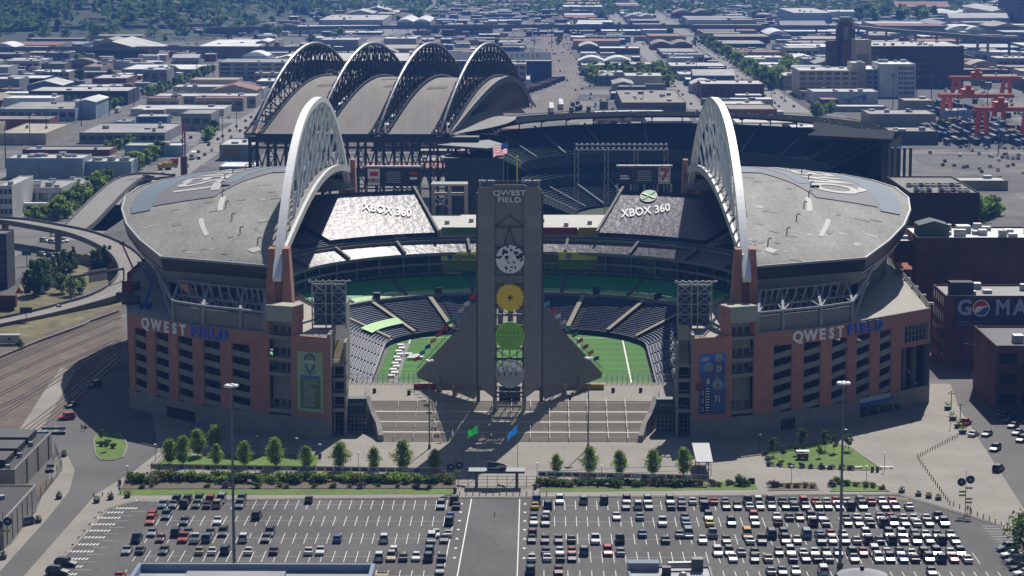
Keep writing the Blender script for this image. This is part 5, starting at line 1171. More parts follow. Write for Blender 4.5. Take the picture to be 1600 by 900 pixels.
# right: blue banner with three helmeted players
BLUEB = mat('banner_royal', (.05,.16,.52), .6, .25, .35)
t, shape, words = wing_banner(1, 48.2, 55.2, 6.2, 22.0, 'blue banner of three helmeted football players above a fixture list, on right wing', BLUEB)
SKIN = mat('printed_skin', (.30,.17,.12), .7, 0); JER = mat('printed_jersey', (.06,.08,.22), .6, .15, 1.0); HEL = mat('printed_helmet', (.24,.29,.42), .5, .2, 1.0); DARKB = mat('printed_dark', (.012,.02,.06), .7, 0)
def player(cx, top, sc_, num):
    sh = lambda pts: [(cx+p[0]*sc_, top+p[1]*sc_*.44) for p in pts]
    shape('player_jersey', sh([(-.30,-.42),(-.22,-.34),(.22,-.34),(.30,-.42),(.34,-.75),(.24,-.78),(.22,-1.15),(-.22,-1.15),(-.24,-.78),(-.34,-.75)]), JER, .2+.01*num)
    shape('player_arm', sh([(.26,-.5),(.36,-.55),(.40,-.9),(.28,-.92)]), SKIN, .21+.01*num); shape('player_arm', sh([(-.26,-.5),(-.36,-.55),(-.42,-.9),(-.30,-.92)]), SKIN, .21+.01*num)
    shape('player_helmet', sh([(.16*math.cos(2*math.pi*k/14), -.17+.17*math.sin(2*math.pi*k/14)) for k in range(14)]), HEL, .22+.01*num)
    shape('player_face', sh([(-.08,-.28),(.09,-.28),(.08,-.16),(-.07,-.16)]), SKIN, .23+.01*num)
player(.74, .995, .95, 0); words('number', '23', .75, .74, 2.0, LETW, .8, .26)
player(.36, .86, 1.05, 2); words('number', '8', .34, .54, 2.0, LETW, .9, .28)
player(.70, .57, 1.15, 4); words('number', '71', .70, .24, 2.4, LETW, .8, .32)
shape('fixture_list', [(.06,.03),(.44,.03),(.44,.46),(.06,.46)], DARKB, .3)
for k in range(9):
    y = .42-k*.045; shape('list_line', [(.24,y),(.40,y),(.40,y+.014),(.24,y+.014)], LETW, .33); shape('list_mark', [(.10,y-.005),(.18,y-.005),(.18,y+.02),(.10,y+.02)], mat('printed_red', (.3,.05,.06), .6, 0) if k % 3 == 0 else HAWKG, .33)
shape('bird_mark', [(.08,.93),(.36,.95),(.40,.92),(.26,.885),(.10,.89)], HAWKG, .3)
shape('ball', [(-.02+.10*math.cos(2*math.pi*k/14), .47+.065*math.sin(2*math.pi*k/14)) for k in range(14)], mat('ball_brown', (.14,.035,.025), .6, 0), .34)
# lattice scoreboards at the north end
for s, side in ((-1,'left'),(1,'right')):
    x0, x1 = sorted((W(43.6,s), W(52.4,s))); y = 641
    t = thing('lattice_scoreboard', f'navy panel behind a steel lattice standing on the {side} wing', 'scoreboard', ((x0+x1)/2, y, 26))
    MB().box(x0+.3,x1-.3,y+1.6,y+2.2,26.6,37.4).build('panel', mat('board_navy', (.025,.045,.11), .4, .1), t)
    mb = MB(); xm = (x0+x1)/2
    for x in (x0, xm-.8, xm+.8, x1): mb.box(x-.18,x+.18,y,y+.36,26,38.2)
    for z in (27,29.8,32.6,35.4,37.8): mb.box(x0,x1,y+.02,y+.3,z-.12,z+.12)
    for a, b in ((x0,xm-.8),(xm+.8,x1)):
        for z in (27,29.8,32.6,35.4):
            mb.bar((a,y+.15,z),(b,y+.15,z+2.6),.16).bar((b,y+.15,z),(a,y+.15,z+2.6),.16)
    mb.build('lattice', METAL, t)
    mb = MB(); mb.bar((x0-1,y-.3,38.4),(x1+1.5,y-.3,38.6),.35,.35); 
    for k in range(7): mb.obox((lerp(x0-.5,x1+1,k/6),y-.5,38.6),.5,.5,.35)
    mb.build('light_bar', METAL, t)
# upper plaza, great steps
MB()
mb = MB(); mb.hexa([(W(-46.3,1),647.2,-.05),(W(46.3,1),647.2,-.05),(W(46.3,1),675,-.05),(W(-46.3,1),675,-.05)],[(W(-46.3,1),647.2,5.5),(W(46.3,1),647.2,5.5),(W(46.3,1),675,5.5),(W(-46.3,1),675,5.5)]); struct(mb.build('upper_plaza', CONC))
t = thing('great_steps', 'wide concrete steps rising in four flights to the stadium plaza', 'steps', (AX, 634, 0))
STEPM = mat('step_concrete', (.36,.31,.245), .85, .1, .8); LANDM = mat('landing_concrete', (.42,.385,.325), .85, .08, .8)
nst = 8; run = 5.0; land = 1.75
for f in range(4):
    y0 = 620.6 + f*(run+land); z0 = 5.5*f/4; mb = MB()
    for k in range(nst):
        ya = y0+run*k/nst; z = z0+5.5/4*(k+1)/nst; hw = lerp(32.6, 37.4, (ya-620.6)/27)
        mb.box(AX-hw,AX+hw,ya,y0+run+.02,z0 if k == 0 else z-5.5/4/nst,z)
    mb.build('flight', STEPM, t)
    if f < 3: hw = lerp(33, 37.6, (y0+run-620.6)/27); MB().box(AX-hw,AX+hw,y0+run+.02,y0+run+land,-.04,z0+5.5/4).build('landing', LANDM, t)
    for k in range(13):
        x = AX-30+k*5.0; mb = MB(); a = Vector((x,y0,z0+.95)); b = Vector((x,y0+run,z0+5.5/4+.95)); mb.bar(a,b,.1,.1).bar(a-Vector((0,0,.9)),a,.08).bar(b-Vector((0,0,.9)),b,.08).bar((a+b)/2-Vector((0,0,.9)),(a+b)/2,.08).build('handrail', CANM, t)
# plaza railing and small things
for s, side in ((-1,'left'),(1,'right')):
    t = thing('plaza_railing', f'tall grey railing closing the plaza {side} of the tower', 'railing', (W(35,s),673,5.5))
    x0, x1 = sorted((W(26,s), W(46,s))); mb = MB()
    for z in (5.7,6.9,8.1): mb.box(x0,x1,673,673.1,z-.06,z+.06)
    mb.build('rail', METAL, t)
    for k in range(15): x = lerp(x0,x1,k/14); MB().box(x-.07,x+.07,672.95,673.15,5.5,8.3).build('post', METAL, t)
for k, (u, v, l) in enumerate([(585,614,'dark bin on the left plaza by the railing'),(639,617,'dark bin on the left plaza near tower wing'),(958,613,'dark bin on the right plaza behind the sign post'),(1001,613,'dark bin on the right plaza by the railing'),(890,624,'navy bin in front of the right tower screen')]):
    p = G(u, v, 5.5); t = thing('litter_bin', l, 'bin', p, group='litter bins'); MB().cyl(p,.45,5.5,6.6,10,.5).build('body', BLACK if k < 4 else NAVY, t); MB().cyl(p,.5,6.6,6.8,10,.35).build('lid', METALD, t)
# furniture on the field: grey walkway with white tables, goal frame
struct(MB().sheet(pxpoly([(607,597),(622,597),(640,537),(628,537)]), .1).build('walkway', mat('walkway_grey', (.22,.21,.2), .9, .1)))
for k in range(11):
    f = k/10; p = G(612+14*f+ (k%2)*3, 590-48*f); tb = thing('event_table', f'white cloth table, {ordinal(k+1)} from the camera along the field walkway', 'table', p, group='white tables on the field'); MB().box(p.x-1.0,p.x+1.0,p.y-1.2,p.y+1.2,.7,.85).build('top', WHITE, tb); MB().box(p.x-.8,p.x+.8,p.y-1,p.y+1,.05,.7).build('cloth', WHITE, tb)
for k, (u, v) in enumerate([(638,556),(645,559),(651,558),(643,562),(655,561)]):
    p = G(u, v); tb = thing('event_table', f'white cloth table, {ordinal(k+1)} of the cluster on the grass beside the walkway', 'table', p, group='white tables on the field'); MB().box(p.x-1.2,p.x+1.2,p.y-1.0,p.y+1.0,.7,.85).build('top', WHITE, tb); MB().box(p.x-1,p.x+1,p.y-.8,p.y+.8,.05,.7).build('cloth', WHITE, tb)
# ---------------------------------------------------------------- scoreboard tower
TY = 640.0; tx0, tx1 = D(746,500,TY).x, D(846,500,TY).x; txm = (tx0+tx1)/2
tw = thing('scoreboard_tower', 'tall grey screen tower with four coloured discs and QWEST FIELD on top', 'tower', (txm, TY, 0))
SCR = mat('perforated_screen', (.265,.255,.245), .65, .06, .5, alpha=.90, big=.08); SCR2 = mat('perforated_screen_wing', (.235,.225,.215), .65, .06, .5, alpha=.86, big=.1)
band(SCR, .5, .10, 'Z', .06); band(SCR2, .35, .14, 'Z', .05)
zt = D(796, 289, TY).z; zb = D(770, 620, TY).z
wp = D(773,500,TY).x - tx0
for sg in (0, 1):
    xa, xb = (tx0, tx0+wp) if sg == 0 else (tx1-wp, tx1)
    oz = D(746,296,TY+5).z; ia = xb if sg == 0 else xa; oa = xa if sg == 0 else xb
    A = [(oa,TY+5,zb+2),(ia,TY,zb-.6),(ia,TY+.5,zb-.6),(oa,TY+5.5,zb+2)]; B = [(oa,TY+5,oz),(ia,TY,zt),(ia,TY+.5,zt),(oa,TY+5.5,oz)]
    if sg == 1: A = A[::-1]; B = B[::-1]
    MB().hexa(A, B).build('side_screen', SCR, tw)
    MB().cyl((ia,TY+1.2),.55,3.0,zt-1,12).build('column', CONCW, tw); MB().cyl((oa,TY+6.5),.5,5,oz-1,10).build('column', METALD, tw)
MB().box(tx0+wp+.02,tx1-wp-.02,TY+.6,TY+1.0,D(796,480,TY).z,zt).build('centre_screen', mat('centre_panel', (.225,.22,.213), .65, .06, .5), tw)
zf = [D(796,v,TY).z for v in (355,387,430,445,480,492,515,545,560,590,605,620)]
for z in zf: MB().box(tx0+wp,tx1-wp,TY+.3,TY+.62,z-.16,z+.16).build('frame_beam', METALD, tw)
zl = D(796,480,TY).z; za = D(796,355,TY).z
br = [((tx0+wp,za),(txm,zt-8)),((tx1-wp,za),(txm,zt-8)),((tx0+wp,zf[2]),(txm,za)),((tx1-wp,zf[2]),(txm,za))]
for a, b in zip(zf[4:-1], zf[5:]): br += [((tx0+wp,a),(txm,b)),((tx1-wp,a),(txm,b))]
for (xa,za_),(xb,zb_) in br: MB().bar((xa,TY+.45,za_),(xb,TY+.45,zb_),.22).build('frame_brace', METALD, tw)
mb = MB()
for k in range(9): z = lerp(zb, zl, k/8); mb.box(tx0+wp,tx1-wp,TY+6,TY+6.4,z-.3,z+.3)
for k in range(5): x = lerp(tx0+wp,tx1-wp,k/4); mb.box(x-.15,x+.15,TY+6.4,TY+6.7,zb,zl)
mb.build('inner_frame', METALD, tw)
MB().box(tx0+.5,tx1-.5,TY+1.2,TY+9,zt-1.0,zt-.6).build('top_deck', METAL, tw)
mb = MB()
for x in (tx0+1.2,tx0+3.6,tx1-3.6,tx1-1.2): mb.box(x-.9,x+.9,TY+3,TY+4,zt-.6,zt+.9).bar((x,TY+3.5,zt+.9),(x,TY+3.5,zt+2.4),.12)
mb.bar((tx0+1,TY+2,zt+.9),(tx1-1,TY+2,zt+.9),.1); mb.build('roof_gear', METAL, tw)
MB().box(tx0+1,tx1-1,TY+1.5,TY+1.6,zt-.6,zt+.5).build('parapet', mat('blue_grey_panel', (.10,.14,.22), .6, .05), tw)
pz = D(796, 303, TY-.2)
for s_, v in (('QWEST',301.8),('FIELD',312.6)):
    p = D(796, v, TY-.1); tx = text(s_, 1.9, .12, .05, 1.05); place(tx, p, (1,0,0), (0,0,1), 1.28); tx.build('lettering', mat('letter_white', (.8,.8,.8), .6, 0), tw)
RD = 3.72
DW = mat('disc_white', (.85,.86,.86), .5, .04); DY = mat('disc_yellow', (.88,.60,.012), .5, .05); DG = mat('disc_green', (.27,.66,.045), .5, .05); DGr = mat('disc_grey', (.42,.42,.41), .6, .05); DK = mat('disc_cutout', (.025,.027,.03), .7, 0)
c = D(797,405,TY-.4); d1 = MB().disc(c, RD, .25, 48).build('white_disc', DW, tw); rr = random.Random(12)
fl = MB()
for k in range(30):
    a = rr.uniform(0,6.28); q = RD*math.sqrt(rr.uniform(0.03,.85)); px, pz_ = c.x+q*math.cos(a), c.z+q*math.sin(a); s1 = rr.uniform(.18,.42); an = rr.uniform(0,3.1)
    for dx, dz in ((0,0),(.35*math.cos(an),.45*math.sin(an))): fl.disc((px+dx,c.y-.26,pz_+dz), s1, .02, 7)
fl.build('fleck', DK, d1)
c = D(797,465,TY-.4); d2 = MB().disc(c, RD*1.03, .25, 160, 0, lambda a: 1.0 if math.sin(a*36) > 0 else .87).build('yellow_disc', DY, tw)
MB().box(c.x-.75,c.x+.75,c.y-.3,c.y-.26,c.z-.2,c.z+.2).box(c.x-.2,c.x+.2,c.y-.31,c.y-.265,c.z-.75,c.z+.75).build('plus_mark', DK, d2)
c = D(797,525,TY-.4); d3 = MB().disc(c, RD*1.03, .25, 48).build('green_disc', DG, tw); fl = MB()
for r_ in range(13):
    z = -3.2+r_*.52; n = 13
    for k in range(-6,7):
        x = k*.52 + (.26 if r_ > 7 and r_ % 2 else 0); st_ = (1 if r_ < 7 else (2 if r_ % 2 else 3))
        if x*x+z*z < 3.4**2 and (k % (1 if r_ < 7 else 2) == 0 or r_ in (8,)): fl.disc((c.x+x,c.y-.26,c.z+z), .13 if r_ < 7 else .16, .02, 6)
fl.build('dot_pattern', DK, d3)
c = D(797,584,TY-.4); d4 = MB().disc(c, RD*1.02, .25, 48).build('grey_disc', DGr, tw)
for k, (x, z, r_) in enumerate([(-2.3,1.3,.8),(-.9,2.5,.95),(.9,2.3,.9),(2.3,1.3,.75),(0,1.3,.7),(1.3,.9,.6),(-1.4,1.1,.6)]): MB().disc((c.x+x,c.y-.26,c.z+z), r_, .02, 9, 0, lambda a, k=k: 1+.2*math.sin(3*a+k)).build('cloud_patch', DW, d4)
for x, w_, h_ in ((-2.2,.8,1.3),(-.8,.9,3.4),(.8,.8,2.8),(2.1,.7,1.5)): MB().box(c.x+x-w_/2,c.x+x+w_/2,c.y-.33,c.y-.3,c.z-1.2,c.z-1.0+h_*.95).build('skyline_block', DGr, d4)
fl = MB()
for x, z in ((-1.5,-.1),(-1.45,.4),(0.1,.1),(1.5,-.1),(1.55,.6),(-2.9,-.2)): fl.box(c.x+x-.12,c.x+x+.12,c.y-.35,c.y-.31,c.z+z-.4,c.z+z+.4)
fl.build('slot', DK, d4)
for k in range(11): z = c.z-3+k*.5; 
# wing screens: the backs of the north stand
for sg, side in ((-1,'left'),(1,'right')):
    def px(u, v, Y): 
        u2 = u if sg < 0 else 2*796-u; return D(u2, v, Y)
    P_ = [px(746,481,650), px(744,620,646), px(740,624,645.5), px(652,590,672), px(651,583,672)]
    th = Vector((0,.4,0)); A = P_; B = [p+th for p in P_]
    if sg > 0: pass
    mb = MB(); n = len(A); mb.poly(A if sg < 0 else A[::-1]); mb.poly(B[::-1] if sg < 0 else B)
    mb.build('wing_screen', SCR2, tw)
    # stepped stand behind, sloping away from the tower
    sb = MB()
    for k in range(16):
        f = k/16; xa = lerp(tx0+1 if sg < 0 else tx1-1, P_[3].x, f); xb = lerp(tx0+1 if sg < 0 else tx1-1, P_[3].x, f+1/16); z = lerp(29, 8.5, f); y = lerp(651, 673, f)
        sb.box(min(xa,xb),max(xa,xb),y+.8,y+4,z-1.5,z-1.2)
    sb.build('stand_step', mat('stand_steel', (.10,.10,.10), .7, .1), tw)
    fr = MB()
    for k in range(1, 9):
        f = k/9; x = lerp(P_[0].x, P_[3].x, f); y = lerp(650.5, 672.5, f); fr.bar((x,y+.3,7),(x,y+.3,lerp(29.5,8.8,f)),.3)
    for k in range(1, 7):
        z = lerp(9, 28, k/7); f = (29.5-z)/21; fr.bar((P_[0].x,650.8,z),(lerp(P_[0].x,P_[3].x,f),lerp(650.8,672.8,f),z),.22)
    fr.build('screen_frame', METAL, tw)
    # handrail on the slope and base strip
    a = P_[0]+Vector((0,.6,1.6)); b = P_[4]+Vector((0,.6,1.2)); rl = MB().bar(a,b,.14)
    for k in range(22): q = a.lerp(b, k/21); rl.bar(q-Vector((0,0,1.6)), q, .09)
    rl.build('slope_rail', METAL, tw)
    MB().box(*sorted((W(-1,1)+sg*5, W(-1,1)+sg*26)),664,664.6,5.5,7.0).build('base_band', mat('band_red' if sg < 0 else 'band_yellow', (.28,.02,.025) if sg < 0 else (.45,.30,.03), .7, .1), tw)
    for f, m_ in ((.35, mat('column_tan', (.42,.28,.12), .8, .1)), (.62, CONCW)):
        x = lerp(P_[1].x, P_[3].x, f); MB().cyl((x, lerp(648,670,f)),.75,5.5,9.5,12).build('column', m_, tw)
    # national flags along the slope
    pal = [(.5,.03,.03),(.6,.25,.02),(.05,.3,.1),(.7,.7,.7),(.03,.08,.4),(.5,.03,.03),(.55,.5,.5),(.1,.3,.5),(.5,.05,.05),(.05,.35,.3)]
    for k in range(11):
        f = (k+.4)/11; q = a.lerp(b, f); c_ = pal[(k*3+(sg > 0)*4) % len(pal)]
        fp_ = thing('small_flag', f'small flag, {ordinal(k+1)} down from the tower along the {side} sloping rail', 'flag', q, group='flags along the tower slopes')
        MB().bar(q, q+Vector((0,0,2.6)), .07).build('pole', METAL, fp_)
        mb = MB(); mb.grid(lambda i, j: (q.x-.05-1.5*i, q.y+.2*math.sin(5*i), q.z+2.6-1.1*j-.6*i), 4, 2, 0); mb.build('cloth', WALL, fp_, color=c_)
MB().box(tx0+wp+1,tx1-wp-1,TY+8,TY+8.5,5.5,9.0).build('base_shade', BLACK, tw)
# flag on the tower
FR = leafy('flag_red', (.5,.02,.03)); FW = leafy('flag_white', (.8,.8,.8)); FN_ = leafy('flag_navy', (.02,.04,.2))
p = Vector((D(793,350,TY-.6).x, TY-.6, D(793,350,TY-.6).z))
_t, _f = flag_on_pole(793, 350, 222, [FR, FW, FN_], 'white flagpole rising up the front of the tower', 'red, white and blue striped flag flying above the tower', 3.9, 2.9, base=p, drop=.22, stars=True)
_t.children[0].data.materials[0] = WHITE
# things on the side terraces
for k in range(5):
    p = D(1408+k*11, 422+k*12, 0+760-k*16); p = G(1405+k*12, 425+k*13, 26.0)
    t = thing('picnic_table', f'grey table, {ordinal(k+1)} back to front along the right terrace', 'table', p, group='tables on the right terrace'); MB().box(p.x-1.1,p.x+1.1,p.y-.6,p.y+.6,26.7,26.8).build('top', METALD, t)
    for sg in (-1,1): MB().box(p.x+sg*.8-.1,p.x+sg*.8+.1,p.y-.3,p.y+.3,26.0,26.7).build('leg', METALD, t); MB().box(p.x-1.1,p.x+1.1,p.y+sg*1.0-.2,p.y+sg*1.0+.2,26.4,26.5).build('bench', METALD, t)
for k, (u, v) in enumerate([(1409,426),(1414,431)]):
    p = G(u, v, 26.0); t = thing('orange_awning', f'orange awning on the right terrace, {"rear" if k == 0 else "front"} one of two', 'awning', p, group='orange awnings'); MB().hexa([(p.x-2,p.y-1.5,28.2),(p.x+2,p.y-1.5,28.2),(p.x+2,p.y+1.5,28.2),(p.x-2,p.y+1.5,28.2)],[(p.x-1.8,p.y-.2,29.0),(p.x+1.8,p.y-.2,29.0),(p.x+1.8,p.y+.2,29.0),(p.x-1.8,p.y+.2,29.0)]).build('sheet', mat('awning_orange', (.6,.12,.03), .7, .05), t)
    for sx in (-1.7,1.7): MB().bar((p.x+sx,p.y,26.0),(p.x+sx,p.y,28.3),.12).build('post', METAL, t)
t = thing('terrace_railing', 'dark railing along the outer edge of the right terrace', 'railing', (W(115.6,1),677,26)); mb = MB(); q = [(W(115.2,1),677.5),(W(117.2,1),740),(W(117.8,1),800)]
for a, b in zip(q[:-1], q[1:]):
    for z in (26.5,27.0,27.5): mb.bar((*a,z),(*b,z),.1)
mb.build('rail', METALD, t)
for k in range(24): f = k/23; a = q[0] if f < .5 else q[1]; b = q[1] if f < .5 else q[2]; g = (f*2) % 1 if f < 1 else 1; MB().bar((lerp(a[0],b[0],g),lerp(a[1],b[1],g),26),(lerp(a[0],b[0],g),lerp(a[1],b[1],g),27.6),.14).build('post', METALD, t)
for k,(u,v,c_,l) in enumerate([(228,482,(.02,.08,.3),'blue boom lift with raised arm on left terrace'),(200,458,(.3,.03,.03),'red boom lift behind the blue one on left terrace')]):
    p = G(u, v, 26.0); t = thing('boom_lift', l, 'lift', p)
    MB().box(p.x-1.6,p.x+1.6,p.y-1,p.y+1,26.5,27.7).build('chassis', WALL, t, color=c_)
    MB().bar((p.x,p.y,27.6),(p.x+1.5,p.y+1,33),.5).bar((p.x+1.5,p.y+1,33),(p.x-1.5,p.y+1,38+k*2),.4).build('arm', WALL, t, color=c_); MB().box(p.x-2.2,p.x-1.0,p.y+.4,p.y+1.6,38+k*2,39+k*2).build('basket', METALD, t)
    for sx in (-1.1,1.1): MB().disc((p.x+sx,p.y-1.0,26.5),.5,.3,10).build('wheel', TYRE, t)
for k,(u,v) in enumerate([(205,452),(196,470),(205,475)]):
    p = G(u, v, 26.0); t = thing('storage_container', f'dull container, {ordinal(k+1)} on the shaded left terrace', 'container', p, group='containers on the left terrace'); MB().box(p.x-2.5,p.x+2.5,p.y-1.2,p.y+1.2,26.0,28.3).build('box', WALL, t, color=[(.2,.03,.03),(.08,.08,.09),(.1,.04,.04)][k]); MB().box(p.x-2.3,p.x+2.3,p.y-1.26,p.y-1.2,26.2,28.1).build('door', METALD, t)
# scoreboards above the south decks
for u0, u1, v0, v1, l, kind in ((573,657,262,291,'left south scoreboard with a KIRO panel, above the bright seat covers','L'),(965,1049,261,288,'right south scoreboard with a red and green numeral panel, above the dark seat covers','R')):
    Y = 897; a = D(u0,v1,Y); b = D(u1,v0,Y); t = thing('scoreboard', l, 'scoreboard', ((a.x+b.x)/2,Y,0))
    MB().box(a.x,b.x,Y,Y+2,a.z,b.z).build('cabinet', mat('board_dark', (.02,.035,.045), .5, .1), t)
    MB().box(a.x-.4,b.x+.4,Y-.4,Y+2.4,b.z,b.z+.6).build('top_rail', METAL, t)
    for k in range(5): x = lerp(a.x,b.x,k/4); MB().box(x-.35,x+.35,Y+.8,Y+1.5,-.05,a.z).build('support', METAL, t)
    for k in range(7): x = lerp(a.x,b.x,k/6); MB().bar((x,Y-.3,b.z+.6),(x,Y-1.0,b.z+1.2),.2).build('lamp', METAL, t)
    w_ = b.x-a.x; h_ = b.z-a.z
    def panel(f0,f1,g0,g1,c_,nm='panel',lift=.1): return MB().box(a.x+w_*f0,a.x+w_*f1,Y-lift,Y-lift+.05,a.z+h_*g0,a.z+h_*g1).build(nm, c_, t)
    TEALD = mat('screen_teal', (.02,.05,.055), .4, .1)
    panel(.26,.74,.1,.92,TEALD,'screen')
    for k in range(6): panel(.36+.02*(k%2),.64-.02*(k%2),.2+.11*k,.24+.11*k,HAWKG,'screen_line',.14)
    if kind == 'L':
        panel(.02,.245,.06,.94,LETW,'sponsor_panel'); tx = text('KIRO', 1.9, .03, .05); place(tx,(a.x+w_*.133,Y-.16,a.z+h_*.3),(1,0,0),(0,0,1),1.15); tx.build('lettering', INK, t); panel(.06,.21,.55,.78,mat('panel_red', (.5,.03,.04), .6, 0),'red_block',.14)
        panel(.76,.98,.06,.94,INK,'sponsor_panel'); panel(.79,.95,.62,.78,mat('panel_red', (.5,.03,.04), .6, 0),'red_block',.14); panel(.80,.94,.36,.5,LETW,'white_block',.14)
    else:
        panel(.02,.245,.06,.94,NAVY,'sponsor_panel'); panel(.05,.2,.45,.53,LETW,'sponsor_line',.14); panel(.05,.22,.3,.38,LETW,'sponsor_line',.14)
        panel(.76,.98,.04,.98,LETW,'sponsor_panel'); panel(.775,.965,.07,.95,mat('panel_green', (.02,.25,.12), .6, 0),'green_frame',.13); panel(.79,.95,.12,.9,LETW,'white_field',.16)
        tx = text('7', 5.6, .03, .2); place(tx,(a.x+w_*.87,Y-.24,a.z+h_*.52),(1,0,0),(0,0,1),1.1); tx.build('numeral', mat('panel_red', (.5,.03,.04), .6, 0), t)
        tx = text('ELEVEN', .95, .02, .03); place(tx,(a.x+w_*.87,Y-.3,a.z+h_*.46),(1,0,0),(0,0,1),.9); tx.build('lettering', mat('panel_green', (.02,.25,.12), .6, 0), t)
# ================================================================= ballpark with the retractable roof
BX = 0
bp = thing('ballpark', 'dark ballpark with four arched black roof trusses behind the stadium', 'ballpark', (20, 1130, 0))
TRS = mat('truss_steel', (.035,.042,.055), .5, .05, .3); BROOF = band(mat('ballpark_roof', (.25,.225,.205), .85, .08, .15, big=.15, bigscale=.02, stretch=(3,.4,1)), .2, .06, 'X', .2)
BSEAT = mat('ballpark_seats', (.014,.032,.034), .95, .15, .4, spec=.1); BSTEEL = mat('ballpark_steel', (.03,.045,.05), .55, .1, .4); BCON = mat('ballpark_concrete', (.10,.105,.11), .85, .1, .3)
Y1, Y2, SK = 1077.0, 1250.0, 38.0
XN = [-125.0, -97.7, -70.4, -43.1]
def zr(t): return 41.5 + 20.5*math.sin(math.pi*t)**1.05
def zu(t): return 42.0 + 35.5*math.sin(math.pi*t)**.9
def tp(i_x, t, z): return Vector((i_x + SK*t, lerp(Y1, Y2, t), z))
for i, x in enumerate(XN):
    mb = MB(); n = 26; w = 3.6
    U = [tp(x, k/n, zu(k/n)) for k in range(n+1)]; L1 = [tp(x-w, k/n, zr(k/n)+.6) for k in range(n+1)]; L2 = [tp(x+w, k/n, zr(k/n)+.6) for k in range(n+1)]
    up = MB(); up.tube(U, .85, 8); up.build('arch_chord', mat('truss_chord', (.10,.115,.15), .4, .05), bp)
    mb.tube(L1, .5, 5); mb.tube(L2, .5, 5)
    U1 = [p + Vector((-1.3,0,-.8)) for p in U]; U2 = [p + Vector((1.3,0,-.8)) for p in U]
    for k in range(n):
        if U[k].z - L1[k].z > 1.0 or U[k+1].z-L1[k+1].z > 1.0:
            a = .48
            mb.bar(U1[k], L1[k+1], a); mb.bar(U1[k+1], L1[k], a); mb.bar(U2[k], L2[k+1], a); mb.bar(U2[k+1], L2[k], a)
            if k % 2 == 0: mb.bar(L1[k], L2[k], .35); mb.bar(U[k], (L1[k]+L2[k])/2, .35)
            mb.bar((L1[k]+U1[k])/2, (L2[k]+U2[k])/2, .3)
    mb.build('roof_truss', TRS, bp)
for i in range(3):
    mb = MB(); x0 = XN[i]+1.5; x1 = XN[i+1]-1.5
    mb.grid(lambda a, b: tp(lerp(x0,x1,a), b, zr(b)-.3*i), 6, 40, 0); mb.grid(lambda a, b: tp(lerp(x0,x1,a), b, zr(b)-2.2-.3*i), 4, 40, 0, True)
    pnl = mb.build('roof_panel', BROOF, bp)
    f = MB(); f.bar(tp(x0,0,40.8), tp(x1,0,40.8), 1.2, 2.6); f.build('roof_edge', BSTEEL, pnl)
    rr = random.Random(i)
    if True:
        for k in range(2): a0 = rr.uniform(.2,.6); b0 = rr.uniform(.36,.44)-.05*k; p_ = MB().grid(lambda a, b: tp(lerp(x0,x1,a0+.35*a), b0+.025*b+.01*a, zr(b0+.025*b+.01*a)-.3*i+.12), 4, 3); p_.build('roof_stain', mat('roof_stain', (.145,.128,.112), .9, .1), pnl)
# curved end panel right of the last truss: barrel shell with a pale rim and a scooped soffit
xe = XN[3]; 
mb = MB(); mb.grid(lambda a, b: tp(xe+1+a*(3+5*math.sin(math.pi*b)), b*.95, zr(b*.95)*.995), 4, 40, 0); mb.build('end_panel', BROOF, bp)
mb = MB(); edge = [tp(xe+4+5*math.sin(math.pi*k/40), k/40*.95, zr(k/40*.95)) for k in range(41)]
mb.strip(edge, [p-Vector((0,0,2.6)) for p in edge]); mb.strip([p+Vector((-.8,0,.3)) for p in edge], [p+Vector((.2,0,.3)) for p in edge]); mb.build('end_fascia', mat('end_fascia_grey', (.17,.17,.18), .7, .05), bp)
mb = MB(); mb.strip([p-Vector((1.5,0,2.0)) for p in edge], [Vector((p.x-16,p.y,40)) for p in edge]); mb.build('end_wall', BSTEEL, bp)
mb = MB(); mb.grid(lambda a, b: tp(xe+5+5*math.sin(math.pi*b*.7)-a*5+ (1-a)*5*math.sin(math.pi*b), b*.62, 41.5+ (1-a)*.4 + a*6*math.sin(math.pi*b)), 5, 20, 0); mb.build('scooped_soffit', mat('scoop_grey', (.24,.23,.22), .8, .06), bp)
# legs under the near edge: braced towers
for k in range(13):
    x = lerp(-125,-30,k/12); mb = MB()
    for dx in (-1.6,1.6):
        for dy in (0,6): mb.bar((x+dx,Y1+dy,0),(x+dx,Y1+dy,40),.75)
    for z in range(2, 38, 6): mb.bar((x-1.6,Y1,z),(x+1.6,Y1,z+6),.4).bar((x+1.6,Y1,z),(x-1.6,Y1,z+6),.4).bar((x-1.6,Y1,z),(x+1.6,Y1,z),.4)
    mb.build('leg_tower', TRS, bp)
    if k < 12:
        x2 = lerp(-125,-30,(k+1)/12); MB().bar((x+1.6,Y1+.5,36),(x2-1.6,Y1+.5,20),.6).bar((x2-1.6,Y1+.5,36),(x+1.6,Y1+.5,20),.6).bar((x,Y1+.5,36),(x2,Y1+.5,36),.9).bar((x,Y1+.5,26),(x2,Y1+.5,26),.7).bar((x,Y1+.5,18),(x2,Y1+.5,18),.6).bar((x+1.6,Y1+.5,18),((x+x2)/2,Y1+.5,26),.4).bar((x2-1.6,Y1+.5,18),((x+x2)/2,Y1+.5,26),.4).build('leg_brace', TRS, bp)
MB().bar((-127,Y1+3,39.6),(-26,Y1+3,39.6),8,2.4).build('roof_runway', TRS, bp)
MB().box(-40,-15,1050,1072,0,34).build('outfield_block', BSTEEL, bp)
MB().prism([(-44,1064),(-22,1046),(-13,1060),(-22,1090)],37.5,38.5).build('canopy_plate', mat('canopy_blue_grey', (.09,.10,.13), .6, .05), bp)
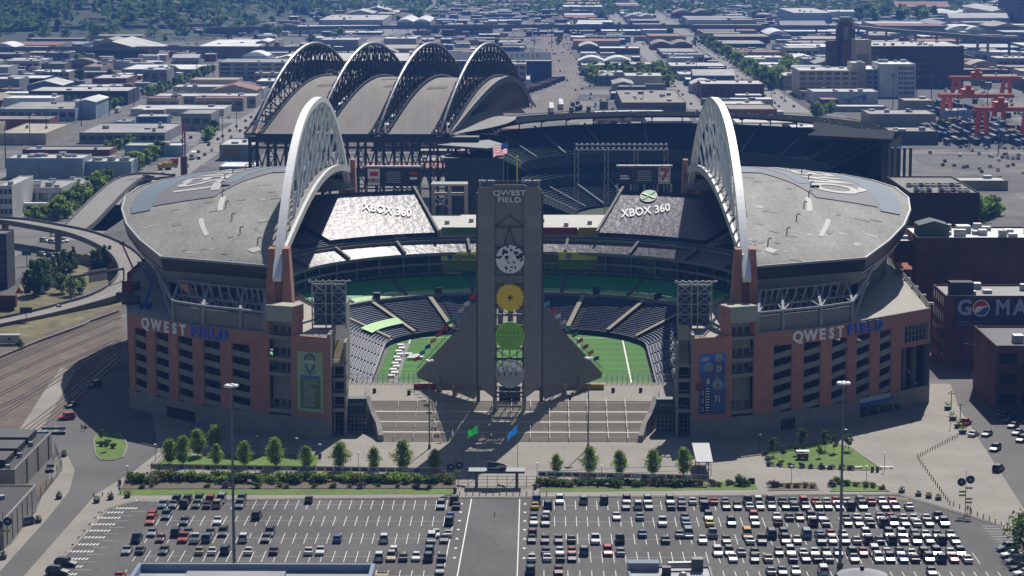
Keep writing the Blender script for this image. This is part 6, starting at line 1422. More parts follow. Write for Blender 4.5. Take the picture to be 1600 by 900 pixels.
# the seating bowl (an arc open to the north)
CX, CY_ = 62.0, 1128.0
def el(f, a, z): return Vector((CX + 98*f*math.cos(a), CY_ + 112*f*math.sin(a), z))
A0, A1, NAg = R(-28), R(196), 72
ANG = [lerp(A0, A1, k/NAg) for k in range(NAg+1)]
def esweep(name, prof, m, i0=0, i1=NAg, skip=()):
    mb = MB()
    for (f0,z0),(f1,z1) in zip(prof[:-1], prof[1:]):
        for k in range(i0, i1):
            if k in skip: continue
            mb.poly([el(f0,ANG[k],z0), el(f1,ANG[k],z1), el(f1,ANG[k+1],z1), el(f0,ANG[k+1],z0)])
    return mb.build(name, m, bp)
def steps(f0,z0,f1,z1,n):
    out = []
    for k in range(n): f = lerp(f0,f1,k/n); z = lerp(z0,z1,k/n); out += [(f,z),(lerp(f0,f1,(k+.92)/n),z)]
    return out + [(f1,z1)]
esweep('lower_stand', steps(.46,1.5,.66,10,12), BSEAT); esweep('club_wall', [(.66,10),(.66,14)], BSTEEL); esweep('club_stand', steps(.66,14,.74,18,5), BSEAT); esweep('press_wall', [(.74,18),(.74,22.5),(.72,22.5),(.72,23.6)], BCON)
esweep('upper_stand', steps(.72,23.6,.945,35.0,16), BSEAT)
for k in range(4, NAg, 6):
    a = ANG[k]; MB().bar(el(.725,a,24.2), el(.945,a,35.6), 1.0, .4).build('aisle_stair', mat('ballpark_aisle', (.17,.18,.19), .8, .1), bp); MB().bar(el(.46,a,2.1), el(.66,a,10.6), .9, .4).build('aisle_stair', mat('ballpark_aisle', (.17,.18,.19), .8, .1), bp)
esweep('concourse_gap_wall', [(.955,0),(.955,33.4)], BCON)
for k in range(0, NAg+1, 3): a = ANG[k]; MB().bar(el(.95,a,33), el(.95,a,40.0), .55).bar(el(.95,a,37),el(.86,a,39.4),.4).build('canopy_post', BSTEEL, bp)
esweep('canopy', [(.84,39.4),(.985,40.6),(.985,39.6),(.84,38.6)], mat('canopy_dark', (.010,.014,.017), 1.0, .08, .3, spec=.03))
mb = MB(); rr = random.Random(4)
for k in range(70):
    a = rr.uniform(A0, A1); f = rr.choice([.85,.90,.975]); mb.obox(el(f,a,40.4), rr.uniform(.4,1.0), .5, .5, a)
mb.build('canopy_lights', METAL, bp, kind='stuff')
esweep('rail_line', [(.98,41.2),(.98,41.5)], METAL)
# raised metal roofs at the right shoulder
for q, z in (([(118,1085),(152,1062),(160,1110),(130,1132)],39.5), ([(126,1135),(160,1112),(158,1170),(132,1185)],38)):
    MB().prism(q, z, z+1.6).build('shoulder_roof', band(mat('shoulder_roof_grey', (.045,.05,.055), 1.0, .05, spec=.05), .5, .2, 'X', .3), bp)
mb = MB(); mb.strip([(150,1058,0),(163,1110,0),(160,1175,0)],[(150,1058,39.5),(163,1110,39.5),(160,1175,38)]); mb.build('shoulder_wall', BCON, bp)
for k in range(4): MB().box(151+k*2.6,152+k*2.6,1056,1058,0,38).build('shoulder_column', BSTEEL, bp)
MB().sheet([tuple(el(.46,a,0)[:2]) for a in ANG], .12).build('outfield_grass', mat('ballpark_grass', (.035,.07,.02), .95, .15), bp)
# light rack standing towards us
t = thing('light_rack', 'pale lattice rack of floodlights standing inside the ballpark', 'light rack', (35,1020,0)); a = D(901,226,1010); b = D(1041,226,1010)
mb = MB()
for z in (a.z, a.z-2.2): mb.bar((a.x,1010,z),(b.x,1010,z),.35)
for k in range(20): x = lerp(a.x,b.x,k/19); mb.bar((x,1010,a.z),(x+1,1010,a.z-2.2),.2)
mb.build('lattice', METAL, t)
for r_ in range(2):
    for k in range(18): x = lerp(a.x,b.x,k/17); MB().box(x-.45,x+.45,1009.5,1010,a.z-.2-r_*1.8,a.z+.6-r_*1.8).build('floodlight', WHITE, t)
for k in range(4):
    x = lerp(a.x,b.x,k/3); mb = MB(); mb.bar((x-.8,1011,0),(x-.8,1011,a.z-2),.3).bar((x+.8,1011,0),(x+.8,1011,a.z-2),.3)
    for z in range(4, int(a.z)-4, 4): mb.bar((x-.8,1011,z),(x+.8,1011,z+4),.2)
    mb.build('mast', METAL, t)
t = thing('foul_pole', 'yellow pole rising in front of the ballpark seats', 'pole', (D(808,285,1015).x,1015,0)); MB().cyl((D(808,285,1015).x,1015),.3,0,D(808,245,1015).z,8).build('pole', YEL, t); MB().ball((D(808,285,1015).x,1015,D(808,245,1015).z),.5,8).build('cap', YEL, t)
# ================================================================= the city behind
rc = random.Random(77)
struct(MB().box(-316,-294,1150,5200,-.05,.02).build('road', ROAD)); struct(MB().box(-209,-189,960,5200,-.05,.02).build('road', mat('road_pale', (.24,.225,.205), .9, .1, .1))); struct(MB().box(110,124,1260,5200,-.05,.02).build('road', mat('road_pale', (.24,.225,.205), .9, .1, .1))); struct(MB().box(174,198,1200,5200,-.05,.02).build('road', mat('road_pale', (.24,.225,.205), .9, .1, .1)))
for k, y in enumerate((1460,1790,2140,2560,3080,3700)): struct(MB().box(-1000,1000,y-6,y+6,-.05,.05+.01*k).build('cross_street', mat('road_mid', (.17,.16,.15), .9, .1, .1)))
YARD = mat('rail_ballast', (.17,.135,.11), .95, .2, .3, big=.25, bigscale=.03)
YB = [D(850,172,1400).x]
cl = [(852,176),(868,160),(884,135),(890,115),(886,100),(872,86),(866,70),(862,52)]
cw = [G(u, v) for u, v in cl]
mb = MB()
for k in range(len(cw)-1):
    a, b = cw[k], cw[k+1]; mb.poly([(a.x-15,a.y,.03),(a.x+15,a.y,.03),(b.x+15,b.y,.03),(b.x-15,b.y,.03)])
struct(mb.build('rail_yard', YARD))
struct(MB().box(-36,-12,1340,1640,-.05,.06).build('brick_yard', mat('red_gravel', (.26,.15,.12), .95, .15, .1)))
struct(MB().box(28,105,1300,1700,-.05,.04).build('dirt_lot', mat('dirt_tan', (.28,.25,.2), .95, .2, .05)))
RAIL = mat('rail_steel', (.10,.075,.06), .5, .1)
mb = MB()
for off in (-11,-7,-3,1,5,9):
    for g in (-.75,.75):
        mb.tube([p+Vector((off+g,0,.12)) for p in cw], .16, 4)
struct(mb.build('rails', RAIL))
FOOT = []; FARV = []
bcnt = {}
CWALL = {'white':(.55,.55,.54),'grey':(.26,.265,.275),'pale grey':(.40,.40,.40),'tan':(.36,.30,.22),'cream':(.50,.45,.34),'brick red':(.18,.06,.045),'brown':(.16,.11,.08),'blue':(.07,.14,.27),'navy':(.02,.035,.08),'pale blue':(.28,.37,.46),'dark grey':(.10,.105,.115),'green':(.08,.16,.12),'dark brown':(.06,.032,.03)}
CROOF = {'white':(.72,.72,.71),'pale':(.50,.49,.47),'grey':(.28,.275,.27),'brown':(.22,.18,.15),'dark':(.09,.09,.095),'red':(.25,.08,.06),'tan':(.38,.33,.26),'blue':(.15,.25,.36)}
WINM = MB().box(0,1,-.12,.0,0,1).mesh('window', [GLASS]); DOORM = MB().box(0,1,-.14,.0,0,1).mesh('loading_door', [METAL]); UNITM = MB().box(-.5,.5,-.5,.5,0,1).mesh('rooftop_unit', [METAL])
def child(name, me, parent, off, scale, color=None):
    o = bpy.data.objects.new(name, me); col.objects.link(o); o.parent = parent; o.location = off; o.scale = scale
    if color: o.color = (*color, 1)
    return o
def bldg(name, label, x0, x1, y0, y1, h, wall, roof, kind='flat', win=None, units=2, doors=0, group=None, cat='building', wm=None, sidewin=False, parapet=.6):
    FOOT.append((x0-3,x1+3,y0-3,y1+3))
    t = thing(name, label, cat, ((x0+x1)/2, y0, 0), group=group); wc = CWALL.get(wall, wall); rcx = CROOF.get(roof, roof); w = x1-x0; d = y1-y0
    W_ = MB(); 
    if kind == 'flat':
        W_.box(x0,x1,y0,y1,-.06,h-parapet)
        for q in ((x0,x1,y0,y0+.35),(x0,x1,y1-.35,y1),(x0,x0+.35,y0+.35,y1-.35),(x1-.35,x1,y0+.35,y1-.35)): W_.box(*q,h-parapet,h)
        W_.build('wall', wm or WALL, t, color=wc); MB().box(x0+.35,x1-.35,y0+.35,y1-.35,h-parapet-.02,h-parapet+.1).build('roof', ROOF, t, color=rcx)
        zr_ = h-parapet+.1
    elif kind == 'gable':       # ridge along the longer side
        rise = min(w, d)*.13
        W_.box(x0,x1,y0,y1,-.06,h)
        if w >= d: W_.poly([(x0,y0,h),(x0,(y0+y1)/2,h+rise),(x0,y1,h)]); W_.poly([(x1,y0,h),(x1,y1,h),(x1,(y0+y1)/2,h+rise)])
        else: W_.poly([(x0,y0,h),(x1,y0,h),((x0+x1)/2,y0,h+rise)]); W_.poly([(x0,y1,h),((x0+x1)/2,y1,h+rise),(x1,y1,h)])
        W_.build('wall', wm or WALL, t, color=wc); r_ = MB(); e = .5
        if w >= d:
            m_ = (y0+y1)/2; r_.hexa([(x0-e,y0-e,h),(x1+e,y0-e,h),(x1+e,m_,h+rise),(x0-e,m_,h+rise)],[(x0-e,y0-e,h+.25),(x1+e,y0-e,h+.25),(x1+e,m_,h+rise+.25),(x0-e,m_,h+rise+.25)]); r_.hexa([(x0-e,m_,h+rise),(x1+e,m_,h+rise),(x1+e,y1+e,h),(x0-e,y1+e,h)],[(x0-e,m_,h+rise+.25),(x1+e,m_,h+rise+.25),(x1+e,y1+e,h+.25),(x0-e,y1+e,h+.25)])
        else:
            m_ = (x0+x1)/2; r_.hexa([(x0-e,y0-e,h),(m_,y0-e,h+rise),(m_,y1+e,h+rise),(x0-e,y1+e,h)],[(x0-e,y0-e,h+.25),(m_,y0-e,h+rise+.25),(m_,y1+e,h+rise+.25),(x0-e,y1+e,h+.25)]); r_.hexa([(m_,y0-e,h+rise),(x1+e,y0-e,h),(x1+e,y1+e,h),(m_,y1+e,h+rise)],[(m_,y0-e,h+rise+.25),(x1+e,y0-e,h+.25),(x1+e,y1+e,h+.25),(m_,y1+e,h+rise+.25)])
        r_.build('roof', ROOF, t, color=rcx); zr_ = h+rise*.5; units = 0
    else:                      # barrel vaults across x
        n = max(1, round(w/26)); W_.box(x0,x1,y0,y1,-.06,h); W_.build('wall', wm or WALL, t, color=wc)
        for k in range(n):
            a, b = lerp(x0,x1,k/n), lerp(x0,x1,(k+1)/n); v = MB(); m_ = 10; rise = (b-a)*.16
            A = [(lerp(a,b,i/m_), y0, h+rise*math.sin(math.pi*i/m_)) for i in range(m_+1)]; B = [(p[0],y1,p[2]) for p in A]
            v.hexa([(a,y0,h),*[p for p in A[1:-1]],(b,y0,h)][::-1],[(a,y1,h),*[p for p in B[1:-1]],(b,y1,h)][::-1]); v.build('roof_vault', ROOF, t, color=rcx)
        zr_ = h; units = 0
    off = Vector(((x0+x1)/2, y0, 0))
    if win:
        r, c = win; fh = h/(r+.25); cw_ = w/c
        for i in range(r):
            for j in range(c): child('window', WINM, t, Vector((x0+cw_*(j+.14), y0-.01, fh*(i+.38)))-off, (cw_*.72,1,fh*.5))
        if sidewin:
            sx = x1 if (x0+x1) < 0 else x0; c2 = max(2, int(c*d/w)); cw2 = d/c2
            for i in range(r):
                for j in range(min(c2, 12)):
                    o = child('window', WINM, t, Vector((sx, y0+cw2*(j+.14), fh*(i+.38)))-off, (cw2*.72,1,fh*.5)); o.rotation_euler = (0,0,math.pi/2 if sx == x1 else -math.pi/2)
                    if sx == x0: o.location.y += cw2*.72
    for k in range(doors): child('loading_door', DOORM, t, Vector((x0+w*(k+.3)/doors, y0-.01, 0))-off, (min(4.5,w/doors*.5),1,min(4.2,h*.55)))
    for k in range(units):
        s_ = rc.uniform(1.5,4.5); child('rooftop_unit', UNITM, t, Vector((rc.uniform(x0+.12*w,x1-.12*w), rc.uniform(y0+.15*d,y1-.15*d), zr_))-off, (s_, s_*rc.uniform(.6,1.4), rc.uniform(1,2.4)))
    return t
def B(u0, u1, vb, vt, vr, wall, roof, label, name='warehouse', **k):
    """front edge base / top and roof back edge as read off the photograph"""
    um = (u0+u1)/2; y0 = G(um, vb).y; x0 = D(u0, vb, y0).x; x1 = D(u1, vb, y0).x; h = max(3.5, D(um, vt, y0).z); y1 = max(y0+8, G(um, vr, h).y)
    return bldg(name, label, x0, x1, y0, y1, h, wall, roof, **k)
# --- buildings one can single out, left side
B(45,200,164,142,135,'navy','pale','long navy warehouse with pale grey roof and a strip of windows, far left', win=(1,16))
t = B(0,118,189,170,158,'pale blue','grey','pale blue warehouse with round windows at the left frame edge', kind='flat', win=(1,9))
B(118,150,186,160,152,'pale blue','white','light blue gabled shed beside the pale blue warehouse with round windows', kind='gable')
B(0,72,226,208,192,'cream','tan','tan shed with yellow painted wall at the left frame edge', doors=2)
B(124,258,224,207,192,'grey','grey','low wide grey workshop between the two left avenues', win=(1,10), units=6)
B(204,350,181,170,163,'white','pale','low white warehouse above the grey workshop, left of the trusses', doors=3)
B(240,400,168,150,145,'grey','pale','long grey office with a row of windows left of the first truss', win=(1,14), units=6)
B(287,386,147,137,133,'pale grey','white','low pale shed in front of the banded parking garage', units=1)
B(342,470,125,97,91,'pale grey','grey','pale parking garage with four dark floor bands left of the trusses', name='parking_garage', win=(4,6), sidewin=True)
B(0,70,136,122,117,'navy','white','white-roofed navy warehouse at the far left edge, upper', units=0)
B(68,108,128,112,108,'tan','white','tan block with white roof beside the white-roofed navy warehouse', win=(2,5))
B(190,313,119,108,100,'grey','white','wide grey warehouse under a bright roof, upper left', doors=4)
B(130,158,118,104,98,'tan','brown','small brick-tan house with dark roof, upper left', name='house')
B(144,198,132,122,116,'brick red','pale','low red store with pale roof, upper left', name='store')
B(118,232,91,80,71,'brown','pale','wide brown-walled depot with huge pale roof, upper left', kind='gable')
B(306,402,90,73,61,'cream','white','cream warehouse with white roof and doors, upper left', doors=5)
t = B(235,249,90,76,73,'white','red','narrow white tower house with red cap, upper left', name='tower_house', win=(2,2), units=0)
B(0,128,75,69,64,'blue','grey','long blue-grey depot below the wooded hill, far left', units=3)
B(302,398,55,47,45,'blue','pale','long pale blue shed under the wooded hill', win=(1,12))
B(205,232,47,38,36,'cream','pale','cream hall with pale roof at the foot of the wooded hill', kind='gable')
B(240,270,47,39,37,'pale grey','grey','square grey hall right of the cream hall by the hill')
B(75,122,45,40,36,'white','white','white sheds at the foot of the wooded hill', kind='barrel')
B(126,160,55,49,46,'brick red','dark','dark red works below the hill', units=1)
B(10,130,279,247,240,'pale blue','pale','long pale blue warehouse with roll-up bays, left', doors=9, units=10)
B(130,205,277,252,246,'pale blue','pale','right extension of the long pale blue warehouse', units=6, doors=2)
B(35,172,243,238,228,'brick red','grey','low grey-roofed brick shed behind the long pale blue warehouse', units=2)
B(0,20,340,290,274,'white','pale','white office tower stub at the left frame edge', name='office_building', win=(3,3), units=1)
B(20,97,322,293,280,'white','grey','white office block with dark windows below the pale warehouse', name='office_building', win=(1,4), sidewin=True, units=6)
B(97,131,312,287,276,'grey','grey','grey wing with wide dark glazing beside the white office block', name='office_building', win=(1,2), units=2)
B(195,285,244,227,222,'pale blue','pale','corrugated pale blue hall by the avenue, left', units=3)
B(343,400,250,226,216,'grey','pale','grey building with a picture hoarding beside the avenue', name='store', units=3)
B(342,400,272,260,252,'pale grey','white','low white shed below the picture hoarding', win=(1,3), units=0)
t,a,b = board('hoarding', 'picture hoarding in warm colours on the grey building wall', 348, 374, 233, 244, G(370,250).y-.6, mat('hoarding_warm', (.25,.14,.05), .6, .3, .2))
B(145,182,420,399,393,'dark grey','dark','small dark kiosk under the curved ramp', name='kiosk', units=0)
t = B(-30,12,452,365,358,(.04,.05,.07),'dark','dark glazed tower block at left frame edge beside the street', name='office_building', win=(6,3), wm=None, units=1)
# --- between and above the trusses
t = B(475,862,128,95,82,'navy','pale','long event hall with a white letter band behind the trusses', name='event_hall', units=8)
Yb = G(668,128).y - .8; a = D(640,97,Yb); b = D(861,80,Yb); MB().box(a.x,b.x,Yb,Yb+.6,D(700,94,Yb).z,D(700,81,Yb).z).build('letter_band', LETW, t)
tx = text('CENTER', 4.2, .05, .05, 1.9); place(tx,(D(820,87,Yb).x,Yb-.1,D(820,87.5,Yb).z),(1,0,0),(0,0,1),1.0); tx.build('lettering', mat('letter_rust', (.25,.09,.06), .6, 0), t)
B(800,822,140,100,96,'pale grey','grey','pale upright block right behind the last truss', name='office_building', win=(4,2))
B(822,862,120,97,94,'navy','dark','dark glazed hall end facing the curving rails', win=(1,4))
B(813,828,137,124,116,'white','pale','small white lean-to behind the last truss', units=0)
B(498,598,43,31,23,'pale grey','pale','big pale grey box warehouse far behind the first truss', name='warehouse', units=4)
B(455,525,53,44,39,'white','white','white-roofed shed with bays behind the first truss', doors=4)
B(405,446,52,42,41,'blue','white','blue shed with white edge left of first truss top')
B(525,596,55,51,48,'blue','white','thin white-roofed shed behind the second truss')
B(400,420,84,66,62,'tan','white','tan hall with white gable left of first truss', kind='gable')
B(420,437,80,66,63,'tan','red','orange-brown house beside the tan hall', name='house')
B(620,672,45,34,28,'grey','white','works with two bright vaulted roofs behind the third truss', kind='barrel')
B(695,800,36,33,30,'pale blue','white','long low white-roofed shed behind the last truss', units=2)
B(690,770,55,42,38,'grey','brown','brown mill block behind the last truss top', win=(2,8))
B(500,560,75,62,58,'grey','pale','plain grey shed low behind the second truss')
B(600,650,78,60,57,'pale grey','white','pale shed low behind the third truss', doors=3)
B(550,648,14,9,7,'pale grey','white','far white-fronted depot along the skyline, centre')
# --- right of the rails
B(883,1042,52,42,38,'navy','white','very long navy shed with bright white roof right of the rails', units=0)
B(904,960,40,36,31,'pale grey','white','bright white roof standing above the long navy shed', units=0)
B(890,930,54,48,45,'tan','tan','tan shed in front of the long navy shed')
B(940,1042,55,48,45,'pale grey','white','white-doored depot in front of the long navy shed', doors=8)
B(992,1072,64,57,55,'tan','red','long shed with rust-red roof right of the rails')
B(922,978,70,62,59,'blue','grey','blue-walled shed below the long navy shed', win=(1,7))
B(1018,1082,78,70,66,'brick red','brown','brick works beside the first right street', kind='barrel')
B(905,935,82,73,69,'brown','pale','dark arched hall near the curving rails', kind='barrel')
B(937,1000,85,75,72,'brown','white','low white-roofed shop row right of the arched hall', win=(1,6))
B(908,932,90,83,80,'white','pale','small white shed below the arched hall', units=0)
B(925,1020,107,100,96,'pale grey','pale','long pale office with a red awning right of the rails', win=(1,10), units=4)
B(1048,1135,116,103,97,'grey','pale','grey and maroon three-floor block between the right streets', name='office_building', win=(2,8), units=3)
B(1058,1112,97,90,85,'dark grey','grey','dark shed above the maroon block')
B(1061,1115,126,116,111,'pale blue','pale','low pale blue shed with pale roof between right streets')
B(1072,1117,134,124,120,'blue','white','bright blue shed with white roof between right streets')
B(1080,1120,146,132,128,'pale grey','pale','low pale arched shed beside the red brick mill', kind='barrel')
B(1096,1194,153,131,125,'brick red','pale','big red brick mill with pale roof, right of centre', name='mill_building', win=(4,11), units=5)
B(1098,1200,165,155,152,'brown','dark','dark red low range in front of the brick mill', win=(1,12))
B(1133,1200,180,166,157,'pale grey','pale','low glass-fronted pavilion below the brick mill', name='pavilion', win=(1,8), units=3)
B(935,960,134,118,112,'grey','grey','blue-grey square block among the trees right of the rails', name='office_building', win=(2,3))
B(958,990,146,132,126,'tan','grey','tan shed with hipped roof among the trees', kind='gable')
B(972,1072,178,160,140,'brown','brown','wide industrial plant with brown monitor roof just behind the ballpark rim', name='plant_building', units=10, win=(1,12))
B(990,1055,160,152,143,'dark grey','brown','raised monitor roof of the industrial plant', units=2)
# --- far right
t = B(1355,1505,136,72,64,(.085,.045,.045),'pale','very long dark brick block with banded windows, far right', name='brick_block', win=(6,14), units=14)
Y0 = G(1430,136).y
t2 = thing('clock_tower', 'dark red brick tower with stepped green top beside the long brick block', 'tower', (D(1320,100,Y0+20).x, Y0+20, 0))
x0, x1 = D(1308,100,Y0+20).x, D(1334,100,Y0+20).x; z = lambda v: D(1320,v,Y0+20).z
MB().box(x0,x1,Y0+20,Y0+20+(x1-x0),-.05,z(45)).build('shaft', BRICKD, t2); MB().box(x0+1.5,x1-1.5,Y0+21,Y0+19+(x1-x0),z(45),z(35)).build('belfry', BRICKD, t2); MB().box(x0+2.5,x1-2.5,Y0+22,Y0+18+(x1-x0),z(35),z(27)).build('cap', mat('copper_green', (.10,.22,.18), .7, .1), t2)
for k in range(4): child('window', WINM, t2, Vector((x0+2+k*3.6,Y0+19.98,z(66)))-t2.location, (2.0,1,z(46)-z(66)))
MB().box(x0+5,x1-5,Y0+19.7,Y0+20,z(62),z(42)).build('pale_panel', CONCW, t2)
MB().box(x0-9,x0,Y0+12,Y0+30,-.05,z(63)).box(x0+2,x1-1,Y0+6,Y0+20,-.05,z(66)).build('shoulder', BRICKD, t2)
B(1335,1360,140,62,60,'tan','pale','pale upright stair block between the tower and the brick block', name='office_building', win=(1,1), units=0)
B(1248,1340,151,110,104,'cream','pale','cream five-floor block with wide windows, right', name='office_building', win=(5,7), units=3)
B(1330,1352,150,98,95,'cream','white','cream end block with slanted white roof, right', name='office_building', units=1)
B(1352,1374,150,108,99,'pale blue','white','white louvred garage end with slanted floors, right', name='parking_garage', win=(5,2), units=0)
t = B(1374,1430,152,100,95,'white','white','white six-floor building with square windows and a round badge, right', name='office_building', win=None, units=4)
Yw = G(1402,152).y
for i in range(6):
    for j in range(6): child('window', WINM, t, Vector((D(1404+j*4.3,120,Yw).x,Yw-.02,D(1402,147-i*7.6,Yw).z))-t.location, (1.4,1,2.0))
MB().disc(Vector((D(1396,118,Yw).x,Yw-.1,D(1396,118,Yw).z)),1.8,.05,16).build('round_badge', mat('badge_blue_grey', (.25,.3,.36), .6, 0), t)
B(1224,1248,140,118,112,'grey','pale','grey five-floor block left of the cream block', name='office_building', win=(3,3), units=1)
t = B(1270,1372,162,143,138,'white','pale','low white studio with a blue robot arm shape on its wall, right', name='studio_building', units=4)
mb = MB(); y_ = G(1320,162).y-.3; mb.bar(D(1318,154,y_),D(1330,160,y_),1.0).bar(D(1325,156,y_),D(1352,149,y_),1.0).bar(D(1351,150,y_),D(1350,158,y_),2.0); mb.build('wall_emblem', mat('emblem_blue', (.04,.15,.4), .6, 0), t)
B(1290,1385,175,166,163,'pale grey','white','low loading shed with long white roof below the studio', doors=8, units=0)
B(1358,1462,197,178,171,'tan','grey','olive-tan windowless shed right behind the ballpark shoulder', units=4)
t = B(1362,1466,226,205,198,'dark grey','brown','dark low block with a lit sign strip behind the ballpark shoulder', units=3)
B(1240,1300,40,20,12,'pale blue','pale','huge pale shed below the far wood, right', units=3)
B(1200,1235,62,54,48,'grey','white','vaulted white shed far right of centre', kind='barrel')
B(1290,1345,27,18,15,'white','white','far bright white roof before the dark wood')
B(1358,1425,60,52,49,'tan','white','pair of bright-roofed sheds above the long brick block', doors=4)
B(1440,1535,66,57,51,'pale grey','white','wide white-roofed terminal above the long brick block')
B(1485,1545,28,24,18,'tan','white','hangar with two vaulted roofs, far right', kind='barrel')
B(1550,1590,36,18,10,'cream','pale','large cream hangar with grey roof, far right', kind='gable')
B(1590,1640,40,-10,-14,(.10,.05,.045),'dark','tall dark brick tower cut by the right frame edge', name='brick_block', win=(8,3))
B(1503,1514,70,50,48,'white','white','slim white silo tower, far right', name='silo', units=0)
B(1234,1300,85,73,68,'pale blue','white','pale blue shed with white roof left of the brick tower')
B(1234,1300,74,66,63,'tan','tan','tan shed behind the pale blue shed, right')
B(1255,1290,105,92,88,'grey','grey','grey low works in front of the brick tower')
# right foreground blocks
def BZ(u0,u1,vt,Y,h,depth,wall,roof,label,name='brick_building',**k): x0 = D(u0,vt,Y).x; x1 = D(u1,vt,Y).x; return bldg(name,label,x0,x1,Y,Y+depth,h,wall,roof,**k)
Yg = 905; BZ(1422,1531,301,Yg,D(1470,301,Yg).z,62,(.035,.02,.022),(.12,.115,.11),'dark brown windowless parking garage right of the stadium roof', name='parking_garage', units=0)
hg = D(1470,301,Yg).z
for k in range(18):
    xg = lerp(D(1428,301,Yg).x+2, D(1524,301,Yg).x-2, (k % 9)/8); yg = Yg + (8 if k < 9 else 26) + rc.uniform(-1,1); kd = rc.choice(['sedan','SUV','sedan','van']); c_ = rc.choice(['white','silver','charcoal','grey','navy','black'])
    if rc.random() < .8: FARV.append((xg, yg, hg-.5))
Yb2 = 790; hb2 = D(1500,371,Yb2).z; BZ(1434,1660,371,Yb2,hb2,30,(.085,.05,.045),'white','big dark brick warehouse with bright white roof, right edge', wm=BRICKD, units=16)
BZ(1398,1434,376,800,D(1410,376,800).z,28,(.10,.05,.04),'white','narrow brown block between stadium roof and big brick warehouse', wm=BRICKD, units=2)
p = D(1452,352,806); MB_ = thing('roof_shed', 'small green-grey gabled shed on the big brick warehouse roof', 'shed', (p.x, 800, hb2)); 
mb = MB(); mb.box(p.x-5,p.x+5,796,806,hb2-.5,hb2+3.2); mb.build('wall', WALL, MB_, color=(.08,.11,.10)); mb = MB(); mb.hexa([(p.x-5,795.8,hb2+3.2),(p.x+5,795.8,hb2+3.2),(p.x+5,806.2,hb2+3.2),(p.x-5,806.2,hb2+3.2)],[(p.x-.2,795.8,hb2+4.6),(p.x+.2,795.8,hb2+4.6),(p.x+.2,806.2,hb2+4.6),(p.x-.2,806.2,hb2+4.6)]); mb.build('roof', WALL, MB_, color=(.1,.13,.12))
# billboard brick building
Yc = 733; xg0 = D(1478,462,Yc).x; hz = D(1540,462,Yc).z
t = bldg('brick_building', 'dark brick building carrying the huge cola mural, right edge', xg0, xg0+60, Yc, Yc+24, hz, (.09,.04,.035), 'grey', wm=BRICKD, units=12)
for k in range(4):
    for j in range(5): o = child('window', WINM, t, Vector((xg0,Yc+3+j*4.2,3+k*5))-t.location, (2.0,1,2.6)); o.rotation_euler = (0,0,-math.pi/2); o.location.y += 2
MB().box(xg0+2,xg0+9,Yc+4,Yc+9,hz-.3,hz+3.4).build('roof_cabin', WALL, t, color=(.05,.05,.07))
xm0, xm1 = D(1492,480,Yc).x, xg0+58; zt_, zb_ = D(1540,466,Yc).z, D(1540,510,Yc).z
mu = thing('mural_sign', 'huge dark blue mural reading GO MA with a cola roundel for an O', 'sign', (xm0,Yc,zb_))
MB().box(xm0,xm1,Yc-.25,Yc-.03,zb_,zt_).build('panel', mat('mural_navy', (.012,.02,.06), .6, .1), mu)
ML = mat('mural_letter', (.33,.40,.62), .6, .1)
for s_, u in (('G',1507.5),('M',1567),('A',1594),('X',1618)):
    p = D(u, 481.5, Yc-.3); tx = text(s_, 6.4, .03, .22); place(tx, p, (1,0,0), (0,0,1), .95 if s_ != 'M' else .9); tx.build('lettering', ML, mu)
p = D(1533, 481.5, Yc-.3); MB().disc(p, 2.55, .03, 32).build('roundel', LETW, mu)
def half(name, f, m, up):
    n = 16; pts = [(2.25*math.cos(math.pi*k/n + (0 if up else math.pi)+.35), 2.25*math.sin(math.pi*k/n+(0 if up else math.pi)+.35)) for k in range(n+1)]
    a = Vector(pts[-1]); b = Vector(pts[0]); 
    for k in range(1, 8): q = a.lerp(b, k/8); off = math.sin(2*math.pi*k/8)*.35 + (f); pts.append((q.x-off*math.sin(.35)*.0, q.y+off))
    plate(pts, p-Vector((0,.1,0)), .04, m, name, mu)
half('roundel_top', .55, mat('roundel_red', (.45,.03,.03), .6, 0), True); half('roundel_base', -.55, mat('roundel_blue', (.02,.10,.4), .6, 0), False)
for z, w_ in ((503,60),(508,46)): q = D(1492+w_/2, z, Yc-.3); tx = text('. '.join(['live for now together']*1), .9, .02); MB().box(q.x-w_*.09,q.x+w_*.09,Yc-.3,Yc-.27,q.z-.2,q.z+.2).build('small_print', mat('mural_small', (.09,.11,.2), .6, 0), mu)
# right-front brick rows
Yr = 662; x_ = D(1556,560,Yr).x; h_ = D(1575,540,Yr).z
t = bldg('brick_building', 'dark brick building at the right edge beside the small street lot', x_, x_+40, Yr, Yr+34, h_, (.08,.035,.03), 'dark', wm=BRICKD, units=4, win=(3,6))
t = bldg('brick_building', 'lower dark brick row nearest the street at the right edge', x_+8, x_+48, 600, 661, h_*.8, (.08,.035,.03), 'dark', wm=BRICKD, units=3)
for k in range(6): o = child('window', WINM, t, Vector((x_+8,604+k*9,2))-t.location, (3,1,3)); o.rotation_euler = (0,0,-math.pi/2); o.location.y += 3
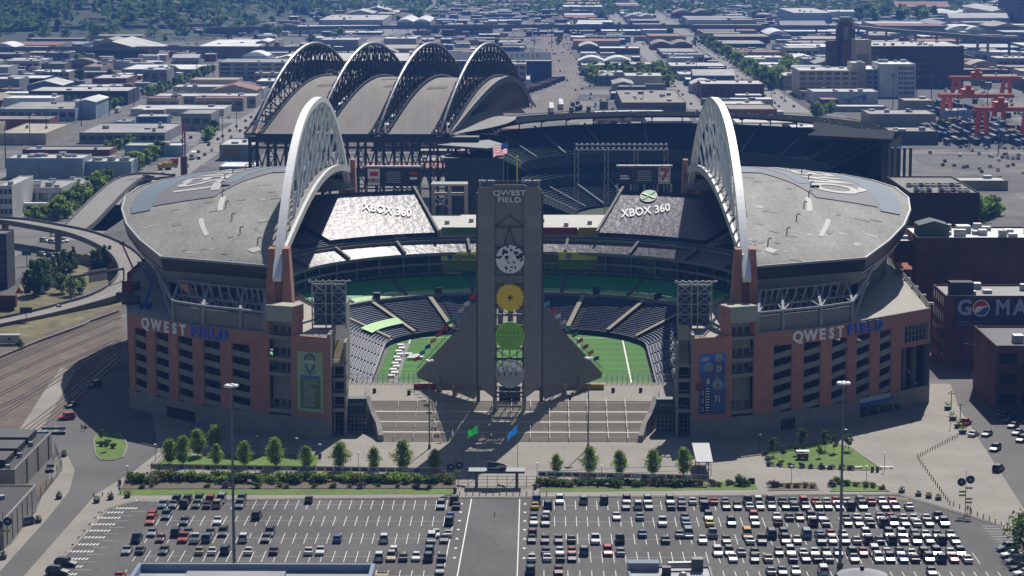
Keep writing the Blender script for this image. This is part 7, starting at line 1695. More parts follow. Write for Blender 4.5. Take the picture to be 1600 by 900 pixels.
# --- filler blocks on the street grid; each its own building
kinds = [('grey','pale'),('white','white'),('pale grey','white'),('tan','tan'),('brown','grey'),('grey','grey'),('blue','pale'),('cream','pale'),('brick red','brown'),('pale blue','white'),('dark grey','grey'),('pale grey','pale'),('tan','red')]
colsX = [(-900,-760,'far left edge blocks'),(-740,-620,'outer left blocks'),(-600,-470,'outer column by left avenue'),(-455,-322,'column left of the left avenue'),(-288,-214,'column between left avenues'),(-183,-110,'column right of the traffic avenue'),(-100,-22,'column behind the trusses'),(38,106,'column right of the rails'),(128,170,'narrow column between right streets'),(204,300,'column right of tree-lined street'),(312,420,'second column right of tree-lined street'),(435,560,'third column right of tree-lined street'),(580,720,'outer right blocks'),(740,900,'far right edge blocks')]
def hit(a):
    return any(a[0] < f[1] and a[1] > f[0] and a[2] < f[3] and a[3] > f[2] for f in FOOT)
nfill = 0
for (xa, xb, nm) in colsX:
    y = 1310 + rc.uniform(0,40); k = 0
    if xa in (312, 435): y = 2050
    if xa == 204: y = 1640
    while y < 4700:
        far = y > 2600; d = rc.uniform(26,58) if not far else rc.uniform(45,105); u = 842 + xa*3860/y; u2 = 842 + xb*3860/y
        if u2 < -10 or u > 1610: y += d; continue
        if any(abs(y+d*.5-c) < d*.5+8 for c in (1460,1790,2140,2560,3080,3700)): y += 10; continue
        x = xa
        while x < xb-16:
            w = min(xb-x, rc.uniform(22, 60) if not far else rc.uniform(40,110))
            if rc.random() < (.85 if y > 2600 else .68):
                a = (x+1, x+w-2, y, y+d-4)
                if not hit(a) and w > 14 and k < 25 and not (x < -420 and y > 2950) and not (x < -250 and y < 1560 and x > -330):
                    wl_, rf_ = rc.choice(kinds); h = rc.choice([4.5,5.5,6.5,8,9.5,11]); kd = rc.choices(['flat','gable','barrel'],[.78,.14,.08] if y > 2000 else [.88,.12,0])[0]
                    if x < -430 and y > 2500: pass
                    k += 1; nfill += 1
                    form = {'flat':'flat','gable':'gabled','barrel':'vaulted'}[kd]
                    lab = f'{wl_} {form} {rf_}-roofed shed, {ordinal(k)} from the front in {nm}'
                    if len(lab.split()) > 16: lab = f'{wl_} {form} shed, {ordinal(k)} from the front in {nm}'
                    bldg('warehouse', lab, *a, h, wl_, rf_, kind=kd, units=0 if far else rc.choice([0,1,2,3]), win=(1, int(w/7)) if (not far and rc.random() < .5) else None, doors=rc.choice([0,2,3]) if not far else 0, group='low sheds of the industrial district')
            x += w + rc.uniform(0,10)
        y += d + rc.uniform(3,14)
print('fill', nfill)

# past three hundred sheds, the remaining small roofs of the far blocks are one mass
mb = MB(); pal8 = ['white','grey','pale grey','tan','brown','blue','brick red','dark grey']
for k in range(5200):
    y = rc.uniform(1560, 4700); half_ = y*.225
    x = rc.uniform(-half_, half_); w = rc.uniform(6,24)*(1+.25*(y > 2600)); d = rc.uniform(7,22)*(1+.4*(y > 2600)); h = rc.uniform(3,7.5)
    if any(abs(x-c) < 16+w/2 for c in (-305,-199,117,186)) or any(abs(y+d/2-c) < d/2+8 for c in (1460,1790,2140,2560,3080,3700)): continue
    if -30 < x < 42 and y < 3100: continue
    if x > 215 and y < 2080: continue
    if x < -380 and y > 2750: continue
    if hit((x-1,x+w+1,y-1,y+d+1)): continue
    FOOT.append((x-1.5,x+w+1.5,y-1.5,y+d+1.5)); i = rc.randrange(8); mb.box(x,x+w,y,y+d,-.05,h,i); mb.box(x+.4,x+w-.4,y+.4,y+d-.4,h,h+.12,8+rc.choice([0,0,1,1,2,3]))
    if rc.random() < .4: mb.box(x+w*.4,x+w*.4+2,y+d*.4,y+d*.4+2,h+.12,h+1.5,9)
mb.build('distant_sheds', [mat('shed_'+n.replace(' ','_'), CWALL[n], .85, .15, .1) for n in pal8] + [mat('shed_roof_white', (.66,.66,.65), .8, .15, .1), mat('shed_roof_pale', (.42,.41,.40), .8, .2, .1), mat('shed_roof_grey', (.2,.2,.2), .8, .2, .1), mat('shed_roof_rust', (.2,.09,.06), .8, .2, .1)], kind='stuff')
# ================================================================= west side: rails, ramp, trees
rn = random.Random(31)
sheet('rail_bed', pxpoly([(-60,590),(-60,556),(60,525),(190,476),(190,560),(100,650),(-60,720)]), -.02, mat('ballast_brown', (.125,.095,.07), .95, .2, .3, big=.3, bigscale=.05))
sheet('verge', pxpoly([(-60,556),(-60,500),(60,470),(140,478),(190,455),(190,476),(60,525)]), -.01, DRYGRASS)
sheet('verge', pxpoly([(20,480),(40,420),(100,400),(190,395),(190,432),(140,452),(90,478),(60,486)]), .0, DRYGRASS)
sheet('street', pxpoly([(-60,470),(-60,440),(30,398),(60,375),(170,375),(165,390),(95,402),(40,425),(10,450)]), .03, ROAD)
sheet('street', pxpoly([(60,358),(190,362),(215,350),(190,300),(150,345)]), .02, ROAD)
sheet('service_track', pxpoly([(25,680),(60,680),(112,590),(118,578),(95,575),(70,610)]), .0, CONC)
mb = MB()
def rails(pts):
    w = [G(u, v, .05) for u, v in pts]
    for g in (-.75,.75): mb.tube([p+Vector((g,0,0)) for p in w], .15, 4)
for pl in ([(-20,575),(60,540),(185,490)],[(-20,583),(60,547),(187,496)],[(-20,600),(70,560),(187,510)],[(-20,627),(80,575),(187,530)],[(-20,660),(80,600),(187,536)],[(20,685),(80,640),(187,552)],[(30,690),(90,645),(187,560)],[(-20,645),(40,617),(100,580),(185,534)]): rails(pl)
struct(mb.build('rails', RAIL))
mb = MB(); wl_ = [G(u, v) for u, v in [(-20,568),(60,535),(130,510),(140,504),(185,488)]]
for a, b in zip(wl_[:-1], wl_[1:]): mb.bar(a+Vector((0,0,.4)), b+Vector((0,0,.4)), .5, .8)
tag(mb.build('barrier_wall', CONCW, loc=wl_[2]), 'pale low concrete barrier running between the dry verge and the rails', 'barrier')
# curved ramp on columns
rp = [(-40,342,9),(20,345,9),(70,353,9),(120,363,8.6),(160,377,8),(190,394,7),(206,414,6),(206,432,4.6),(188,450,3),(160,464,1.9),(120,476,1.1),(70,489,.5),(20,500,.3),(-40,512,.25)]
W0 = [G(u, v, z) for u, v, z in rp]
def smooth(P, n=5):
    out = []
    for i in range(len(P)-1):
        p0 = P[max(0,i-1)]; p1 = P[i]; p2 = P[i+1]; p3 = P[min(len(P)-1,i+2)]
        for k in range(n): t_ = k/n; out.append(.5*((2*p1)+(p2-p0)*t_+(2*p0-5*p1+4*p2-p3)*t_*t_+(3*p1-p0-3*p2+p3)*t_**3))
    return out+[P[-1]]
def deck(name, label, P, hw, th=1.2, cat='ramp', piers=8, wall=.9, m=None, minz=3.0):
    P = smooth(P); t = thing(name, label, cat, P[len(P)//2]*1.0 - Vector((0,0,P[len(P)//2].z)))
    Ls = []; Rs = []
    for i, p in enumerate(P):
        d = (P[min(i+1,len(P)-1)]-P[max(i-1,0)]); n_ = Vector((-d.y,d.x,0)).normalized(); Ls.append(p+n_*hw); Rs.append(p-n_*hw)
    up = Vector((0,0,1)); mb = MB(); mb.strip(Rs, Ls); mb.strip([p-up*th for p in Ls], [p-up*th for p in Rs]); mb.build('roadway', m or mat('road_pale', (.24,.225,.205), .9, .1, .1), t)
    for S, nm in ((Ls,1),(Rs,-1)):
        mb = MB()
        for a, b in zip(S[:-1], S[1:]):
            lo = min(a.z, b.z)
            mb.hexa([a+up*-th, b+up*-th, b+up*-th+(Rs[0]-Ls[0]).normalized()*0+Vector((0,.02,0)), a+up*-th+Vector((0,.02,0))], [a+up*wall, b+up*wall, b+up*wall+Vector((0,.02,0)), a+up*wall+Vector((0,.02,0))]); mb.bar(a+up*(wall*.5), b+up*(wall*.5), .35, wall); mb.bar(a-up*(th*.5), b-up*(th*.5), .3, th)
        mb.build('side_wall', CONCD, t)
    for k in range(piers):
        p = P[int((k+.5)*len(P)/piers)]
        if p.z > minz: MB().box(p.x-1.2,p.x+1.2,p.y-1.2,p.y+1.2,-.05,p.z-th).build('pier', CONCW, t)
    return t
deck('curved_ramp', 'pale concrete ramp curving down from the left beside the stadium', W0, 5.2)
mb = MB()
for off in (-1.2,):
    P = smooth(W0); 
    for i in range(30, len(P)-4, 1):
        if True: mb.bar(P[i]+Vector((0,off,.06)), P[i+1]+Vector((0,off,.06)), .2, .03)
struct(mb.build('lane_line', PAINTW))
deck('approach_ramp', 'straight pale ramp climbing away from the left avenue', [G(100,368,.5),G(125,350,2),G(150,325,4),G(175,300,5.5),G(200,281,6.5),G(225,274,7),G(255,276,7)], 6, 1.4, piers=6)
deck('loop_ramp', 'short dark-walled loop ramp behind the left stadium roof', [G(175,320,3),G(190,296,4.5),G(205,286,5.5),G(225,282,6),G(245,283,6)], 4, 2.5, piers=4)
deck('viaduct', 'long elevated viaduct crossing the left of the city', [Vector((-1150,2530,11)),Vector((-800,2545,11)),Vector((-520,2560,11)),Vector((-330,2575,11)),Vector((-180,2600,9))], 9, 2.5, 'viaduct', 16)
deck('viaduct', 'dark elevated viaduct crossing the whole city near the skyline', [Vector((-420,3120,10)),Vector((-200,3130,12)),Vector((50,3140,13)),Vector((300,3150,12)),Vector((560,3120,12)),Vector((800,3020,13)),Vector((1000,2850,12))], 9, 3.0, 'viaduct', 22, m=ROAD)
deck('viaduct', 'upper highway curve at the far left below the wooded hill', [Vector((-1150,2960,14)),Vector((-850,3000,13)),Vector((-650,3080,12)),Vector((-420,3250,10))], 8, 2.2, 'viaduct', 12)
deck('viaduct', 'elevated highway with traffic at the far right', [D(1335,40,2900),D(1400,46,2750),D(1480,52,2600),D(1560,58,2480),D(1640,62,2400)], 9, 3.0, 'viaduct', 12)
# columnar trees etc.: placed near the ramp
pop = [(tree_proto('columnar_tree', 't', 10, 1.9, 'column', 1300, None, s, LEAFD, 'g', .6, .15, .1), 10) for s in (31,32)]
plant(pop, [(u, v, h, f'tall dark columnar tree, {ordinal(k+1)} from the left in the clump inside the ramp') for k, (u, v, h) in enumerate([(43,462,10),(52,460,13),(60,462,14),(68,457,13),(76,452,12),(84,446,11),(91,440,12),(100,433,11),(110,430,10),(116,424,10),(146,424,9),(154,423,9),(163,420,10),(172,418,9)])], 'columnar trees inside the ramp', jitter=.2)
rnd_t = [(tree_proto('broadleaf_tree', 't', 8, 3.6, 'round', 1100, None, s, LEAFD if s % 2 else LEAF, 'g', .8, .22, .15), 8) for s in (41,42,43)]
plant(rnd_t, [(98,458,7,'round dark tree low in the clump inside the ramp'),(112,462,7,'round dark tree by the gantry inside the ramp'),(124,458,6,'round dark tree right of the gantry post'),(30,545,3,'low bush by the white site trailer')], 'round trees inside the ramp', jitter=.2)
RT = []
for k in range(9): RT.append((48+k*6+rn.uniform(-2,2), 348-k*1.2+rn.uniform(-4,4), 6.5, 'row below the white office block'))
for k in range(12): RT.append((100+k*6.3, 338-k*4.6+rn.uniform(-3,3), 9, 'row along the approach ramp'))
for k in range(8): RT.append((198+k*7, 276-k*4.5+rn.uniform(-2,2), 9, 'row beside the pale blue warehouse end'))
for k in range(5): RT.append((168+k*9, 236-k*1.5, 7, 'row in front of the grey workshop'))
for k in range(22): RT.append((1196+k*-4.6+rn.uniform(-2,2), 132-k*3.0, 13, 'avenue row right of the tree-lined street'))
for k in range(14): RT.append((1206+k*2.2+rn.uniform(-3,3), 140-k*2.0, 14, 'thicket beside the cream block'))
for k in range(16): RT.append((912+k*8.5+rn.uniform(-3,3), 116+rn.uniform(-2,6), 11, 'belt right of the curving rails'))
for k in range(10): RT.append((1020+k*2.6+rn.uniform(-2,2), 120+k*1.7, 12, 'row along the first right street'))
for k in range(5): RT.append((1001+k*4, 134-k, 12, 'grove behind the industrial plant'))
for k in range(7): RT.append((918+k*2.5, 122+k*1.6, 11, 'grove by the square block'))
for k in range(6): RT.append((1272+k*6, 182-k*1.5, 8, 'row in front of the low studio'))
for k in range(3): RT.append((1470+k*5, 203, 8, 'pair of round trees by the container yard'))
for k in range(6): RT.append((1534+k*5, 345-k*2, 10, 'clump right of the brown garage'))
for k in range(8): RT.append((160+k*9, 178-k*4.2, 6, 'row beside the rails of the left avenue'))
for k in range(14): RT.append((235+k*7.5, 152-k*3.0, 8, 'row along the left avenue'))
for k in range(4): RT.append((322+k*4, 222-k*4, 8, 'row by the traffic avenue'))
for k in range(16): RT.append((rn.uniform(1340,1480), rn.uniform(24,36), 20, 'dark wood at the far right'))
for k in range(20): RT.append((rn.uniform(270,700), rn.uniform(14,72), 12, 'scattered greens of the far city, centre left'))
for k in range(16): RT.append((rn.uniform(850,1330), rn.uniform(10,70), 12, 'scattered greens of the far city, right'))
for k in range(12): RT.append((rn.uniform(0,300), rn.uniform(60,130), 9, 'scattered greens of the far city, left'))
cnt = {}; spots = []
for u, v, h, nm in RT:
    cnt[nm] = cnt.get(nm, 0)+1; spots.append((u, v, h*rn.uniform(.75,1.2), f'leafy tree, {ordinal(cnt[nm])} of the {nm}'))
RTP = [(tree_proto('street_tree', 't', 8, 3.9, 'round', 520, None, s, LEAFD if s % 2 else LEAF, 'g', 1.3, .25, .12), 8) for s in (51,52,53,54)]
for nm in sorted(set(r[3] for r in RT)):
    pass
plant(RTP, spots, 'trees of the city blocks', jitter=.25, seed=9)
plant([(tree_proto('corner_tree', 't', 9, 4.0, 'round', 2600, None, 61, LEAFD, 'g', .5, .25, .12), 9)], [(1606,872,10,'large dark tree cut by the lower right frame edge')], 'corner trees')
# wooded hill
def hz_(x, y): 
    a = max(0, min(1, (-x-330)/520)); b = max(0, min(1, (y-2850)/900)); return 95*(a*a*(3-2*a))*(b*b*(3-2*b))*(1+.15*math.sin(x*.011+y*.006))
mb = MB(); mb.grid(lambda a, b: (lerp(-1600,-250,a), lerp(2850,5600,b), hz_(lerp(-1600,-250,a), lerp(2850,5600,b))-.5), 40, 50); struct(mb.build('hill', mat('hill_scrub', (.03,.05,.018), .95, .4, .02)))
mb = MB()
for k in range(3600):
    x = rn.uniform(-1350,-300); y = rn.uniform(2900,5000)
    if rn.random() > .25 + .75*min(1, hz_(x,y)/18) or hz_(x, y) < 1: continue
    if 842+x*3860/y < -40: continue
    s_ = rn.uniform(6,11); z = hz_(x,y)
    for q in range(9):
        c = Vector((x+rn.gauss(0,s_*.45), y+rn.gauss(0,s_*.45), z+s_*rn.uniform(.5,1.5))); a = Vector((rn.gauss(0,1),rn.gauss(0,1),rn.gauss(0,.8))).normalized(); b = a.cross(Vector((rn.gauss(0,1),rn.gauss(0,1),rn.gauss(0,1)))).normalized(); w = s_*rn.uniform(.4,.75)
        mb.poly([c-a*w, c+b*w*.8, c+a*w, c-b*w*.8])
mb.build('hill_wood', LEAFD, kind='stuff')
mb = MB()
for k in range(1000):
    x = rn.uniform(-900,900); y = rn.uniform(3900,5400)
    s_ = rn.uniform(7,12)
    for q in range(7):
        c = Vector((x+rn.gauss(0,s_), y+rn.gauss(0,s_*.6), s_*rn.uniform(.2,1.1))); a = Vector((rn.gauss(0,1),rn.gauss(0,1),rn.gauss(0,.8))).normalized(); b = a.cross(Vector((rn.gauss(0,1),rn.gauss(0,1),rn.gauss(0,1)))).normalized(); w = s_*rn.uniform(.4,.75)
        mb.poly([c-a*w, c+b*w*.8, c+a*w, c-b*w*.8])
mb.build('far_wood', LEAFD, kind='stuff')
for zz in (((-620,3300),(-470,3450),(-300,3700)),((-800,3450),(-600,3700),(-420,4200),(-330,4700))):
    P = [Vector((x, y, hz_(x,y)+7)) for x, y in zz]; P = smooth(P)
    m2 = MB(); m2.strip([p+Vector((-9,0,0)) for p in P],[p+Vector((9,0,0)) for p in P]); struct(m2.build('hill_road', mat('road_pale', (.24,.225,.205), .9, .1, .1)))
# ---------------------------------------------------------------- port: cranes and rows of containers
CRO = mat('crane_orange', (.66,.10,.012), .6, .08, .3)
for u0, u1, vg, vb, dep, l in ((1487,1592,122,150,26,'farthest orange gantry crane over the container yard'),(1471,1582,150,188,26,'middle orange gantry crane over the container yard'),(1527,1625,171,220,24,'nearest orange gantry crane over the container yard')):
    y = G(1530, vb).y; a = D(u0, vg, y); b = D(u1, vg, y); h = a.z; t = thing('gantry_crane', l, 'crane', ((a.x+b.x)/2, y, 0), group='orange gantry cranes')
    for dy in (0, dep*.35):
        MB().bar((a.x-1,y+dy,h),(b.x+1,y+dy,h),1.8,2.6).build('girder', CRO, t)
        for fx in (.06,.80): x = lerp(a.x,b.x,fx); MB().bar((x-2,y+dy,0),(x,y+dy,h),1.6,1.6).bar((x+5,y+dy,0),(x+3.5,y+dy,h),1.4,1.4).bar((x-2,y+dy,6),(x+5,y+dy,6),.9).build('leg', CRO, t)
    for fx in (.06,.80): x = lerp(a.x,b.x,fx); MB().bar((x,y,h),(x,y+dep*.35,h),1.2).build('end_beam', CRO, t)
    x = lerp(a.x,b.x,.38); MB().box(x-4,x+4,y-1.5,y+dep*.35+1.5,h+1.4,h+4.6).box(x-1.5,x+2,y,y+4,h+4.6,h+7.5).build('trolley', CRO, t); MB().box(x+3,x+6,y-2,y+1.5,h-5.5,h-2).build('cab', METALD, t)
CM = MB().box(-1.3,1.3,-6.8,6.8,1.0,3.8).mesh('box', [WALL]); WM_ = MB().box(-1.1,1.1,-6.0,6.0,.1,1.0).mesh('bogie', [BLACK])
pal = [(.02,.04,.12),(.03,.06,.16),(.10,.03,.03),(.05,.055,.06),(.03,.03,.035),(.12,.07,.05),(.28,.30,.32),(.05,.10,.2)]
struct(MB().box(218,330,1490,2075,-.05,.08).build('container_yard', mat('yard_asphalt', (.055,.053,.052), .9, .2, .1)))
for r_, X in enumerate((226,230,236,240,247,251,258,262,269,273,281,285,293,298,306,312)):
    y = 1500 + rn.uniform(0,20); k = 0
    while y < 2060 and k < 16:
        u = 842 + X*3860/y
        if 1440 < u < 1610 and rn.random() < .72 and not hit((X-2,X+2,y-8,y+8)):
            k += 1; t = thing('rail_container', f'container on a flat car, {ordinal(k)} from the front on {ordinal(r_+1)} siding of port yard', 'container', (X, y, 0), group='containers in the port yard'); child('box', CM, t, (0,0,0), (1,1,rn.choice([1,1,1.5])), rn.choice(pal)); child('bogie', WM_, t, (0,0,0), (1,1,1))
        y += 15.5
for k, (u0, v0, n, c_, l) in enumerate([(862,178,1,(.65,.65,.63),'white'),(877,172,1,(.65,.65,.63),'white')]):
    p = G(u0, v0); t = thing('passenger_coach', f'long white coach standing in the rail yard, {"left" if k == 0 else "right"} one', 'railcar', p); MB().box(p.x-1.6,p.x+1.6,p.y,p.y+60,1,4.4).build('body', WALL, t, color=c_); MB().box(p.x-1.4,p.x+1.4,p.y+1,p.y+59,.1,1.0).build('bogie', BLACK, t)
for k, (u, v) in enumerate([(893,176),(895,168),(902,174),(903,166),(907,172),(920,175)]):
    p = G(u, v); t = thing('freight_wagon', f'dark freight wagon, {ordinal(k+1)} from the left in the rail yard', 'railcar', p, group='wagons in the rail yard'); MB().box(p.x-1.5,p.x+1.5,p.y,p.y+16,1,3.6).build('body', WALL, t, color=(.05,.04,.04)); MB().box(p.x-1.2,p.x+1.2,p.y+1,p.y+15,.1,1.0).build('bogie', BLACK, t)
for k in range(9):
    p = G(818+k*6.8, 146-k*1.9-(k*k*.06)); t = thing('freight_wagon', f'freight wagon, {ordinal(k+1)} from the left on the curving train', 'railcar', p, R(-50), group='wagons of the curving train'); MB().box(p.x-1.5,p.x+1.5,p.y-7,p.y+7,1,4.2).build('body', WALL, t, color=[(.12,.05,.04),(.05,.06,.08),(.15,.08,.05)][k % 3]); MB().box(p.x-1.2,p.x+1.2,p.y-6,p.y+6,.1,1.0).build('bogie', BLACK, t)
# ---------------------------------------------------------------- traffic and far parked vehicles
kk = ['sedan','SUV','sedan','pickup','van']; cc = ['white','silver','grey','charcoal','red','white','navy','silver']
n1 = 0
for X, y0, y1, st_, nm in ((-202,1180,1900,34,'traffic avenue left'),(-195,1200,1900,38,'traffic avenue left, right lane'),(180,1850,2900,40,'tree-lined street right'),(191,1850,2900,44,'tree-lined street right, far lane'),(115,1560,2500,75,'first right street')):
    y = y0; k = 0
    while y < y1:
        FARV.append((X+rn.uniform(-.6,.6), y, .06)); y += st_*rn.uniform(.6,1.5)
def truck(u, v, cab, boxc, label, L=14, rz=0, w=2.6):
    p = G(u, v, .05); t = thing('lorry', label, 'truck', p, R(rz)); 
    o = Vector(p)
    def lb(x0,x1,y0,y1,z0,z1,m,nm,c_=None): 
        q = bpy.data.objects.new(nm, MB().box(x0,x1,y0,y1,z0,z1).mesh(nm, [m])); col.objects.link(q); q.parent = t
        if c_: q.color = (*c_,1)
    lb(-w/2,w/2,-L/2+2.8,L/2,1.0,4.0,WALL,'trailer',boxc); lb(-w/2+.1,w/2-.1,-L/2,-L/2+2.4,.6,3.2,WALL,'cab',cab); lb(-w/2+.2,w/2-.2,-L/2-.05,-L/2+.2,1.9,2.8,GLASS,'windshield')
    for y in (-L/2+1.2, L/2-3, L/2-1.6):
        for sx in (-1,1): lb(sx*w/2-.18,sx*w/2+.18,y-.5,y+.5,0,1.0,TYRE,'wheel')
truck(302,248,(.6,.6,.6),(.7,.7,.7),'white lorry coming down the traffic avenue')
truck(154,272,(.55,.35,.03),(.6,.6,.58),'lorry with yellow cab beside the pale blue warehouse', 17, -85)
truck(271,259,(.45,.03,.06),(.3,.05,.06),'small red lorry waiting at the ramp corner', 7, -20)
truck(258,265,(.6,.4,.04),(.6,.42,.05),'yellow van-lorry waiting behind the red lorry', 8, -60)
truck(184,176,(.6,.6,.6),(.65,.65,.65),'white bus-like lorry on the left avenue', 11, 0)
for k in range(6): truck(95+k*9.2, 269-k*.3, (.5,.5,.5), (.72,.72,.72), f'white trailer backed to the warehouse, {ordinal(k+1)} from the left', 12, 180)
p = G(62,330); t = thing('site_trailer', 'white site trailer with small windows below the office block', 'trailer', p); MB().box(p.x-9,p.x+9,p.y-1.5,p.y+1.5,.8,4).build('body', WHITE, t)
for k in range(3): MB().box(p.x-6+k*5,p.x-4.5+k*5,p.y-1.56,p.y-1.5,2,3).build('window', GLASS, t)
p = G(16,538); t = thing('site_trailer', 'pale site trailer by the rails at the left edge', 'trailer', p, R(0)); MB().box(p.x-3.2,p.x+3.2,p.y-1.4,p.y+1.4,.5,3.2).build('body', mat('trailer_grey', (.4,.4,.39), .7, .1), t); MB().box(p.x-.5,p.x+.5,p.y-1.46,p.y-1.4,1.5,2.4).build('window', GLASS, t)
for k, (u, v, c_) in enumerate([(66,400,'silver'),(80,402,'navy'),(92,402,'white'),(70,378,'white'),(83,380,'white'),(94,379,'charcoal'),(100,378,'silver')]): pcar(u, v, 'van' if k == 2 else 'SUV', c_, 60, f'{c_} vehicle, {ordinal(k+1)} of the cars parked under the ramp', 'cars under the ramp')
# distant vehicles nobody could count
mb = MB(); 
def vlot(x0,x1,y0,y1,n):
    for k in range(n):
        x = rn.uniform(x0,x1); y = rn.uniform(y0,y1)
        if hit((x-2,x+2,y-3,y+3)): continue
        i = rn.choice([0,0,1,2,3]); mb.box(x-.9,x+.9,y-2.2,y+2.2,.2,1.0,i); mb.box(x-.75,x+.75,y-1.2,y+1.4,1.0,1.6,rn.choice([2,i]))
for a in ((250,420,1400,1560,120),(330,520,1750,2150,200),(330,600,2150,2550,200),(130,170,1400,1900,70),(-290,-215,1500,2300,150),(-440,-325,1600,2400,160),(40,105,1750,2600,150),(-180,-115,1500,2400,110),(205,300,2250,3000,160),(-700,-460,1800,2600,180),(300,340,1250,1450,40),(222,420,1290,1480,70),(332,420,1480,2000,60),(-700,-330,2500,3500,200),(-300,300,2500,3900,320),(300,800,2500,3900,260),(-20,40,2000,3000,60)): vlot(*a)
for x, y, z in FARV:
    i = rn.choice([0,0,1,2,2,3]); mb.box(x-.9,x+.9,y-2.2,y+2.2,z+.25,z+.95,i); mb.hexa([(x-.85,y-1.2,z+.95),(x+.85,y-1.2,z+.95),(x+.85,y+1.6,z+.95),(x-.85,y+1.6,z+.95)],[(x-.65,y-.6,z+1.5),(x+.65,y-.6,z+1.5),(x+.65,y+1.1,z+1.5),(x-.65,y+1.1,z+1.5)],2 if i else 1)
me_ = mb.build('distant_vehicles', [mat('far_car_white', (.6,.6,.6), .3, 0), mat('far_car_grey', (.2,.21,.23), .3, 0), mat('far_car_dark', (.02,.022,.03), .25, 0), mat('far_car_red', (.25,.03,.03), .3, 0)], kind='stuff')
# ---------------------------------------------------------------- utility poles, gantries, small street things
up_ = thing('utility_pole', 'up', 'pole', (0,0,0)); LABELS.pop('up'); MB().cyl((0,0),.32,0,20,7,.2).build('pole', METALD, up_); MB().bar((-1.6,0,18.2),(1.6,0,18.2),.25).bar((-1.2,0,16.6),(1.2,0,16.6),.22).build('crossarm', METALD, up_)
UP = [(9,262,1.15),(47,225,1.0),(73,218,1.0),(127,197,1.0),(171,181,1.0),(209,166,.95),(247,152,.95),(275,142,.9),(308,132,.9),(333,118,.9),(290,250,.9),(348,222,.8),(370,205,.8),(830,150,1.),(862,75,1.3),(835,72,1.5),(1205,165,.9),(1225,160,.8),(1195,135,.9),(1395,168,1.1),(1432,165,1.2),(1455,165,1.2),(1496,200,1.2),(1542,190,1.2),(1515,230,1.1),(1560,240,1.1),(1170,118,.9),(1088,118,.9),(1040,112,.8),(1385,150,1.2),(1580,150,1.2),(1005,172,.7),(1060,172,.7)]
for k, (u, v, s_) in enumerate(UP):
    lab = f'grey utility pole, {ordinal(k+1)} counted along the streets from the left foreground'
    if k == 0: up_.location = G(u,v); up_.scale = (s_,)*3; up_['label'] = lab; up_['group'] = 'utility poles'; LABELS[lab] = 1; KIDS[up_.name] = [(c, []) for c in up_.children]
    else: dup(up_, G(u,v), 0, lab, 'utility poles', scale=s_)
a = G(111,469); b = G(194,455); t = thing('sign_gantry', 'dark sign gantry spanning the curved ramp, seen from behind', 'gantry', a); h = D(111,433,a.y).z
MB().bar(a, (a.x,a.y,h), .5).bar((b.x,b.y,0),(b.x,b.y,h), .5).build('post', METALD, t); MB().bar((a.x,a.y,h),(b.x,b.y,h),.6,.8).build('beam', METALD, t); q0 = a.lerp(b,.34); q1 = a.lerp(b,.68); MB().hexa([(q0.x,q0.y-.3,h-3),(q1.x,q1.y-.3,h-3),(q1.x,q1.y,h-3),(q0.x,q0.y,h-3)],[(q0.x,q0.y-.3,h+1.2),(q1.x,q1.y-.3,h+1.2),(q1.x,q1.y,h+1.2),(q0.x,q0.y,h+1.2)]).build('sign_back', METAL, t)
p = G(41,503); t = thing('message_sign', 'dark message board on an orange post beside the ramp end', 'sign', p); MB().cyl(p,.15,0,3,8).build('post', mat('cone_orange', (.6,.12,.02), .6, 0), t); MB().box(p.x-2,p.x+2,p.y-.3,p.y+.3,3,5).build('board', BLACK, t)
p = G(42,415); t = thing('street_sign', 'green direction board hanging over the left street', 'sign', p); MB().cyl(p,.12,0,5,8).build('post', METALD, t); MB().box(p.x-1.8,p.x+1.8,p.y-.1,p.y,4,6).build('board', mat('board_green', (.02,.12,.09), .6, 0), t)
for u, v, l, c_ in ((134,412,'orange pointed tent roof under the ramp loop',(.55,.22,.03)),(30,466,'orange work sign by the verge at the left',(.6,.08,.02)),(174,425,'orange sign panel at the foot of the ramp loop',(.6,.15,.02))):
    p = G(u, v); s_ = 3.2 if u == 134 else 1.3; t = thing('work_tent' if u == 134 else 'work_sign', l, 'tent' if u == 134 else 'sign', p)
    MB().hexa([(p.x-s_,p.y-s_*.6,1.8),(p.x+s_,p.y-s_*.6,1.8),(p.x+s_,p.y+s_*.6,1.8),(p.x-s_,p.y+s_*.6,1.8)],[(p.x-.2,p.y-.1,3.9),(p.x+.2,p.y-.1,3.9),(p.x+.2,p.y+.1,3.9),(p.x-.2,p.y+.1,3.9)]).build('cover', WALL, t, color=c_)
    for sx in (-1,1): MB().bar((p.x+sx*s_*.9,p.y,0),(p.x+sx*s_*.9,p.y,1.9),.12).build('post', METALD, t)
p = G(8,484); t = thing('freight_wagon', 'dark red freight car at the left frame edge above the verge', 'railcar', p); MB().box(p.x-7,p.x+4,p.y-1.5,p.y+1.5,1,5.2).build('body', WALL, t, color=(.09,.025,.022)); MB().box(p.x-6,p.x+3,p.y-1.2,p.y+1.2,.1,1).build('bogie', BLACK, t)
p = G(288,282); t = thing('red_lattice_mast', 'slender red lattice mast rising behind the left roof', 'mast', p); h = D(288,192,p.y).z; mb = MB()
for dx, dy in ((-.8,-.8),(.8,-.8),(.8,.8),(-.8,.8)): mb.bar((p.x+dx,p.y+dy,0),(p.x+dx*.5,p.y+dy*.5,h),.3)
for k in range(14): z = h*k/14; mb.bar((p.x-.8,p.y-.8,z),(p.x+.8,p.y-.8,z+h/14),.2).bar((p.x+.8,p.y-.8,z),(p.x-.8,p.y-.8,z+h/14),.2)
mb.build('lattice', mat('mast_red', (.30,.05,.04), .6, .1), t); MB().box(p.x-1.6,p.x+1.6,p.y-1.6,p.y+1.6,0,h*.42).build('panel', BRICKD, t)
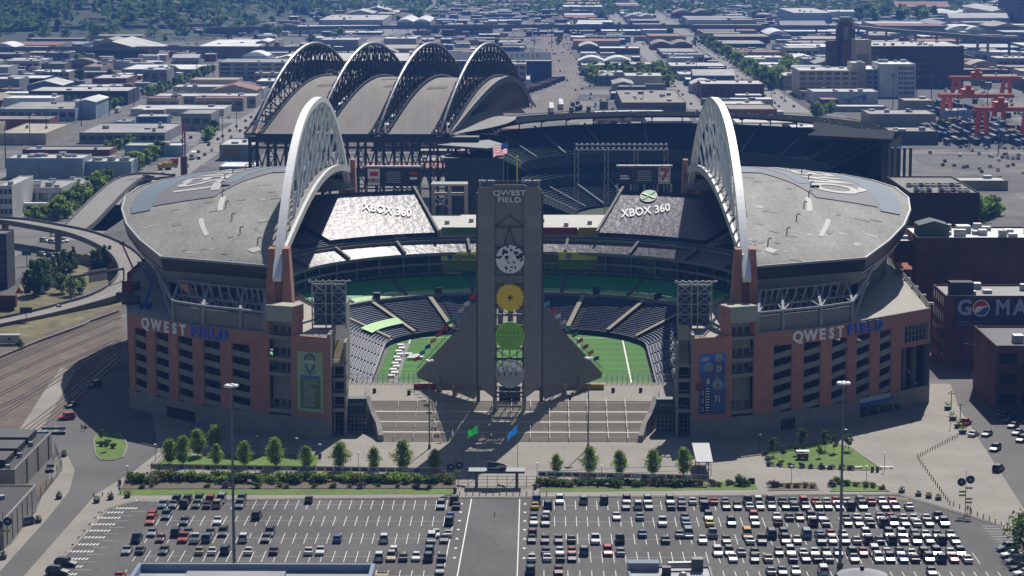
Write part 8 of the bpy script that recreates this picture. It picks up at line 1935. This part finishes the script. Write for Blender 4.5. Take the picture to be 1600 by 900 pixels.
p = G(213,290,26); t = thing('lattice_mast', 'blue-based lattice mast on the far left corner of the stadium', 'mast', p); mb = MB(); b_ = G(213,290); t.location = b_; h = D(213,248,b_.y).z
for dx, dy in ((-1.2,-1),(1.2,-1),(0,1)): mb.bar((b_.x+dx,b_.y+dy,0),(b_.x+dx*.3,b_.y+dy*.3,h),.3)
for k in range(9): z = h*k/9; mb.bar((b_.x-1,b_.y-.9,z),(b_.x+1,b_.y-.9,z+h/9),.2)
mb.build('lattice', METAL, t)
p = G(1383,268); t = thing('billboard', 'small white billboard on posts in the lot right of the ballpark', 'billboard', p); MB().box(p.x-7,p.x+7,p.y-.3,p.y+.3,6,10.5).build('panel', mat('billboard_face', (.40,.42,.48), .6, .25, .6), t)
for sx in (-4,4): MB().bar((p.x+sx,p.y,0),(p.x+sx,p.y,6),.4).build('post', METALD, t)
B(1500,1575,297,282,276,'tan','pale','low tan building with pale roof right of the brown garage', units=1)
p = G(1521,583); t = thing('street_lamp', 'tall cobra-head street lamp by the small street lot', 'street lamp', p); MB().cyl(p,.14,0,8.5,8,.09).build('pole', METAL, t); MB().bar((p.x,p.y,8.5),(p.x-2.2,p.y,8.9),.12).build('arm', METAL, t); MB().box(p.x-2.8,p.x-2.0,p.y-.15,p.y+.15,8.8,9.0).build('lamp_head', WHITE, t)
# ---------------------------------------------------------------- the air: an even haze filling a closed box round everything
zm = 141.0
hb = MB().box(-3500, 3500, -150, 6500, -1.1, zm).build('haze', mat('haze_air', (1,1,1), 1, 0)); hb['kind'] = 'stuff'
hm = hb.data.materials[0]; nt = hm.node_tree; nt.nodes.clear()
out = nt.nodes.new('ShaderNodeOutputMaterial'); pv = nt.nodes.new('ShaderNodeVolumePrincipled')
pv.inputs['Color'].default_value = (.15,.37,1.0,1); pv.inputs['Density'].default_value = HAZE_DENSITY; pv.inputs['Anisotropy'].default_value = 0.0
nt.links.new(pv.outputs[0], out.inputs['Volume'])
if True:
    pass
dups = [l for l, n in LABELS.items() if n > 1]
print('LABELS', len(LABELS), 'shared', dups[:10])
print('OBJECTS', len(bpy.data.objects))
